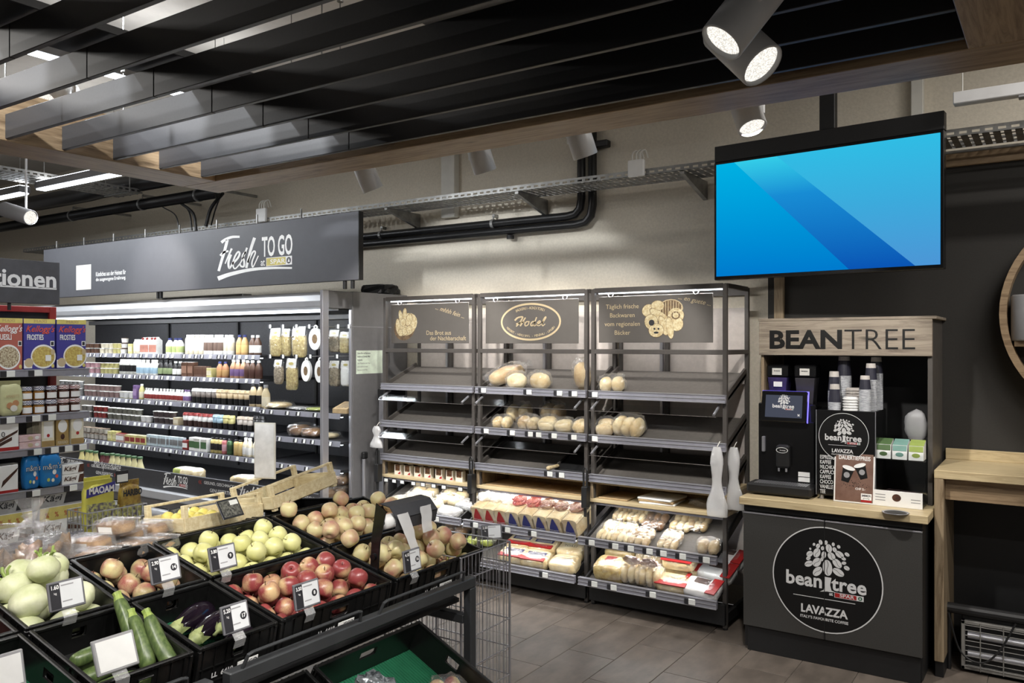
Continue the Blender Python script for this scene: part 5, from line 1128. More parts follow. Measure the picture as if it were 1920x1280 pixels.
bags = [(518, 615, 668, .062, 'bag', 'bag of pale pasta on the upper hooks, leftmost', 0, 'pasta'), (537, 616, 668, .05, 'bag', 'bag of pasta on the upper hooks, second from left', 3, 'pasta'), (562, 612, 670, .075, 'bag', 'wide bag of pasta on the upper hooks behind the oval packs', 5, 'pasta'), (592, 610, 655, .072, 'oval', 'white oval pack on the upper hooks', 0, ''),
        (523, 674, 720, .045, 'bag', 'dark seed bag on the lower hooks, leftmost', 7, 'seeds'), (548, 672, 731, .06, 'bag', 'long bag of pasta on the lower hooks', 9, 'pasta'), (575, 671, 714, .055, 'oval', 'left white oval pack on the lower hooks', 0, ''), (600, 671, 716, .052, 'oval', 'right white oval pack on the lower hooks', 0, '')]
for i, (px, a, b, w_, kd, lab, k, m) in enumerate(bags): hang_bag(px, a, b, w_, lab, kd, GH, 4.71+.03*(i % 2), k, m)
for i, (px, a, b, m, lab) in enumerate(((628, 618, 660, 'seeds', 'seed bag seen through the end glass, upper left'), (648, 622, 662, 'pasta', 'pasta bag seen through the end glass, upper right'), (628, 676, 724, 'seeds', 'seed bag seen through the end glass, lower left'), (650, 676, 724, 'paper', 'white bag seen through the end glass, lower right'))):
    hang_bag(px, a, b, .055, lab, 'bag', 'snack bags behind the end glass', 4.90, i+20, m)
for row, (py_, pxs) in enumerate(((612, (507, 531, 556, 580, 608, 634, 654)), (668, (507, 531, 556, 582, 606, 632)))):
    for px in pxs:
        p = onY(px, py_, 4.70); o = obj('hook', hookm, fr); o.location = p-Vector(fr.location); g = obj('hook_tag', td_, o, (.012, -.012, .0))
# right bay low shelves: bread and sliced packs
for i, (row, px, lab, kd, sx, sy, sz) in enumerate(((2, 520, 'milky bag lying at the left of the right fridge bay', 'breadp', .28, .22, .06), (2, 562, 'flat clear pack in the middle of the right fridge bay shelf', 'silver', .22, .18, .03), (2, 592, 'flat green pack right of the milky bag', 'lime', .18, .16, .03), (3, 563, 'brown loaf in clear bag on the lower right fridge shelf', 'breadd', .15, .22, .10), (3, 588, 'pair of rolls in clear bag on the lower right fridge shelf', 'breadd', .17, .2, .08), (3, 618, 'small clear pack near the end post', 'bread', .14, .14, .05))):
    p = onY(px, 760, SF+.14); bagged_bread(Matrix.Translation((p.x, SF+.15, FZ[row]-.011))@Matrix.Rotation(R(8*i-20), 4, 'Z'), sx, sy, sz, 300+i*3, lab, 'packs in the right fridge bay', kd, 1, knot=(i in (3, 4)), name='chilled_pack')
p = onY(645, 765, SF+.12); t = thing('sandwich_box', 'kraft sandwich box by the end glass on the third fridge shelf', 'box', (p.x, SF+.13, FZ[2]-.011)); MB().add([(-.08, -.06, 0), (.08, -.06, 0), (.08, .08, 0), (-.08, .08, 0), (-.08, .08, .085), (.08, .08, .085), (.08, -.06, .035), (-.08, -.06, .035)], [(0, 1, 6, 7), (7, 6, 5, 4), (1, 2, 5, 6), (3, 0, 7, 4), (2, 3, 4, 5), (0, 3, 2, 1)]).build('carton', K['brown'], t); MB().add([(-.06, -.045, .0425), (.06, -.045, .0425), (.06, .06, .0805), (-.06, .06, .0805)], [(0, 1, 2, 3)]).build('window', K['film'], t)
for i, (px, py, sx) in enumerate(((628, 935, .16), (648, 930, .15), (630, 905, .15), (648, 898, .14))):
    p = onX(px, py, FX-.14); bagged_bread(Matrix.Translation((FX-.15, p.y, .516+(.095 if i > 1 else 0)))@Matrix.Rotation(R(80+i*9), 4, 'Z'), .2, .12, .09, 340+i*5, ('lower left sausage pack behind the end glass', 'lower right sausage pack behind the end glass', 'upper left sausage pack behind the end glass', 'upper right sausage pack behind the end glass')[i], 'packs stacked behind the end glass', 'breadd', 2, knot=False, name='chilled_pack')
# ------------------------------------------------------------------ sign above the fridge
SY = 4.40; sg_ = thing('fridge_sign', 'long grey sign with white brush lettering hanging above the fridge', 'sign', ((-8.6-4.3)/2, SY, 2.225))
a, b = onY(110, 500, SY).x-.3, onY(672, 460, SY).x; W = (b-a)/2; sg_.location.x = (a+b)/2; HS = .505
MB().rbox(-W, W, 0, .045, 0, HS, .002).build('panel', K['signgrey'], sg_); MB().rbox(W+.0005, W+.006, -.001, .046, 0, HS, .001).build('edge', K['black'], sg_)
for x in (W-.08, W-.16, -W*.1, -W*.12): MB().rbox(x-.012, x+.012, .01, .034, -.062, 0, .002).build('support', K['black'], sg_)
for i in range(8): MB().rbox(-W+.25+i*.52, -W+.26+i*.52, -.002, .01, HS+.0, HS+.075, .001).build('hanger_clip', K['galv'], sg_)
OS = sg_.location
def s2(u, v, h=-.0012): p = onY(380+u/4.795, 380+v/4.795, SY); return Vector((p.x-OS.x, h, p.z-OS.z))
FRESH = [([(169, 357), (210, 328), (267, 308), (334, 306)], 26.3, 20.5), ([(223, 334), (199, 428), (170, 525), (145, 614)], 27.4, 22.8), ([(158, 475), (190, 446), (233, 434)], 19.4, 17.1), ([(203, 548), (224, 497), (245, 451), (263, 411)], 9.1, 19.4), ([(255, 465), (236, 519), (233, 559), (243, 589), (267, 551)], 22.8, 14.8), ([(267, 551), (316, 499), (334, 457), (320, 441), (293, 479), (274, 537), (279, 582), (299, 589), (341, 542)], 19.4, 11.4), ([(341, 542), (376, 468), (400, 404)], 10.3, 17.1), ([(388, 440), (360, 479), (374, 525), (371, 571), (347, 571), (338, 554)], 20.5, 14.8), ([(468, 314), (441, 394), (416, 485), (393, 586)], 27.4, 21.7), ([(407, 537), (438, 468), (462, 435), (474, 452), (447, 525), (445, 565), (457, 572), (502, 476)], 17.1, 9.1)]
def fresh_mark(parent, fn, big=True):
    mb = MB(); mw = lambda q: fn(*q)
    for pts, w0, w1 in FRESH: stroke(mb, pts, w0, w1, fn=fn, n=5)
    stroke(mb, [(138, 682), (250, 642), (430, 602), (620, 586), (804, 586)], 40, 16, fn=fn, n=5)
    mb.build('brush_lettering', K['paper'], parent)
    p0, p1 = fn(530, 300), fn(810, 480); ht = abs(fn(670, 290).z-fn(670, 475).z)
    fit_text('TO GO', K['paper'], parent, fn(533, 390).x, fn(808, 390).x, fn(670, 385).z-ht/2, fn(670, 385).z+ht/2, p0.y, bold=.022)
    zc = fn(690, 524).z; hh_ = ht*.21
    fit_text('at', K['paper'], parent, fn(523, 540).x, fn(560, 540).x, zc-hh_*.8, zc+hh_*.6, p0.y, bold=.01)
    x0, x1 = fn(572, 524).x, fn(804, 524).x; y = p0.y
    def Q(a, b, c, d, m, e): MB().poly([(a, y-e, c), (b, y-e, c), (b, y-e, d), (a, y-e, d)]).build('shop_logo', K[m], parent)
    Q(x0, x1, zc-hh_, zc+hh_, 'paper', 0); lx = x0+(x1-x0)*.76; Q(x0+.004, lx, zc-hh_*.86, zc+hh_*.86, 'yelp' if big else 'redp', .0004)
    fit_text('SPAR', K['paper'], parent, x0+(lx-x0)*.22, lx-.004, zc-hh_*.55, zc+hh_*.55, y-.0008, bold=.012)
    cx = (lx+x1)/2; MB().poly([(cx+u, y-.0004, zc+v) for u, v in ell(0, 0, (x1-lx)*.36, (x1-lx)*.36)]).build('shop_logo', K['signgrey'], parent); MB().poly([(cx-(x1-lx)*.18, y-.0008, zc-hh_*.35), (cx+(x1-lx)*.18, y-.0008, zc-hh_*.35), (cx, y-.0008, zc+hh_*.5)]).build('shop_logo', K['paper'], parent)
fresh_mark(sg_, s2)
a = onY(143, 498, SY)-OS; b = onY(171, 542, SY)-OS
MB().poly([(a.x, -.001, b.z), (b.x, -.001, b.z), (b.x, -.001, a.z), (a.x, -.001, a.z)]).build('picture', K['offwhite'], sg_)
for f, m in ((.28, 'white'), (.70, 'white')):
    x = a.x+(b.x-a.x)*f; w_ = (b.x-a.x)*.16; MB().poly([(x-w_, -.0016, b.z+.01), (x+w_, -.0016, b.z+.01), (x+w_, -.0016, b.z+.10), (x+w_*.4, -.0016, b.z+.16), (x+w_*.4, -.0016, a.z-.02), (x-w_*.4, -.0016, a.z-.02), (x-w_*.4, -.0016, b.z+.16), (x-w_, -.0016, b.z+.10)]).build('picture', K[m], sg_)
for i, s_ in enumerate(('Köstliches aus der Heimat für', 'die ausgewogene Ernährung.')):
    p = onY(180, 514+11*i, SY)-OS; q = onY(236, 514+11*i, SY)-OS; fit_text(s_, K['paper'], sg_, p.x, q.x, p.z-.022, p.z+.022, -.001, bold=.01)
# front panel slogans of the fridge
K['redl'] = mat('light_red_print', (176, 70, 60), .5)
def panel_slogan(u0, k):
    """u0: left end of the mark in the 300,780 crop; drawn straight on the fridge front panel"""
    O = Vector(fr.location); pA = onY(300+u0/4.795, 780+(600+.15*(u0-30))/4.795, 4.40); sc = .20/ .52
    bx = onY(380+135/4.795, 380, SY).x; bz = onY(470, 380+490/4.795, SY).z
    def fn(u, v): q = s2(u, v)+Vector(OS); return Vector((pA.x+(q.x-bx)*sc-O.x, 4.3988-O.y, .525+(q.z-bz)*sc-O.z))
    fresh_mark(fr, fn, False); xr = pA.x+.58-O.x-.05
    fit_text('GESUND, GESCHMACKVOLL,', K['paper'], fr, xr+.06, xr+.56, .545, .575, 4.3988-O.y, bold=.008); fit_text('GENUSSFERTIG.', K['paper'], fr, xr+.14, xr+.44, .488, .518, 4.3988-O.y, bold=.008)
    for x, z in ((xr+.0, .56), (xr+.022, .56), (xr+.46, .503), (xr+.482, .503)):
        s_ = -1 if x < xr+.1 else 1; mb = MB(); stroke(mb, [(x, z+.015), (x+.014*s_, z), (x, z-.015)], .008, .008, fn=lambda u, v: Vector((u, 4.3988-O.y, v)), n=1); mb.build('print', K['redl'], fr)
for u0 in (30, 715, -900): panel_slogan(u0, 0)
text('Milchprodukte', .10, K['paper'], fr, frame(onY(200, 873, 4.3988)-Vector(fr.location), (1, 0, 0), (0, 0, 1)), shear=.3, xs=.8)
for i, s_ in enumerate(('TIERGESCHICHTEN', 'VERGLEICHEN')): text(s_, .05, K['paper'], fr, frame(onY(140, 866+10*i, 4.3988)-Vector(fr.location), (1, 0, 0), (0, 0, 1)), xs=.7)
# things lying on the fridge roof, ladder and notice on its end
tag(blob(.30, .22, .09, 8, .3, 4, 18, 8, 5).build('cable_bundle', K['black'], None, loc=(FX-.18, 5.25, 2.171)), 'black bundle lying on the fridge roof at the right end', 'bundle')
tag(MB().rbox(-.6, .6, -.05, .05, 0, .03, .004).build('ceiling_strip', K['galv'], None, loc=(-6.6, 4.75, 2.166)), 'pale metal strip lying on the fridge roof under the sign', 'strip')
n0 = onX(668, 657, FX+.002); n1 = onX(717, 699, FX+.002)
t = thing('paper_notice', 'pale green paper notice on the end of the fridge', 'notice', (FX+.001, (n0.y+n1.y)/2, (n0.z+n1.z)/2)); hw, hh_ = (n1.y-n0.y)/2, (n0.z-n1.z)/2
K['mint'] = mat('mint_paper', (206, 218, 200), .6); MB().box(0, .0012, -hw, hw, -hh_, hh_).build('sheet', K['mint'], t)
for i, s_ in enumerate(('Unsere Brot und Backwaren', 'werden aus Schweizer Mehl', 'hergestellt.', 'Unser Weizenbrot, ohne Weiss-', 'schaft, stammt aus Kanton', 'Backstube von der Mühle')): text(s_, .021 if i < 3 else .018, K['print'], t, frame((.0018, -hw+.012, hh_-.022-.027*i), (0, 1, 0), (0, 0, 1)), ax='LEFT', xs=.62, bold=.0003 if i < 3 else 0)
ld = thing('step_ladder', 'folded aluminium step ladder leaning between fridge and bread rack', 'ladder', (FX+.10, 5.0, 0))
for y in (-.02, .20): MB().rbox(-.03, .03, y-.014, y+.014, .02, 1.32, .003).build('rail', K['alu'], ld); MB().rbox(-.034, .034, y-.018, y+.018, 0, .03, .003).build('foot', K['black'], ld)
for i in range(4): MB().rbox(-.03, .03, -.006, .186, .22+i*.26, .25+i*.26, .003).build('step', K['alu'], ld)
MB().rbox(-.036, .036, -.045, .225, 1.32, 1.385, .006).build('top_cap', K['black'], ld)
ld2 = thing('broom_handle', 'grey pole with black tip leaning on the fridge end', 'pole', (FX+.045, 4.82, 0)); MB().cyl((0, 0, 0), (0, 0, .83), .014, n=10).build('pole', K['alu'], ld2); MB().rbox(-.018, .018, -.02, .035, .83, .885, .008).build('tip', K['black'], ld2)
# ================================================================== SNACK GONDOLA (left edge), faces +x
GX = -5.90; GB = -6.36; GE = 3.27; GS = 1.3
gd = thing('shelf_gondola', 'grey snack shelf with red uprights at the left edge', 'shelf unit', (GX, 2.3, 0))
for si, z in enumerate((1.575, 1.262, 1.030, .745, .40)):
    wp(MB().box(GB+.04, GX-.03, GS, GE-.01, z-.025, z), 'shelf', K['shelf'], gd)
    ra = wp(MB().rbox(GX-.03, GX, GS, GE, z-.050, z+.001, .003).box(GX, GX+.003, GS, GE, z-.006, z), 'price_rail', K['rail'], gd)
    for px in ((14, 66), (14, 62, 92), (65, 97, 123, 150), (62, 132), ())[si]:
        p = onX(px, 700, GX); o = obj('price_tag', _tagm, ra, (GX+.004, p.y, z-.026), (0, 0, R(90))); o.scale = (1.35, 1, 1.2)
wp(MB().box(GB, GB+.012, GS, GE-.02, .05, 2.0), 'back_panel', K['black'], gd)
wp(MB().rbox(GB-.01, GB+.04, GE-.07, GE-.02, 0, 2.03, .003), 'upright', K['red'], gd); wp(MB().rbox(GB-.01, GB+.04, GS, GE-.0705, 1.985, 2.03, .003), 'top_bar', K['red'], gd)
wp(MB().box(GB, GX-.05, GS, GE-.03, .0, .12), 'base', K['black'], gd)
sgn = thing('aisle_sign', 'dark grey aisle sign with white word above the snack shelf', 'sign', (GX-.05, 2.2, 2.032)); ye = onX(112, 500, GX-.05).y
MB().rbox(-.03, 0, GS-2.2, ye-2.2, 0, .30, .002).build('panel', mat('aisle_sign_grey', (62, 62, 66), .6), sgn)
me = text_mesh('Aktionen', .165, K['logow'], bold=.004, ax='RIGHT'); p = onX(107, 527, GX-.05)
obj('lettering', me, sgn, M=frame((.0012, p.y-2.2, p.z-2.032), (0, 1, 0), (0, 0, 1)))
p = onX(106, 541, GX-.05); MB().box(0, .0012, -.9, p.y-2.2, p.z-2.032-.008, p.z-2.032+.004).build('underline', K['logow'], sgn)
for y in (-.6, .55): MB().rbox(-.022, -.008, y-.01, y+.01, -.05, 0, .002).build('support', K['black'], sgn)
def gbox(name, px0, px1, z, h, dx, label, cat, body, group=None, xo=0, prints=()):
    """upright pack facing +x between two photo columns; prints: polygons in (v across 0..1, w up 0..1) on its face"""
    y0, y1 = onX(px0, 700, GX+xo).y, onX(px1, 700, GX+xo).y; w_ = y1-y0
    t = thing(name, label, cat, (GX+xo-.012, (y0+y1)/2, z+.001), group=group)
    MB().rbox(-dx, 0, -w_/2+.001, w_/2-.001, 0, h, .003).build('carton', K[body] if isinstance(body, str) else body, t)
    for i, (poly, m) in enumerate(prints):
        MB().poly([(.0008+.0003*i, (u-.5)*w_, v*h) for u, v in poly]).build('print', K[m] if isinstance(m, str) else m, t)
    return t, w_
def gtext(t, s, w_, h, u0, u1, v0, v1, m, **k):
    me = text_mesh(s, 1.0, m, **k).copy(); X = [v.co.x for v in me.vertices]; Yv = [v.co.y for v in me.vertices]; sx = (u1-u0)*w_/(max(X)-min(X)); sy = (v1-v0)*h/(max(Yv)-min(Yv))
    for v in me.vertices: v.co = ((v.co.x-min(X))*sx, (v.co.y-min(Yv))*sy, 0)
    return obj('lettering', me, t, M=frame((.0026, (u0-.5)*w_, v0*h), (0, 1, 0), (0, 0, 1)))
rect = lambda a, b, c, d: [(a, c), (b, c), (b, d), (a, d)]
K['cblue'] = mat('cereal_blue', (66, 62, 140), .4, var=.04); K['cred'] = mat('cereal_red', (172, 96, 84), .4, var=.04); K['kred'] = mat('script_red', (206, 84, 60), .45)
K['flakes'] = mat('cereal_flakes', (206, 190, 110), .6, c2=(170, 140, 70), sc=60); K['muesli'] = mat('muesli', (214, 206, 176), .6, c2=(120, 92, 64), sc=90)
for i, (a, b) in enumerate(((-64, -14), (-12, 44), (46, 105), (108, 163))):
    red = i < 2; lab = ('red cereal box cut by the left edge', 'red cereal box with a muesli bowl', 'left violet cereal box with flakes bowl', 'right violet cereal box at the end of the shelf')[i]
    pr = [(rect(0, 1, .905, 1), 'yelp'), (ell(.52 if red else .62, .25, .40, .24, 0, 28), 'white'), (ell(.52 if red else .62, .25, .36, .205, 0, 28), 'muesli' if red else 'flakes'), (rect(.84, .97, .46, .56), 'white'), (rect(.86, .95, .475, .545), 'print'), (ell(.92, .06, .05, .04), 'yelp')]
    if not red: pr += [(rect(0, .26, .02, .18), 'white'), (ell(.16, .13, .14, .09), 'tan'), (ell(.92, .34, .07, .06), 'tan'), (rect(.68, .86, .16, .28), 'white')]
    t, w_ = gbox('cereal_box', a, b, 1.575, .35, .08, lab, 'cereal box', 'cred' if red else 'cblue', 'cereal boxes', prints=pr)
    gtext(t, 'MAXI', w_, .35, .32, .72, .925, .98, K['brown']); gtext(t, "Kellogg's", w_, .35, .06, .99, .70, .87, K['white'] if red else K['kred'], shear=.4, bold=.01)
    gtext(t, 'MUESLI' if red else 'FROSTIES', w_, .35, .10, .62, .58, .69, K['white'], bold=.02, shear=-.05)
    if not red: gtext(t, 'WIN', w_, .35, .70, .84, .19, .26, K['cblue'], bold=.02)
# jam jars with chequered lids
K['jam'] = mat('jam_dark', (70, 40, 30), .2, var=.3); K['honey'] = mat('jam_amber', (150, 104, 46), .2, var=.2)
def checker(name, c1):
    k = bpy.data.materials.new(name); k.use_nodes = True; nt = k.node_tree; ch = nt.nodes.new('ShaderNodeTexChecker'); tc = nt.nodes.new('ShaderNodeTexCoord'); ch.inputs['Scale'].default_value = 130; ch.inputs['Color1'].default_value = lin(c1); ch.inputs['Color2'].default_value = lin((226, 226, 226))
    nt.links.new(tc.outputs['Object'], ch.inputs['Vector']); nt.links.new(ch.outputs[0], nt.nodes['Principled BSDF'].inputs['Base Color']); return k
CB, CR = checker('gingham_blue', (60, 64, 110)), checker('gingham_red', (150, 70, 66))
for i, (a, b) in enumerate(((46, 68), (69, 91), (92, 114), (115, 137), (137, 158))):
    for r_ in range(2):
        for d in range(2):
            if d and i != 0 and i != 4: continue
            y = (onX(a, 740, GX).y+onX(b, 740, GX).y)/2; hw = (onX(b, 740, GX).y-onX(a, 740, GX).y)/2*.97
            t = thing('jam_jar', 'jam jar with white label and %s chequered lid, in the two-high jar row' % ('blue' if i < 3 else 'red'), 'jar', (GX-.06-.095*d, y, 1.263+.098*r_), group='jam jars with %s lids' % ('blue' if i < 3 else 'red'))
            MB().lathe([(hw*.86, 0), (hw*.96, .006), (hw*.96, .055), (hw*.8, .066)], 16).build('jar', K['honey'] if i in (0, 1) else K['jam'], t, True); MB().lathe([(hw*.9, .066), (hw, .068), (hw, .09), (hw*.9, .095), (0, .095)], 16).build('lid', CB if i < 3 else CR, t)
            if not d:
                mb = MB(); n = 8; vs = []
                for k in range(n+1):
                    q = R(-60+120*k/n); vs += [(hw*.985*math.cos(q), hw*.985*math.sin(q), .010), (hw*.985*math.cos(q), hw*.985*math.sin(q), .050)]
                mb.add(vs, [(2*k, 2*k+2, 2*k+3, 2*k+1) for k in range(n)]); mb.build('label', K['paper'], t)
K['sage'] = mat('amaretti_bag', (196, 196, 150), .45, var=.08); K['cookie'] = mat('cookie_print', (180, 130, 90), .6)
def pouch(px0, px1, z, h, dx, label, body, group=None, xo=0, tiltd=0, name='sweet_bag', k=1, prints=()):
    y0, y1 = onX(px0, 800, GX+xo).y, onX(px1, 800, GX+xo).y; w_ = y1-y0; t = thing(name, label, 'bag', (GX+xo-dx/2-.006, (y0+y1)/2, z+.001), (0, R(tiltd), 0), group=group)
    mb = blob(dx, w_*.98, h*.9, k, .10, 3, 18, 10, 4.5); mb.build('bag', K[body] if isinstance(body, str) else body, t, True)
    MB().rbox(-.003, .003, -w_*.46, w_*.46, h*.86, h, .001).build('seal', K[body], t)
    for i, (poly, m) in enumerate(prints):
        MB().poly([(dx/2+.003+.0006*i, (u-.5)*w_, v*h) for u, v in poly]).build('print', K[m], t)
    return t, w_, dx/2+.006
t, w_, xx = pouch(0, 45, 1.262, .24, .06, 'sage green biscuit bag with cookie picture', 'sage', None, k=4, prints=[(ell(.42, .30, .14, .09), 'cookie'), (ell(.66, .36, .14, .09), 'cookie'), (ell(.58, .22, .15, .09), 'offwhite')]); o = gtext(t, 'AMARETTI', w_, .24, .25, .8, .52, .60, K['brown']); o.location.x = xx
# chocolate boxes on the third shelf
K['gold'] = mat('gold_foil', (176, 150, 96), .35, .4, var=.1); K['goldw'] = mat('cream_box', (226, 220, 196), .45); K['pinkbox'] = mat('pink_box', (220, 196, 198), .45, c2=(196, 160, 160), sc=14)
t, w_ = gbox('chocolate_box', -30, 37, 1.030, .19, .05, 'white chocolate bar box with brown bars, left end', 'chocolate box', 'white', prints=[([(.45, .3), (.95, .62), (.98, .72), (.45, .42)], 'choc'), ([(.3, .08), (.8, .36), (.8, .48), (.3, .2)], 'choc'), (rect(0, 1, 0, .12), 'redp')]); gtext(t, '10', w_, .19, .42, .6, .5, .68, K['print'])
for r_ in range(2): gbox('chocolate_box', 38, 79, 1.030+.048*r_, .046, .08, 'pink chocolate box, %s of the two stacked' % ('lower', 'upper')[r_], 'chocolate box', 'pinkbox', 'pink chocolate boxes', prints=[(ell(.5, .5, .12, .3), 'tan'), (ell(.8, .5, .1, .25), 'white')])
for i in range(6): gbox('chocolate_box', 63+i*2.6, 65.2+i*2.6, 1.03, .185, .09, 'narrow cream chocolate box edge in the row left of the red-topped box', 'chocolate box', 'goldw', 'cream boxes seen edge on', xo=-.10)
for i, (a, b, m, lab) in enumerate(((80, 104, 'goldw', 'cream chocolate box with red ribbon print'), (107, 131, 'gold', 'brown gold chocolate box with white roundel'), (135, 159, 'goldw', 'pale chocolate box with white roundel at the shelf end'))):
    t, w_ = gbox('chocolate_box', a, b, 1.030, .205, .04, lab, 'chocolate box', m, 'gift chocolate boxes', prints=[(rect(0, 1, 0, .2), 'gold'), (ell(.5, .66, .36, .22) if i else rect(.15, .85, .3, .85), 'white')]+([(ell(.5, .3, .16, .1), 'choc')] if i == 1 else [(ell(.5, .38, .12, .06), 'redp')])); gtext(t, 'FERRERO', w_, .205, .12, .88, .05, .15, K['brown'] if i != 1 else K['goldw'])
# fourth shelf: bars, blue candy bags, wafers
for r_ in range(2):
    t, w_ = gbox('chocolate_box', -30, 36, .745, .185, .06, 'white snack bar carton with wafer picture, %s' % ('front one', 'behind the front one')[r_], 'chocolate box', 'white', 'snack bar cartons', xo=-.07*r_, prints=[([(.5, .2), (.95, .75), (1, .9), (.55, .45)], 'choc'), (rect(0, 1, 0, .1), 'redp')])
K['candyblue'] = mat('candy_blue', (30, 118, 186), .3, var=.06)
for i, (a, b, xo) in enumerate(((46, 78, 0), (77, 118, .02), (48, 80, -.09), (80, 114, -.08))):
    t, w_, xx = pouch(a, b, .745, .255, .07, ('left bright blue candy bag', 'right bright blue candy bag', 'bright blue candy bag behind the left one', 'bright blue candy bag behind the right one')[i], 'candyblue', 'blue candy bags', xo, 0, 'candy_bag', i+3, [(ell(.62, .42, .09, .07), 'white'), (ell(.35, .22, .07, .05), 'lime'), (ell(.55, .2, .07, .05), 'goldw'), (ell(.72, .3, .07, .05), 'kred')] if i < 2 else [])
    if i < 2: o = gtext(t, "m&m's", w_, .255, .08, .92, .50, .68, K['print'], bold=.03); o.location.x = xx+.002; o = gtext(t, "m&m's", w_, .255, .09, .91, .51, .67, K['white'], bold=-.012); o.location.x = xx+.0026
for r_ in range(2):
    t, w_ = gbox('wafer_box', 118, 159, .745+.072*r_, .070, .09, 'white wafer box with brown script, %s of two at the shelf end' % ('lower', 'upper')[r_], 'wafer box', 'white', 'stacked wafer boxes', prints=[([(.72, .1), (1, .1), (1, .95), (.8, .9)], 'choc')]); gtext(t, 'Kägi', w_, .07, .08, .66, .22, .80, K['kred'] if 0 else K['choc'], shear=.25, bold=.02)
# wafer cartons on the bottom shelf with yellow offer tape
K['wgrey'] = mat('wafer_grey', (160, 160, 160), .45)
for i, (a, b) in enumerate(((-8, 62), (76, 156))):
    t, w_ = gbox('wafer_carton', a, b, .40, .30, .14, ('left wafer carton wrapped with yellow percent tape', 'right wafer carton wrapped with yellow percent tape')[i], 'carton', 'white', 'wafer cartons with offer tape', prints=[(rect(0, 1, .68, 1), 'wgrey'), ([(.55, .72), (.98, .72), (.98, .95), (.62, .98)], 'print'), (rect(0, 1, .36, .66), 'yelp'), ([(.6, .03), (.98, .03), (.98, .3), (.66, .32)], 'wgrey'), ([(.64, .10), (.95, .05), (.95, .13), (.66, .2)], 'choc')])
    gtext(t, 'Kägi', w_, .30, .06, .52, .76, .95, K['print'], shear=.25, bold=.02); gtext(t, 'Kägi', w_, .30, .08, .5, .06, .27, K['choc'], shear=.25, bold=.02)
    for u in (.12, .34, .56, .8): gtext(t, '%', w_, .30, u, u+.09, .43, .55, K['redl'], bold=.01)
# wire basket of sweets beside the gondola
BXx = -5.30; by0, by1 = onX(160, 950, BXx).y, onX(272, 950, BXx).y; bz = onX(215, 1000, BXx).z
wb = thing('wire_basket', 'wire basket on legs holding sweet bags in front of the fridge', 'basket', (BXx-.10, (by0+by1)/2, 0)); hw = (by1-by0)/2
g = MB()
for z in (0, .09, .17):
    g.tube([(-.12, -hw, bz+z), (.12, -hw, bz+z), (.12, hw, bz+z), (-.12, hw, bz+z), (-.12, -hw, bz+z)], .004, 6)
n = 12
for i in range(n+1):
    y = -hw+2*hw*i/n
    for x in (-.12, .12): g.cyl((x, y, bz), (x, y, bz+.17), .0028, n=5)
    g.cyl((-.12, y, bz), (.12, y, bz), .0028, n=5)
for i in range(1, 6):
    for y in (-hw, hw): g.cyl((-.12+.04*i, y, bz), (-.12+.04*i, y, bz+.17), .0028, n=5)
g.build('wire_mesh', K['alu'], wb)['kind'] = 'stuff'
for x in (-.12, .12):
    for y in (-hw, hw): MB().cyl((x, y, 0), (x, y, bz), .008, n=8).build('leg', K['alu'], wb)
K['sweety'] = mat('sweet_yellow', (196, 190, 84), .35, var=.08); K['golds'] = mat('sweet_gold', (176, 150, 70), .35, c2=(110, 80, 40), sc=14)
K['sweetmix'] = mat('sweet_mix_print', (190, 190, 110), .4, c2=(96, 90, 100), sc=46, detail=2)
o_ = BXx-GX
t, w_, xx = pouch(161, 218, bz+.004, .36, .07, 'big yellow chewy sweet bag in the wire basket', 'sweety', None, o_-.04, 0, 'candy_bag', 8, [([(.02, .70), (.96, .78), (.98, .95), (.03, .86)], 'cblue'), (rect(.03, .97, .12, .58), 'sweetmix')]); o = gtext(t, 'MAOAM', w_, .36, .10, .92, .76, .89, K['white'], bold=.04); o.location.x = xx+.002
t, w_, xx = pouch(229, 268, bz+.004, .33, .07, 'gold sweet bag leaning right in the wire basket', 'golds', None, o_-.04, 0, 'candy_bag', 9, [(rect(.05, .95, .1, .5), 'sweetmix')]); o = gtext(t, 'HARIBO', w_, .33, .05, .95, .68, .82, K['print'], bold=.05); o.location.x = xx+.002
t, w_, xx = pouch(160, 214, bz+.004, .37, .06, 'second yellow sweet bag behind the big one', 'sweety', None, o_-.13, 0, 'candy_bag', 10)
t, w_, xx = pouch(214, 232, bz+.004, .17, .06, 'small clear sweet bag between the big ones', 'sweetmix', None, o_-.04, 0, 'candy_bag', 11)
p = onX(229, 893, BXx+.03); t = thing('price_card', 'dark framed price card clipped to the wire basket', 'price tag', (BXx+.028, p.y, bz+.17), (0, 0, 0)); MB().rbox(-.003, .003, -.045, .045, p.z-bz-.215, p.z-bz-.13, .002).build('frame', K['tagdark'], t); MB().box(.003, .0042, -.036, .04, p.z-bz-.205, p.z-bz-.155).build('screen', K['tagwhite'], t); MB().box(-.002, .002, -.008, .008, -.02, p.z-bz-.215).build('clip', K['clear'], t)
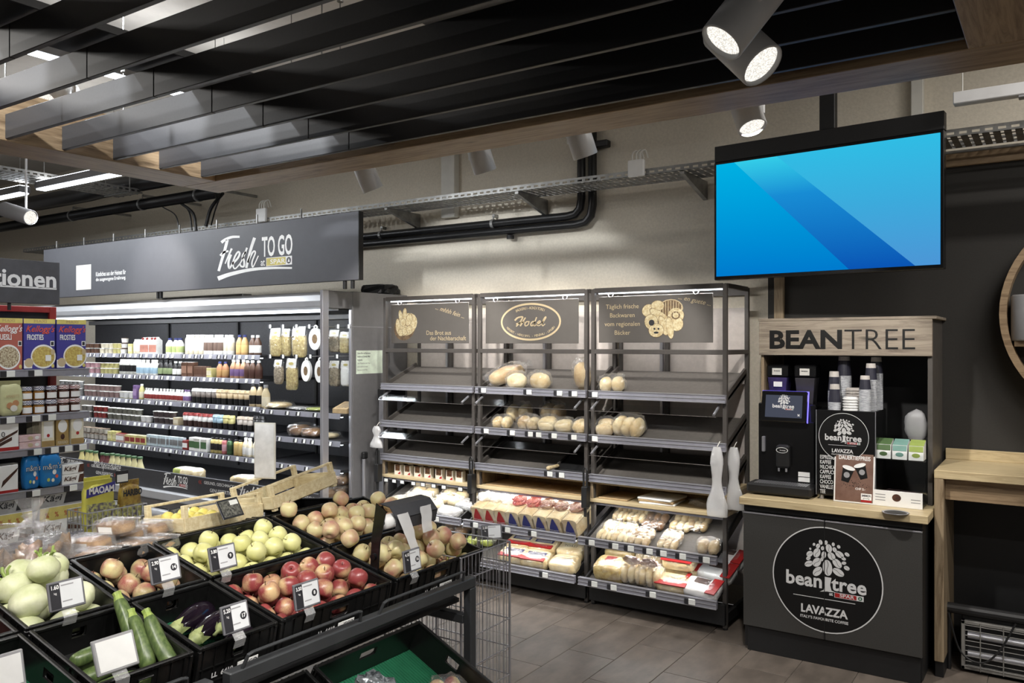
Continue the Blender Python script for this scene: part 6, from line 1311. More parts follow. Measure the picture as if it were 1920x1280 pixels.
# ================================================================== PRODUCE TABLE
TS = R(12.5); NV = Vector((math.sin(TS), 0, math.cos(TS))); UV = Vector((math.cos(TS), 0, -math.sin(TS)))
CH = .17
_cm = {}
def crate_meshes(w_, l, h=CH):
    """foldable black crate, w_ along x, l along y, base at z=0: list of (name, mesh)"""
    key = (w_, l, h)
    if key in _cm: return _cm[key]
    out = []; a, b = w_/2-.008, l/2-.008; t = .006
    g = MB().rbox(-a, a, -b, b, 0, .008, .002)
    n = int(l/.05)
    for i in range(n): y = -b+2*b*(i+.5)/n; g.box(-a, a, y-.003, y+.003, .008, .012)
    out.append(('base', g.mesh('base', K['crate'])))
    def wall(L, flip):
        m = MB(); hw = min(.065, L*.16); z0, z1 = h*.60, h*.60+.034
        m.box(-L, -hw, -t/2, t/2, .008, h-.012); m.box(hw, L, -t/2, t/2, .008, h-.012); m.box(-hw, hw, -t/2, t/2, .008, z0); m.box(-hw, hw, -t/2, t/2, z1, h-.012)
        m.tube([(-hw, -t*.9, z0+.004), (-hw*.7, -t*.9, z0-.004), (hw*.7, -t*.9, z0-.004), (hw, -t*.9, z0+.004), (hw, -t*.9, z1), (-hw, -t*.9, z1), (-hw, -t*.9, z0+.004)], .0035, 6)
        for i in range(int(L*2/.045)+1):
            x = -L+.01+i*.045
            if abs(x) > hw+.01: m.box(x-.002, x+.002, -t/2-.005, -t/2, .012, h-.014)
        for z in (.03, h*.5): m.box(-L, L, -t/2-.004, -t/2, z, z+.004)
        return m
    wl = wall(b-.004, 0).mesh('wall', K['crate']); ws = wall(a-.004, 0).mesh('wall', K['crate'])
    out += [('wall', wl, (a, 0, 0), R(90)), ('wall', wl, (-a, 0, 0), R(-90)), ('wall', ws, (0, b, 0), R(180)), ('wall', ws, (0, -b, 0), 0)]
    r_ = MB()
    for (x0, x1, y0, y1) in ((-w_/2, w_/2, b-.006, l/2), (-w_/2, w_/2, -l/2, -b+.006), (a-.006, w_/2, -b+.006, b-.006), (-w_/2, -a+.006, -b+.006, b-.006)): r_.rbox(x0, x1, y0, y1, h-.014, h, .003)
    for sx in (-1, 1):
        for sy in (-1, 1): r_.rbox(sx*(w_/2)-.012 if sx > 0 else -w_/2, sx*(w_/2) if sx > 0 else -w_/2+.012, sy*(l/2)-.012 if sy > 0 else -l/2, sy*l/2 if sy > 0 else -l/2+.012, .004, h-.014, .002)
    nn = int(l/.03)
    for i in range(nn): y = -l/2+l*(i+.5)/nn; r_.box(w_/2-.001, w_/2+.002, y-.004, y+.004, h-.011, h-.003); r_.box(-w_/2-.002, -w_/2+.001, y-.004, y+.004, h-.011, h-.003)
    out.append(('rim', r_.mesh('rim', K['crate']))); _cm[key] = out; return out
def crate(M, w_, l, label, group='black produce crates', liner=None, lz=.05):
    t = thing('produce_crate', label, 'crate', group=group); t.matrix_world = M
    for q in crate_meshes(w_, l): obj(q[0], q[1], t, q[2] if len(q) > 2 else None, (0, 0, q[3]) if len(q) > 3 else None)
    if liner:
        mb = MB().box(-w_/2+.012, w_/2-.012, -l/2+.012, l/2-.012, lz-.004, lz)
        if liner == 'green':
            for i in range(int(l/.014)): y = -l/2+.014+i*.014; mb.box(-w_/2+.013, w_/2-.013, y, y+.004, lz, lz+.002)
        mb.build('liner', K['green'] if liner == 'green' else K['black'], t)
    return t
def crate_M(row, y0, y1):
    lip = Vector((-2.495, 0, .812)) if row == 0 else Vector((-2.895, 0, .901)); lip.y = (y0+y1)/2
    return Matrix.Translation(lip-NV*CH)@Matrix.Rotation(TS, 4, 'Y')
CR_ = {}
for row, y0, y1, nm, lab, ln in ((0, .66, 1.275, 'pep', 'front row crate with green and red peppers, cut by the bottom left corner', 'green'), (0, 1.295, 1.617, 'zuc', 'front row crate holding zucchini', 'black'), (0, 1.637, 1.957, 'egg', 'front row crate holding aubergines on a green liner', 'green'), (0, 1.972, 2.555, 'red', 'front row crate full of red apples', 'black'), (0, 2.580, 3.195, 'pnk', 'front row crate full of yellow-pink apples at the far end', 'black'),
        (1, .66, 1.275, 'tom', 'back row crate with tomatoes at the left edge', 'black'), (1, 1.295, 1.617, 'koh', 'back row crate heaped with kohlrabi', 'black'), (1, 1.637, 1.957, 'mix', 'small back row crate with a few red and yellow apples', 'black'), (1, 1.972, 2.555, 'gol', 'back row crate full of pale yellow apples', 'black'), (1, 2.580, 3.195, 'pk2', 'back row crate full of yellow-pink apples beside the bag dispenser', 'black')):
    M = crate_M(row, y0, y1); CR_[nm] = (M, .395, y1-y0); crate(M, .395, y1-y0, lab, liner=ln)
for nm in ('red', 'pnk', 'egg'):
    M, w_, l = CR_[nm]; P = bpy.data.objects
    c = [o for o in bpy.data.objects if o.get('category') == 'crate' and (o.matrix_world.translation-M.translation).length < 1e-3][0]
    text('LL  6410', .024, K['logow'], c, frame((w_/2+.0035, -.06, .058), (0, 1, 0), (0, 0, 1)), bold=.0008); MB().box(w_/2+.002, w_/2+.004, .0, .085, .042, .072).build('sticker', K['paper'], c); text('IFCO', .024, K['print'], c, frame((w_/2+.0045, .055, .057), (0, 1, 0), (0, 0, 1)), bold=.0006)
# ---------------------------------------------------------------- fruit
def apple_mat(name, base, blush, lo, hi, rnd=.06):
    k = bpy.data.materials.new(name); k.use_nodes = True; nt = k.node_tree; b = nt.nodes['Principled BSDF']; N = nt.nodes.new; L = nt.links.new; b.inputs['Roughness'].default_value = .32
    tc = N('ShaderNodeTexCoord'); oi = N('ShaderNodeObjectInfo'); sc = N('ShaderNodeVectorMath'); sc.operation = 'SCALE'; sc.inputs['Scale'].default_value = 60; L(oi.outputs['Random'], sc.inputs[0])
    ad = N('ShaderNodeVectorMath'); L(tc.outputs['Object'], ad.inputs[0]); L(sc.outputs[0], ad.inputs[1])
    n1 = N('ShaderNodeTexNoise'); n1.inputs['Scale'].default_value = 13; n1.inputs['Detail'].default_value = 2; L(ad.outputs[0], n1.inputs['Vector'])
    n2 = N('ShaderNodeTexNoise'); n2.inputs['Scale'].default_value = 240; n2.inputs['Detail'].default_value = 2; L(tc.outputs['Object'], n2.inputs['Vector'])
    mm = N('ShaderNodeMath'); mm.operation = 'MULTIPLY_ADD'; mm.inputs[1].default_value = .16; L(n2.outputs['Fac'], mm.inputs[0]); L(n1.outputs['Fac'], mm.inputs[2])
    ra = N('ShaderNodeValToRGB'); e = ra.color_ramp.elements; e[0].position = lo; e[0].color = lin(base); e[1].position = hi; e[1].color = lin(blush); L(mm.outputs[0], ra.inputs['Fac'])
    hs = N('ShaderNodeHueSaturation'); mr = N('ShaderNodeMapRange'); mr.inputs['To Min'].default_value = 1-rnd; mr.inputs['To Max'].default_value = 1+rnd; L(oi.outputs['Random'], mr.inputs['Value']); L(mr.outputs[0], hs.inputs['Value']); L(ra.outputs[0], hs.inputs['Color']); L(hs.outputs[0], b.inputs['Base Color']); return k
AM = {'gol': apple_mat('apple_golden', (214, 212, 150), (202, 200, 132), .45, .75), 'pnk': apple_mat('apple_pink', (220, 208, 156), (190, 132, 118), .50, .78), 'red': apple_mat('apple_red', (206, 176, 132), (138, 62, 62), .40, .62), 'mix': apple_mat('apple_mixed', (206, 194, 144), (156, 92, 86), .42, .66)}
APR = [(.0, .12), (.10, .06), (.28, .015), (.55, .0), (.78, .13), (.92, .36), (1.0, .66), (1.02, .95), (.98, 1.22), (.86, 1.48), (.66, 1.66), (.44, 1.74), (.26, 1.70), (.12, 1.58), (.0, 1.50)]
stem_m = MB().tube([(0, 0, .0), (.002, 0, .010), (.006, .002, .019)], .0016, 5).mesh('stem', mat('apple_stem', (80, 62, 40), .7))
APM = {k: MB().lathe([(r_*.040, (z-.87)*.040) for r_, z in APR], 18).mesh('apple', m, True) for k, m in AM.items()}
def put_apple(kind, P, rot, label, group, s=1):
    a = tag(obj('apple', APM[kind], None, P, rot), label, 'apple', group); a.scale = (s, s, s); obj('stem', stem_m, a, (0, 0, .0265)); return a
def fill_apples(nm, kind, label, group, keep2=.75, keep1=1.0, lz=.05, r=.040, skip=None, area_=None, layers=2):
    M, w_, l = CR_[nm]; sp = r*2.03; nx = int((w_-.03)/sp); ny = int((l-.03)/sp); random.seed(hash(nm) % 1000 if False else sum(map(ord, nm)))
    q = []
    for ly in range(layers):
        off = .5 if ly % 2 else 0; z = lz+r*.94+ly*r*1.46
        for i in range(nx-(1 if off else 0)):
            for j in range(ny-(1 if off else 0)):
                u = (i+off-(nx-1)/2)*((w_-.03-2*r)/(nx-1)); v = (j+off-(ny-1)/2)*((l-.03-2*r)/(ny-1))
                if ly == 1 and random.random() > keep2 or ly == 0 and random.random() > keep1 or ly == 2 and random.random() > .28: continue
                if area_ and not area_(u, v): continue
                P = M@Vector((u+random.uniform(-.003, .003), v+random.uniform(-.003, .003), z+random.uniform(0, .003)))
                put_apple(kind if isinstance(kind, str) else random.choice(kind), P, (random.uniform(-.9, .9), random.uniform(-.9, .9), random.uniform(0, 6)), label, group, random.uniform(.96, 1.0))
fill_apples('gol', 'gol', 'pale yellow apple in the back row crate', 'pale yellow apples', .70, lz=.075)
fill_apples('pk2', 'pnk', 'yellow apple with pink blush in the crate behind the bag dispenser', 'yellow-pink apples, back crate', .8, lz=.055, layers=3)
fill_apples('pnk', 'pnk', 'yellow apple with pink blush in the front crate at the far end', 'yellow-pink apples, front crate', .85, lz=.06, layers=3)
fill_apples('red', 'red', 'red apple in the front row crate', 'red apples', .75, lz=.072, area_=lambda u, v: True)
fill_apples('mix', 'mix', 'red and yellow apple in the small back crate beside the kohlrabi', 'mixed apples', .5, lz=.05)
# kohlrabi
K['kohl'] = mat('kohlrabi', (216, 218, 186), .5, c2=(192, 198, 152), sc=14, bump=.25, rnd=.06); K['leaf'] = mat('leaf_stub', (140, 160, 84), .6)
kb = []
for i in range(3): kb.append(blob(.118, .118, .098, 40+i, .10, 1.8, 18, 12, 2.2).mesh('kohlrabi', K['kohl'], True))
stub = MB().tube([(0, 0, 0), (.004, .004, .02), (.016, .008, .034)], .006, 6).tube([(.01, 0, 0), (.016, -.006, .018), (.03, -.014, .026)], .005, 6).tube([(-.008, .01, 0), (-.016, .02, .016), (-.03, .03, .018)], .005, 6).mesh('leaf_stub', K['leaf'])
M, w_, l = CR_['koh']; random.seed(5)
lay = [(.12, -.10, .055), (.12, .02, .055), (.12, .115, .05), (.0, -.105, .06), (.0, .005, .065), (.0, .11, .06), (-.12, -.10, .06), (-.12, .01, .06), (-.12, .11, .06), (.06, -.06, .135), (.075, .06, .13), (-.05, -.055, .14), (-.055, .06, .14), (-.125, -.03, .15), (-.01, .0, .205), (-.11, .07, .155)]
for i, (u, v, z) in enumerate(lay):
    o = tag(obj('kohlrabi', kb[i % 3], None, M@Vector((u, v, z)), (random.uniform(-.5, .5), random.uniform(-.5, .5), random.uniform(0, 6))), 'pale green kohlrabi heaped in the back row crate', 'kohlrabi', 'kohlrabi'); o.scale = (random.uniform(.88, 1.02),)*3
    if i in (14, 11, 15): obj('leaf_stub', stub, o, (0, 0, .094))
# tomatoes and peppers at the left edge
tomm = MB().lathe([(r_*.036, (z-.87)*.033) for r_, z in APR], 16).mesh('tomato', mat('tomato', (172, 100, 90), .3, c2=(156, 80, 72), sc=12, rnd=.08), True)
M, w_, l = CR_['tom']; random.seed(8)
for ly in range(2):
    for i in range(4):
        for j in range(3):
            o = tag(obj('tomato', tomm, None, M@Vector((-.13+i*.082+ly*.03, .10+j*.075-ly*.03, .085+ly*.055)), (random.uniform(-.6, .6), random.uniform(-.6, .6), 0)), 'red tomato in the crate at the left edge', 'tomato', 'tomatoes')
def pepper(nm, M, c, label, seed, s=1):
    vs = []; n = 20; prof = [(.0, .07), (.4, .03), (.75, .0), (.98, .06), (1.0, .3), (.96, .6), (.82, .86), (.55, .98), (.28, .95), (.1, .88), (0, .86)]
    for r_, z in prof:
        for k in range(n):
            a = 2*math.pi*k/n; rr = r_*.045*(1+.13*math.cos(4*a+seed)*min(1, r_*1.3)); vs.append((rr*math.cos(a), rr*math.sin(a), z*.09))
    mb = MB().add(vs, [(i*n+k, i*n+(k+1) % n, (i+1)*n+(k+1) % n, (i+1)*n+k) for i in range(len(prof)-1) for k in range(n)])
    t = thing('bell_pepper', label, 'pepper', group='peppers'); t.matrix_world = M; mb.build('fruit', c, t, True); MB().tube([(0, 0, .076), (.002, 0, .092), (.008, .004, .108)], .006, 7).build('stalk', K['leaf'], t); return t
K['pgreen'] = mat('pepper_green', (88, 116, 54), .28, c2=(64, 92, 40), sc=10); K['pred'] = mat('pepper_red', (168, 84, 74), .28, c2=(190, 110, 90), sc=10)
M, w_, l = CR_['pep']
for i, (u, v, z, c, lab) in enumerate(((-.09, .10, .055, 'pgreen', 'green pepper at the left, near the tomato crate'), (-.0, .05, .055, 'pgreen', 'green pepper in the bottom left corner'), (.10, .06, .055, 'pgreen', 'green pepper nearest the camera'), (-.05, .0, .055, 'pgreen', 'green pepper at the left edge'), (.08, .185, .06, 'pred', 'front red pepper below the zucchini crate'), (.15, .13, .06, 'pred', 'red pepper behind the front red one'))):
    pepper('p', M@Matrix.Translation((u, v, z))@Matrix.Rotation(R(60), 4, 'X' if i % 2 else 'Y')@Matrix.Translation((0, 0, -.03)), K[c], lab, i)
# zucchini
K['zuc'] = mat('zucchini_skin', (96, 112, 66), .35, c2=(64, 82, 46), sc=30, stretch=(3, 3, .4)); K['zst'] = mat('zucchini_stalk', (150, 166, 84), .6, c2=(120, 140, 66), sc=40)
def zucchini(p, q, r, label, bend=.01):
    p, q = Vector(p), Vector(q); d = q-p; L = d.length; up = d.orthogonal().normalized(); t = thing('zucchini', label, 'zucchini', p, group='zucchini'); n = 12; vs = []; rings = [(0, .35), (.02, .7), (.06, .92), (.2, 1.05), (.5, 1.0), (.8, .88), (.93, .80), (1.0, .66)]
    e = d.normalized(); b = e.cross(up)
    for f, k in rings:
        c = e*L*f+up*bend*math.sin(math.pi*f)
        for i in range(n): a = 2*math.pi*i/n; rr = r*k*(1+.04*math.cos(5*a)); vs.append(c+(up*math.cos(a)+b*math.sin(a))*rr)
    mb = MB().add(vs, [(j*n+i, j*n+(i+1) % n, (j+1)*n+(i+1) % n, (j+1)*n+i) for j in range(len(rings)-1) for i in range(n)]+[tuple(reversed(range(n)))]); mb.build('fruit', K['zuc'], t, True)
    MB().cyl(e*L*.995, e*(L+.016), r*.66, r*.5, n=7).cyl(e*(L+.016), e*(L+.03), r*.48, r*.56, n=7).build('stalk', K['zst'], t); return t
M, w_, l = CR_['zuc']; Z3 = lambda u, v, z: M@Vector((u, v, z))
zucchini(Z3(.02, -.115, .075), Z3(.0, .06, .08), .026, 'zucchini lying in the middle of the left pile'); zucchini(Z3(-.05, -.12, .08), Z3(-.045, .05, .085), .024, 'zucchini at the back of the left pile'); zucchini(Z3(.10, -.11, .075), Z3(.09, .05, .075), .026, 'zucchini at the front of the left pile'); zucchini(Z3(-.02, -.115, .125), Z3(-.035, .055, .13), .023, 'zucchini on top of the left pile')
zucchini(Z3(.02, .09, .08), Z3(-.15, .105, .215), .027, 'leftmost of the three leaning zucchini', .006); zucchini(Z3(.085, .085, .085), Z3(-.07, .11, .185), .027, 'middle of the three leaning zucchini', .006); zucchini(Z3(.15, .13, .10), Z3(-.02, .135, .20), .027, 'rightmost of the three leaning zucchini', .006); zucchini(Z3(.155, -.02, .08), Z3(.135, .13, .075), .026, 'zucchini at the front right under the leaning ones')
# aubergines
K['aub'] = mat('aubergine_skin', (22, 15, 24), .12, var=.3, spec=.7); K['cal'] = mat('aubergine_calyx', (150, 158, 104), .6, c2=(112, 122, 76), sc=30)
def aubergine(p, q, r, label):
    p, q = Vector(p), Vector(q); d = q-p; L = d.length; t = thing('aubergine', label, 'aubergine', p, group='aubergines'); Mx = d.to_track_quat('Z', 'Y').to_matrix().to_4x4()
    MB().lathe([(.0, -.004), (r*.5, .006), (r*.88, L*.14), (r, L*.32), (r*.92, L*.55), (r*.66, L*.8), (r*.45, L*.94), (r*.3, L)], 20, Mx).build('fruit', K['aub'], t, True)
    mb = MB().lathe([(r*.58, L*.86), (r*.52, L*.95), (r*.34, L*1.01), (r*.2, L*1.08), (r*.16, L*1.22), (r*.2, L*1.25)], 10, Mx)
    for k in range(5):
        a = 2*math.pi*k/5; e = Vector((math.cos(a), math.sin(a), 0)); f = Vector((-e.y, e.x, 0)); P = lambda s_, ww, z: Mx@(e*s_+f*ww+Vector((0, 0, z)))
        mb.add([P(r*.5, -r*.28, L*.93), P(r*.5, r*.28, L*.93), P(r*.78, 0, L*.77)], [(0, 1, 2)])
    mb.build('calyx', K['cal'], t, True); return t
M, w_, l = CR_['egg']; Z3 = lambda u, v, z: M@Vector((u, v, z))
aubergine(Z3(-.12, .12, .095), Z3(-.06, -.08, .095), .050, 'aubergine at the back of the crate'); aubergine(Z3(-.02, .125, .10), Z3(.03, -.06, .095), .052, 'large glossy aubergine across the middle of the crate'); aubergine(Z3(.10, .13, .095), Z3(.14, -.03, .09), .046, 'aubergine lying along the crate front'); aubergine(Z3(.055, .09, .168), Z3(.12, -.03, .162), .034, 'small aubergine on top, partly behind the price display')
# ---------------------------------------------------------------- electronic price displays
K['clip'] = film('clip_plastic', fac=.06, milky=.22); K['espg'] = mat('display_frame', (106, 106, 110), .4); K['espw'] = mat('display_paper', (214, 216, 218), .4, var=.02)
def esl(px, py, x, label, wd=.118, hd=.092, tilt=14, yaw=0, digits='3.50', unit='8', blank=False, drop=.05):
    p = onX(px, py, x); t = thing('price_display', label, 'price display', p, (0, R(-tilt), R(yaw)), group='electronic price displays')
    MB().rbox(-.012, 0, -wd/2, wd/2, -hd/2, hd/2, .004).build('housing', K['grey'] if blank else K['espg'], t)
    if blank: MB().box(0, .0012, -wd/2+.008, wd/2-.008, -hd/2+.008, hd/2-.008).build('screen', K['white'], t)
    else:
        MB().box(0, .0012, -wd/2+.036, wd/2-.008, -hd/2+.008, hd/2-.006).build('screen', K['espw'], t); MB().box(0, .0008, -wd/2+.004, -wd/2+.036, -hd/2+.006, hd/2-.006).build('side_field', K['tagdark'], t)
        text(digits, .018, K['paper'], t, frame((.0015, -wd/2+.02, hd*.30), (0, 1, 0), (0, 0, 1)), bold=.0004, xs=.85); text('kg', .010, K['paper'], t, frame((.0015, -wd/2+.02, hd*.10), (0, 1, 0), (0, 0, 1)))
        if unit: MB().poly([(.0016, wd*.26+u, v) for u, v in ell(0, 0, .013, .013)]).build('number_dot', K['print'], t); text(unit, .017, K['paper'], t, frame((.002, wd*.26, 0), (0, 1, 0), (0, 0, 1)), bold=.0006)
        for z, a, b in ((.33, -.15, .2), (-.22, -.15, .12)): MB().box(.0012, .0015, wd*a, wd*b, hd*z-.002, hd*z+.002).build('print_line', K['grey'], t)
    MB().add([(-.006, -.022, -hd/2), (-.006, .022, -hd/2), (.006, .022, -hd/2-drop*.5), (.006, -.022, -hd/2-drop*.5), (-.012, .022, -hd/2-drop), (-.012, -.022, -hd/2-drop)], [(0, 1, 2, 3), (3, 2, 4, 5)]).build('clip', K['clip'], t)
for px, py, x, lab, kw in ((126, 1113, -2.665, 'price display in front of the kohlrabi', dict(wd=.115, digits='1.60', unit='')), (311, 1066, -2.665, 'price display in front of the small mixed apple crate', dict(digits='2.90', unit='14')), (419, 1044, -2.665, 'price display in front of the pale yellow apples', dict(digits='3.80', unit='9')), (577, 1114, -2.26, 'price display in front of the red apples', dict(digits='3.50', unit='8', tilt=10)), (443, 1157, -2.26, 'price display in front of the aubergines', dict(digits='5.20', unit='17', wd=.105)), (774, 1050, -2.25, 'price display in front of the yellow-pink apples', dict(digits='4.10', unit='16', wd=.105, tilt=8)), (218, 1223, -2.25, 'blank white price display in front of the zucchini', dict(blank=True, wd=.125, hd=.10, tilt=22)), (2, 1262, -2.27, 'price display in the bottom left corner', dict(blank=True))): esl(px, py, x, lab, **kw)
# ---------------------------------------------------------------- table frame, guards
K['steel'] = mat('dark_steel', (66, 68, 70), .45, .4, var=.06)
for i, (y0, y1, lab) in enumerate(((1.66, 2.97, 'dark steel produce table frame under the far crates'), (.3, 1.60, 'dark steel produce table frame at the left, under the zucchini'))):
    t = thing('produce_table', lab, 'table', (-2.2, y0, 0), group='produce tables'); L = y1-y0; z = .665
    MB().rbox(-.022, .022, 0, L, z, z+.045, .004).build('front_bar', K['steel'], t)
    for y in (0, L-.042): MB().rbox(-.021, .021, y, y+.042, 0, z-.001, .004).build('leg', K['steel'], t); MB().rbox(-1.35, -1.308, y, y+.042, 0, .70, .004).build('leg', K['steel'], t); MB().rbox(-1.35, -.0225, y, y+.042, .50, .54, .004).build('side_bar', K['steel'], t)
    MB().add([(-.075, 0, .600-.02), (-.075, L, .58), (-.88, L, .725), (-.88, 0, .725), (-.075, 0, .597), (-.075, L, .597), (-.88, L, .742), (-.88, 0, .742)], [(0, 3, 2, 1), (4, 5, 6, 7), (0, 1, 5, 4), (2, 3, 7, 6), (1, 2, 6, 5), (0, 4, 7, 3)]).build('deck', K['black'], t)
    n = 2
    for k in range(n):
        a = (.05+k*(L-.04)/n); b = a+(L-.04)/n-.10
        MB().tube([(.012, a, z+.04), (.03, a+.012, z+.088), (.03, a+.03, z+.092), (.03, b-.03, z+.092), (.03, b-.012, z+.088), (.012, b, z+.04)], .006, 8).build('guard_rail', K['alu' if 0 else 'steel'], t)
# lower crates that lean forward under the table
LT = R(25); lM = lambda yc: Matrix.Translation((-2.03-math.sin(LT)*CH*1.0, yc, .505-math.cos(LT)*CH))@Matrix.Rotation(LT, 4, 'Y')
for yc, lab in ((2.345, 'leaning lower crate with a green liner and bagged apples'), (1.725, 'leaning lower crate at the bottom edge, left of the green-lined one')): crate(lM(yc), .44, .59, lab, 'lower produce crates', 'green' if yc > 2 else 'black', .03)
M = lM(2.345)
def apple_bag(Mq, sx, sy, sz, n, label, seed, kind='mix', topm=None):
    t = thing('apple_bag', label, 'fruit bag', group='bagged apples'); t.matrix_world = Mq; random.seed(seed)
    for i in range(n):
        a = obj('apple', APM[kind], t, (-sx/2+.042+(i % 3)*(sx-.084)/2, -sy/2+.042+(i//3)*.077, .04), (random.uniform(-1, 1), random.uniform(-1, 1), 0)); a.scale = (.92,)*3
    blob(sx*1.05, sy*1.08, sz*1.1, seed, .16, 4, 20, 12, 3.4).build('bag', K['film'], t)
    if topm: blob(sx*.8, sy*.5, sz*.9, seed+4, .5, 4, 18, 10).build('gathered_top', topm, t, loc=(-.02, sy*.42, sz*.3)); MB().box(-sx*.52, -sx*.5, -sy*.3, sy*.3, .02, sz*.8).build('green_label', K['green'], t)
    return t
K['foil'] = mat('crinkled_foil', (170, 176, 180), .18, .5, c2=(70, 76, 80), sc=30, bump=1.0)
apple_bag(M@Matrix.Translation((.02, -.17, .035))@Matrix.Rotation(R(25), 4, 'Z'), .24, .24, .10, 9, 'bag of apples with crinkled silver top in the lower crate', 3, 'mix', K['foil'])
apple_bag(M@Matrix.Translation((.12, .18, .035))@Matrix.Rotation(R(-15), 4, 'Z'), .22, .16, .085, 6, 'clear tray of apples at the right of the lower crate', 5, 'mix')
apple_bag(M@Matrix.Translation((.13, .02, .035))@Matrix.Rotation(R(10), 4, 'Z'), .2, .16, .085, 6, 'clear bag of apples in the middle of the lower crate', 7, 'red')
apple_bag(lM(1.725)@Matrix.Translation((.0, .08, .035))@Matrix.Rotation(R(10), 4, 'Z'), .24, .24, .09, 9, 'clear bag of apples in the left lower crate', 9, 'mix')
# ---------------------------------------------------------------- bag roll dispenser
t = thing('bag_dispenser', 'black bag roll dispenser with two hanging plastic bags over the apples', 'dispenser', (-2.43, 2.567, .80))
MB().add([(-.012, -.004, -.06), (.030, -.004, -.06), (.045, -.004, .13), (.0, -.004, .13), (-.012, .004, -.06), (.030, .004, -.06), (.045, .004, .13), (.0, .004, .13)], [(0, 1, 2, 3), (4, 7, 6, 5), (0, 4, 5, 1), (2, 6, 7, 3), (1, 5, 6, 2), (0, 3, 7, 4)]).build('arm', K['blackgloss'], t)
MB().cyl((.012, -.012, .05), (.012, .004, .05), .014, n=14).build('knob', K['blackgloss'], t)
MB().add([(.0, -.009, .11), (.05, -.009, .11), (.085, -.009, .25), (.03, -.009, .28), (.0, -.005, .11), (.05, -.005, .11), (.085, -.005, .25), (.03, -.005, .28)], [(0, 1, 2, 3), (4, 7, 6, 5), (0, 4, 5, 1), (2, 6, 7, 3), (1, 5, 6, 2), (0, 3, 7, 4)]).build('side_plate', K['blackgloss'], t)
MB().cyl((.06, 0, .20), (.06, .30, .20), .030, n=18).build('bag_roll', K['white'], t, True); MB().cyl((.06, -.004, .20), (.06, .304, .20), .012, n=12).build('spindle', K['blackgloss'], t)
pl = MB()
for (x0, z0, x1, z1) in ((.015, .27, .07, .262), (.07, .262, .112, .215), (.112, .215, .10, .165)): pl.add([(x0, .03, z0), (x0, .30, z0), (x1, .30, z1), (x1, .03, z1), (x0, .03, z0-.003), (x0, .30, z0-.003), (x1, .30, z1-.003), (x1, .03, z1-.003)], [(0, 3, 2, 1), (4, 5, 6, 7), (0, 1, 5, 4), (2, 3, 7, 6)])
pl.build('cover_plate', K['anthra'], t)
for y0, dz, ln in ((.06, 0, .16), (.21, .01, .11)):
    vs = []; n = 10
    for j in range(n+1):
        f = j/n; wd = .04*(1-.45*f*f if ln > .12 else 1-.1*f)
        for k in range(5): vs.append((.118+.02*f+.006*noise.noise(Vector((k*1.7, f*4, y0*9))), y0+f*.055*(1 if ln > .12 else -.2)+(k/4-.5)*2*wd*.9, .235+dz-ln*f))
    MB().add(vs, [(j*5+k, j*5+k+1, (j+1)*5+k+1, (j+1)*5+k) for j in range(n) for k in range(4)]).build('hanging_bag', K['filmbag'] if 'filmbag' in K else K.setdefault('filmbag', film('white_bag_film', (236, 236, 236), .25, milky=.7)), t, True)
# ---------------------------------------------------------------- wire cage at the table end
wc = thing('wire_cage', 'tall chrome wire cage standing at the far end of the produce table', 'wire cage', (-2.53, 3.21, 0)); hx, hy, zt_ = .235, .20, .765; g = MB()
for z in (.10, .24, .38, .52, .66, zt_): g.tube([(-hx, -hy, z), (hx, -hy, z), (hx, hy, z), (-hx, hy, z), (-hx, -hy, z)], .0035, 6)
for i in range(15):
    f = -1+2*i/14
    for p in ((f*hx, -hy), (f*hx, hy), (-hx, f*hy), (hx, f*hy)): g.cyl((p[0], p[1], .06), (p[0], p[1], zt_), .0018, n=5)
for i in range(12): f = -1+2*i/11; g.cyl((-hx, f*hy, .66), (hx, f*hy, .66), .002, n=5)
g.build('wire_mesh', K['alu'], wc)['kind'] = 'stuff'
for x in (-hx, hx):
    for y in (-hy, hy): MB().cyl((x, y, 0), (x, y, zt_), .006, n=8).build('post', K['alu'], wc)
esl(922, 997, -2.45, 'dark price display with green field on top of the wire cage', wd=.11, hd=.075, yaw=-40, digits='2.50', unit='', drop=.02)
flat_pack(Matrix.Translation((-2.55, 3.16, .668)), .26, .18, .09, 'lime green bag lying on the wire cage shelf', None, 'lime', [(-.2, .2, -.2, .2, 'print')], None, 'snack_bag', 'bag')
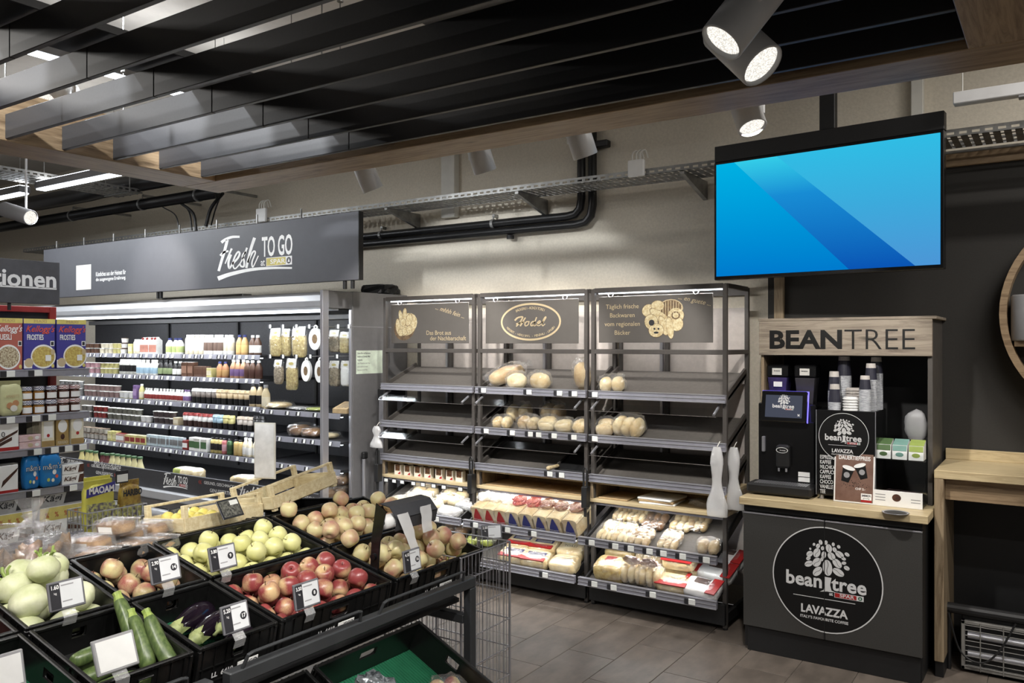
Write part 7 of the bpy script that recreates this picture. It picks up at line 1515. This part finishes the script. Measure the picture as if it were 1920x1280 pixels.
# ---------------------------------------------------------------- rear row of the table: bagged roots, clear boxes, wooden crates
bM = lambda y0, y1: Matrix.Translation((-3.315, (y0+y1)/2, .915-CH))@Matrix.Rotation(R(-6), 4, 'Y')
for i, (y0, y1, lab) in enumerate(((.70, 1.30, 'rear crate with bagged roots at the left edge'), (1.32, 1.92, 'rear crate with bags of ginger'), (1.94, 2.54, 'rear crate with clear boxes behind the yellow apples'), (2.56, 3.16, 'rear crate under the wooden fruit trays'))): crate(bM(y0, y1), .40, y1-y0, lab, 'rear produce crates', 'black', .05)
K['ginger'] = mat('ginger_root', (150, 122, 92), .7, c2=(110, 84, 60), sc=18, bump=.5); K['rootr'] = mat('reddish_root', (146, 92, 76), .7, c2=(110, 70, 58), sc=14, bump=.4)
for i, (y, x, zz, s_, lab, m) in enumerate(((1.36, -3.26, .93, 1.0, 'clear bag of ginger roots nearest the kohlrabi', 'ginger'), (1.56, -3.24, .93, 1.1, 'tall clear bag of brown ginger roots, right of the others', 'ginger'), (1.16, -3.25, .92, 1.15, 'clear bag of reddish roots at the left edge', 'rootr'), (1.30, -3.42, .93, 1.1, 'clear bag of roots behind the ginger', 'rootr'), (1.72, -3.36, .90, .9, 'clear bag of roots left of the clear boxes', 'ginger'))):
    t = thing('root_bag', lab, 'bag', (x, y, zz-.12), (R(-12), R(-10), R(20*i)), group='bags of roots'); random.seed(i+60)
    for k in range(9): blob(.045, .05, .13, k+i*5, .35, 2.5, 10, 8).build('root', K[m], t, True, loc=(random.uniform(-.06, .06), random.uniform(-.07, .07), .02+.03*(k % 3)), rot=(random.uniform(-.7, .7), random.uniform(-.7, .7), 0))
    blob(.22*s_, .24*s_, .24*s_, i+3, .22, 3.5, 22, 14, 2.8).build('bag', K['film'], t); MB().lathe([(.05, 0), (.02, .03), (.03, .07), (.055, .11)], 12, Matrix.Translation((0, 0, .22*s_))).build('bag_neck', K['film'], t)
K['pastry'] = mat('pastry_brown', (176, 136, 84), .6, c2=(130, 90, 54), sc=16, bump=.4)
for i, (y, x, zz, rz) in enumerate(((1.80, -3.20, .875, 8), (1.95, -3.18, .885, 4), (2.06, -3.18, .88, -4), (1.86, -3.34, .90, 6), (2.02, -3.36, .90, 2), (2.14, -3.35, .905, -2), (1.95, -3.30, .955, 0))):
    t = thing('clear_box', 'clear plastic box of brown pastry behind the yellow apples' if i < 6 else 'topmost clear pastry box with a paper strip', 'food box', (x, y, zz), (R(6), R(-6), R(rz)), group='clear pastry boxes' if i < 6 else None)
    blob(.20, .085, .045, i+8, .2, 4, 16, 8, 4).build('pastry', K['pastry'], t, True, loc=(0, 0, .004)); MB().rbox(-.11, .11, -.05, .05, 0, .062, .014).build('box', K.setdefault('clamshell', film('clamshell_plastic', fac=.13, r=.08, milky=.08)), t)
    MB().box(-.10, .10, .049, .0515, .05, .056).build('box_hinge', K['filmw'], t); MB().box(-.05, .05, -.052, -.0515, .012, .04).build('paper_strip', K['paper'] if i == 6 else K['filmw'], t)
K['poplar'] = mat('poplar', (216, 204, 168), .7, c2=(196, 178, 138), sc=10, stretch=(1, 6, 6)); K['lemon'] = mat('lemon', (206, 190, 96), .45, bump=.2, sc=60)
def wood_tray(M, label, fruit=0):
    t = thing('wooden_tray', label, 'wooden crate', group='wooden fruit trays'); t.matrix_world = M; a, b, h = .14, .20, .10
    for sx in (-1, 1):
        for sy in (-1, 1): MB().rbox(sx*a-.012, sx*a+.012, sy*b-.012, sy*b+.012, 0, h+.03, .002).build('corner_post', K['poplar'], t)
        MB().rbox(sx*(a+.013), sx*(a+.018), -b-.012, b+.012, .015, .075, .001).build('side_slat', K['poplar'], t); MB().rbox(sx*a-.008, sx*a+.008, -b+.012, b-.012, h+.018, h+.03, .002).build('top_rail', K['poplar'], t)
    for sy in (-1, 1): MB().rbox(-a-.012, a+.012, sy*(b+.013), sy*(b+.018), .015, .075, .001).build('end_slat', K['poplar'], t)
    for k in range(4): MB().rbox(-a+.004+k*.07, -a+.062+k*.07, -b, b, .006, .010, .001).build('bottom_slat', K['poplar'], t)
    return t
wood_tray(Matrix.Translation((-3.30, 2.86, .955))@Matrix.Rotation(R(-8), 4, 'Y')@Matrix.Rotation(R(9), 4, 'X'), 'pale wooden fruit tray tilted up on the rear crate')
wood_tray(Matrix.Translation((-3.36, 2.42, .89))@Matrix.Rotation(R(-6), 4, 'Y'), 'lower wooden fruit tray left of the tilted one')
random.seed(12)
lem = blob(.065, .065, .065, 3, .06, 2, 14, 10, 2).mesh('lemon', K['lemon'], True)
for i in range(12): tag(obj('lemon', lem, None, (-3.36+(-.10+.066*(i % 4)), 2.42-.13+.07*(i//4), .905)), 'yellow lemon in the lower wooden tray', 'lemon', 'lemons in the wooden tray')
esl(532, 925, -3.1, 'dark handwritten price board in front of the tilted tray', wd=.13, hd=.09, tilt=45, digits='', unit='') if False else None
for px, py, x, lab in ((342, 966, -3.45, 'dark price board on a clear stand behind the crates, left of the wooden trays'), (432, 952, -3.10, 'dark price board leaning on the lower wooden tray')):
    p = onX(px, py, x); t = thing('price_board', lab, 'price board', p, (0, R(-30), R(10)), group='dark price boards'); MB().rbox(-.006, 0, -.065, .065, -.045, .045, .003).build('frame', K['tagdark'], t); MB().box(0, .001, -.055, .055, -.037, .037).build('screen', mat('board_print', (120, 120, 112), .5, c2=(40, 40, 40), sc=90), t); MB().box(.0005, .0016, .005, .055, .012, .034).build('white_field', K['tagwhite'], t); MB().rbox(-.02, 0, -.015, .015, -.10, -.045, .002).build('stand', K['clear'], t)
ws = thing('sign_stand', 'blank light grey sign on a clear stem above the wooden trays', 'sign', (onX(497, 930, -3.42).x, onX(497, 930, -3.42).y, .93)); z0 = onX(497, 897, -3.42).z-.93; z1 = onX(497, 792, -3.42).z-.93
ws.rotation_euler = (0, 0, R(18))
MB().rbox(-.062, .062, -.004, .004, z0, z1, .004).build('panel', K['offwhite'], ws); MB().rbox(-.055, .055, -.0055, -.004, z0+.008, z1-.008, .001).build('face', mat('sign_face', (224, 224, 224), .5), ws); MB().cyl((0, 0, -.05), (0, 0, z0), .008, n=8).build('stem', K['clear'], ws); MB().rbox(-.03, .03, -.02, .02, -.06, -.045, .004).build('foot', K['clear'], ws)
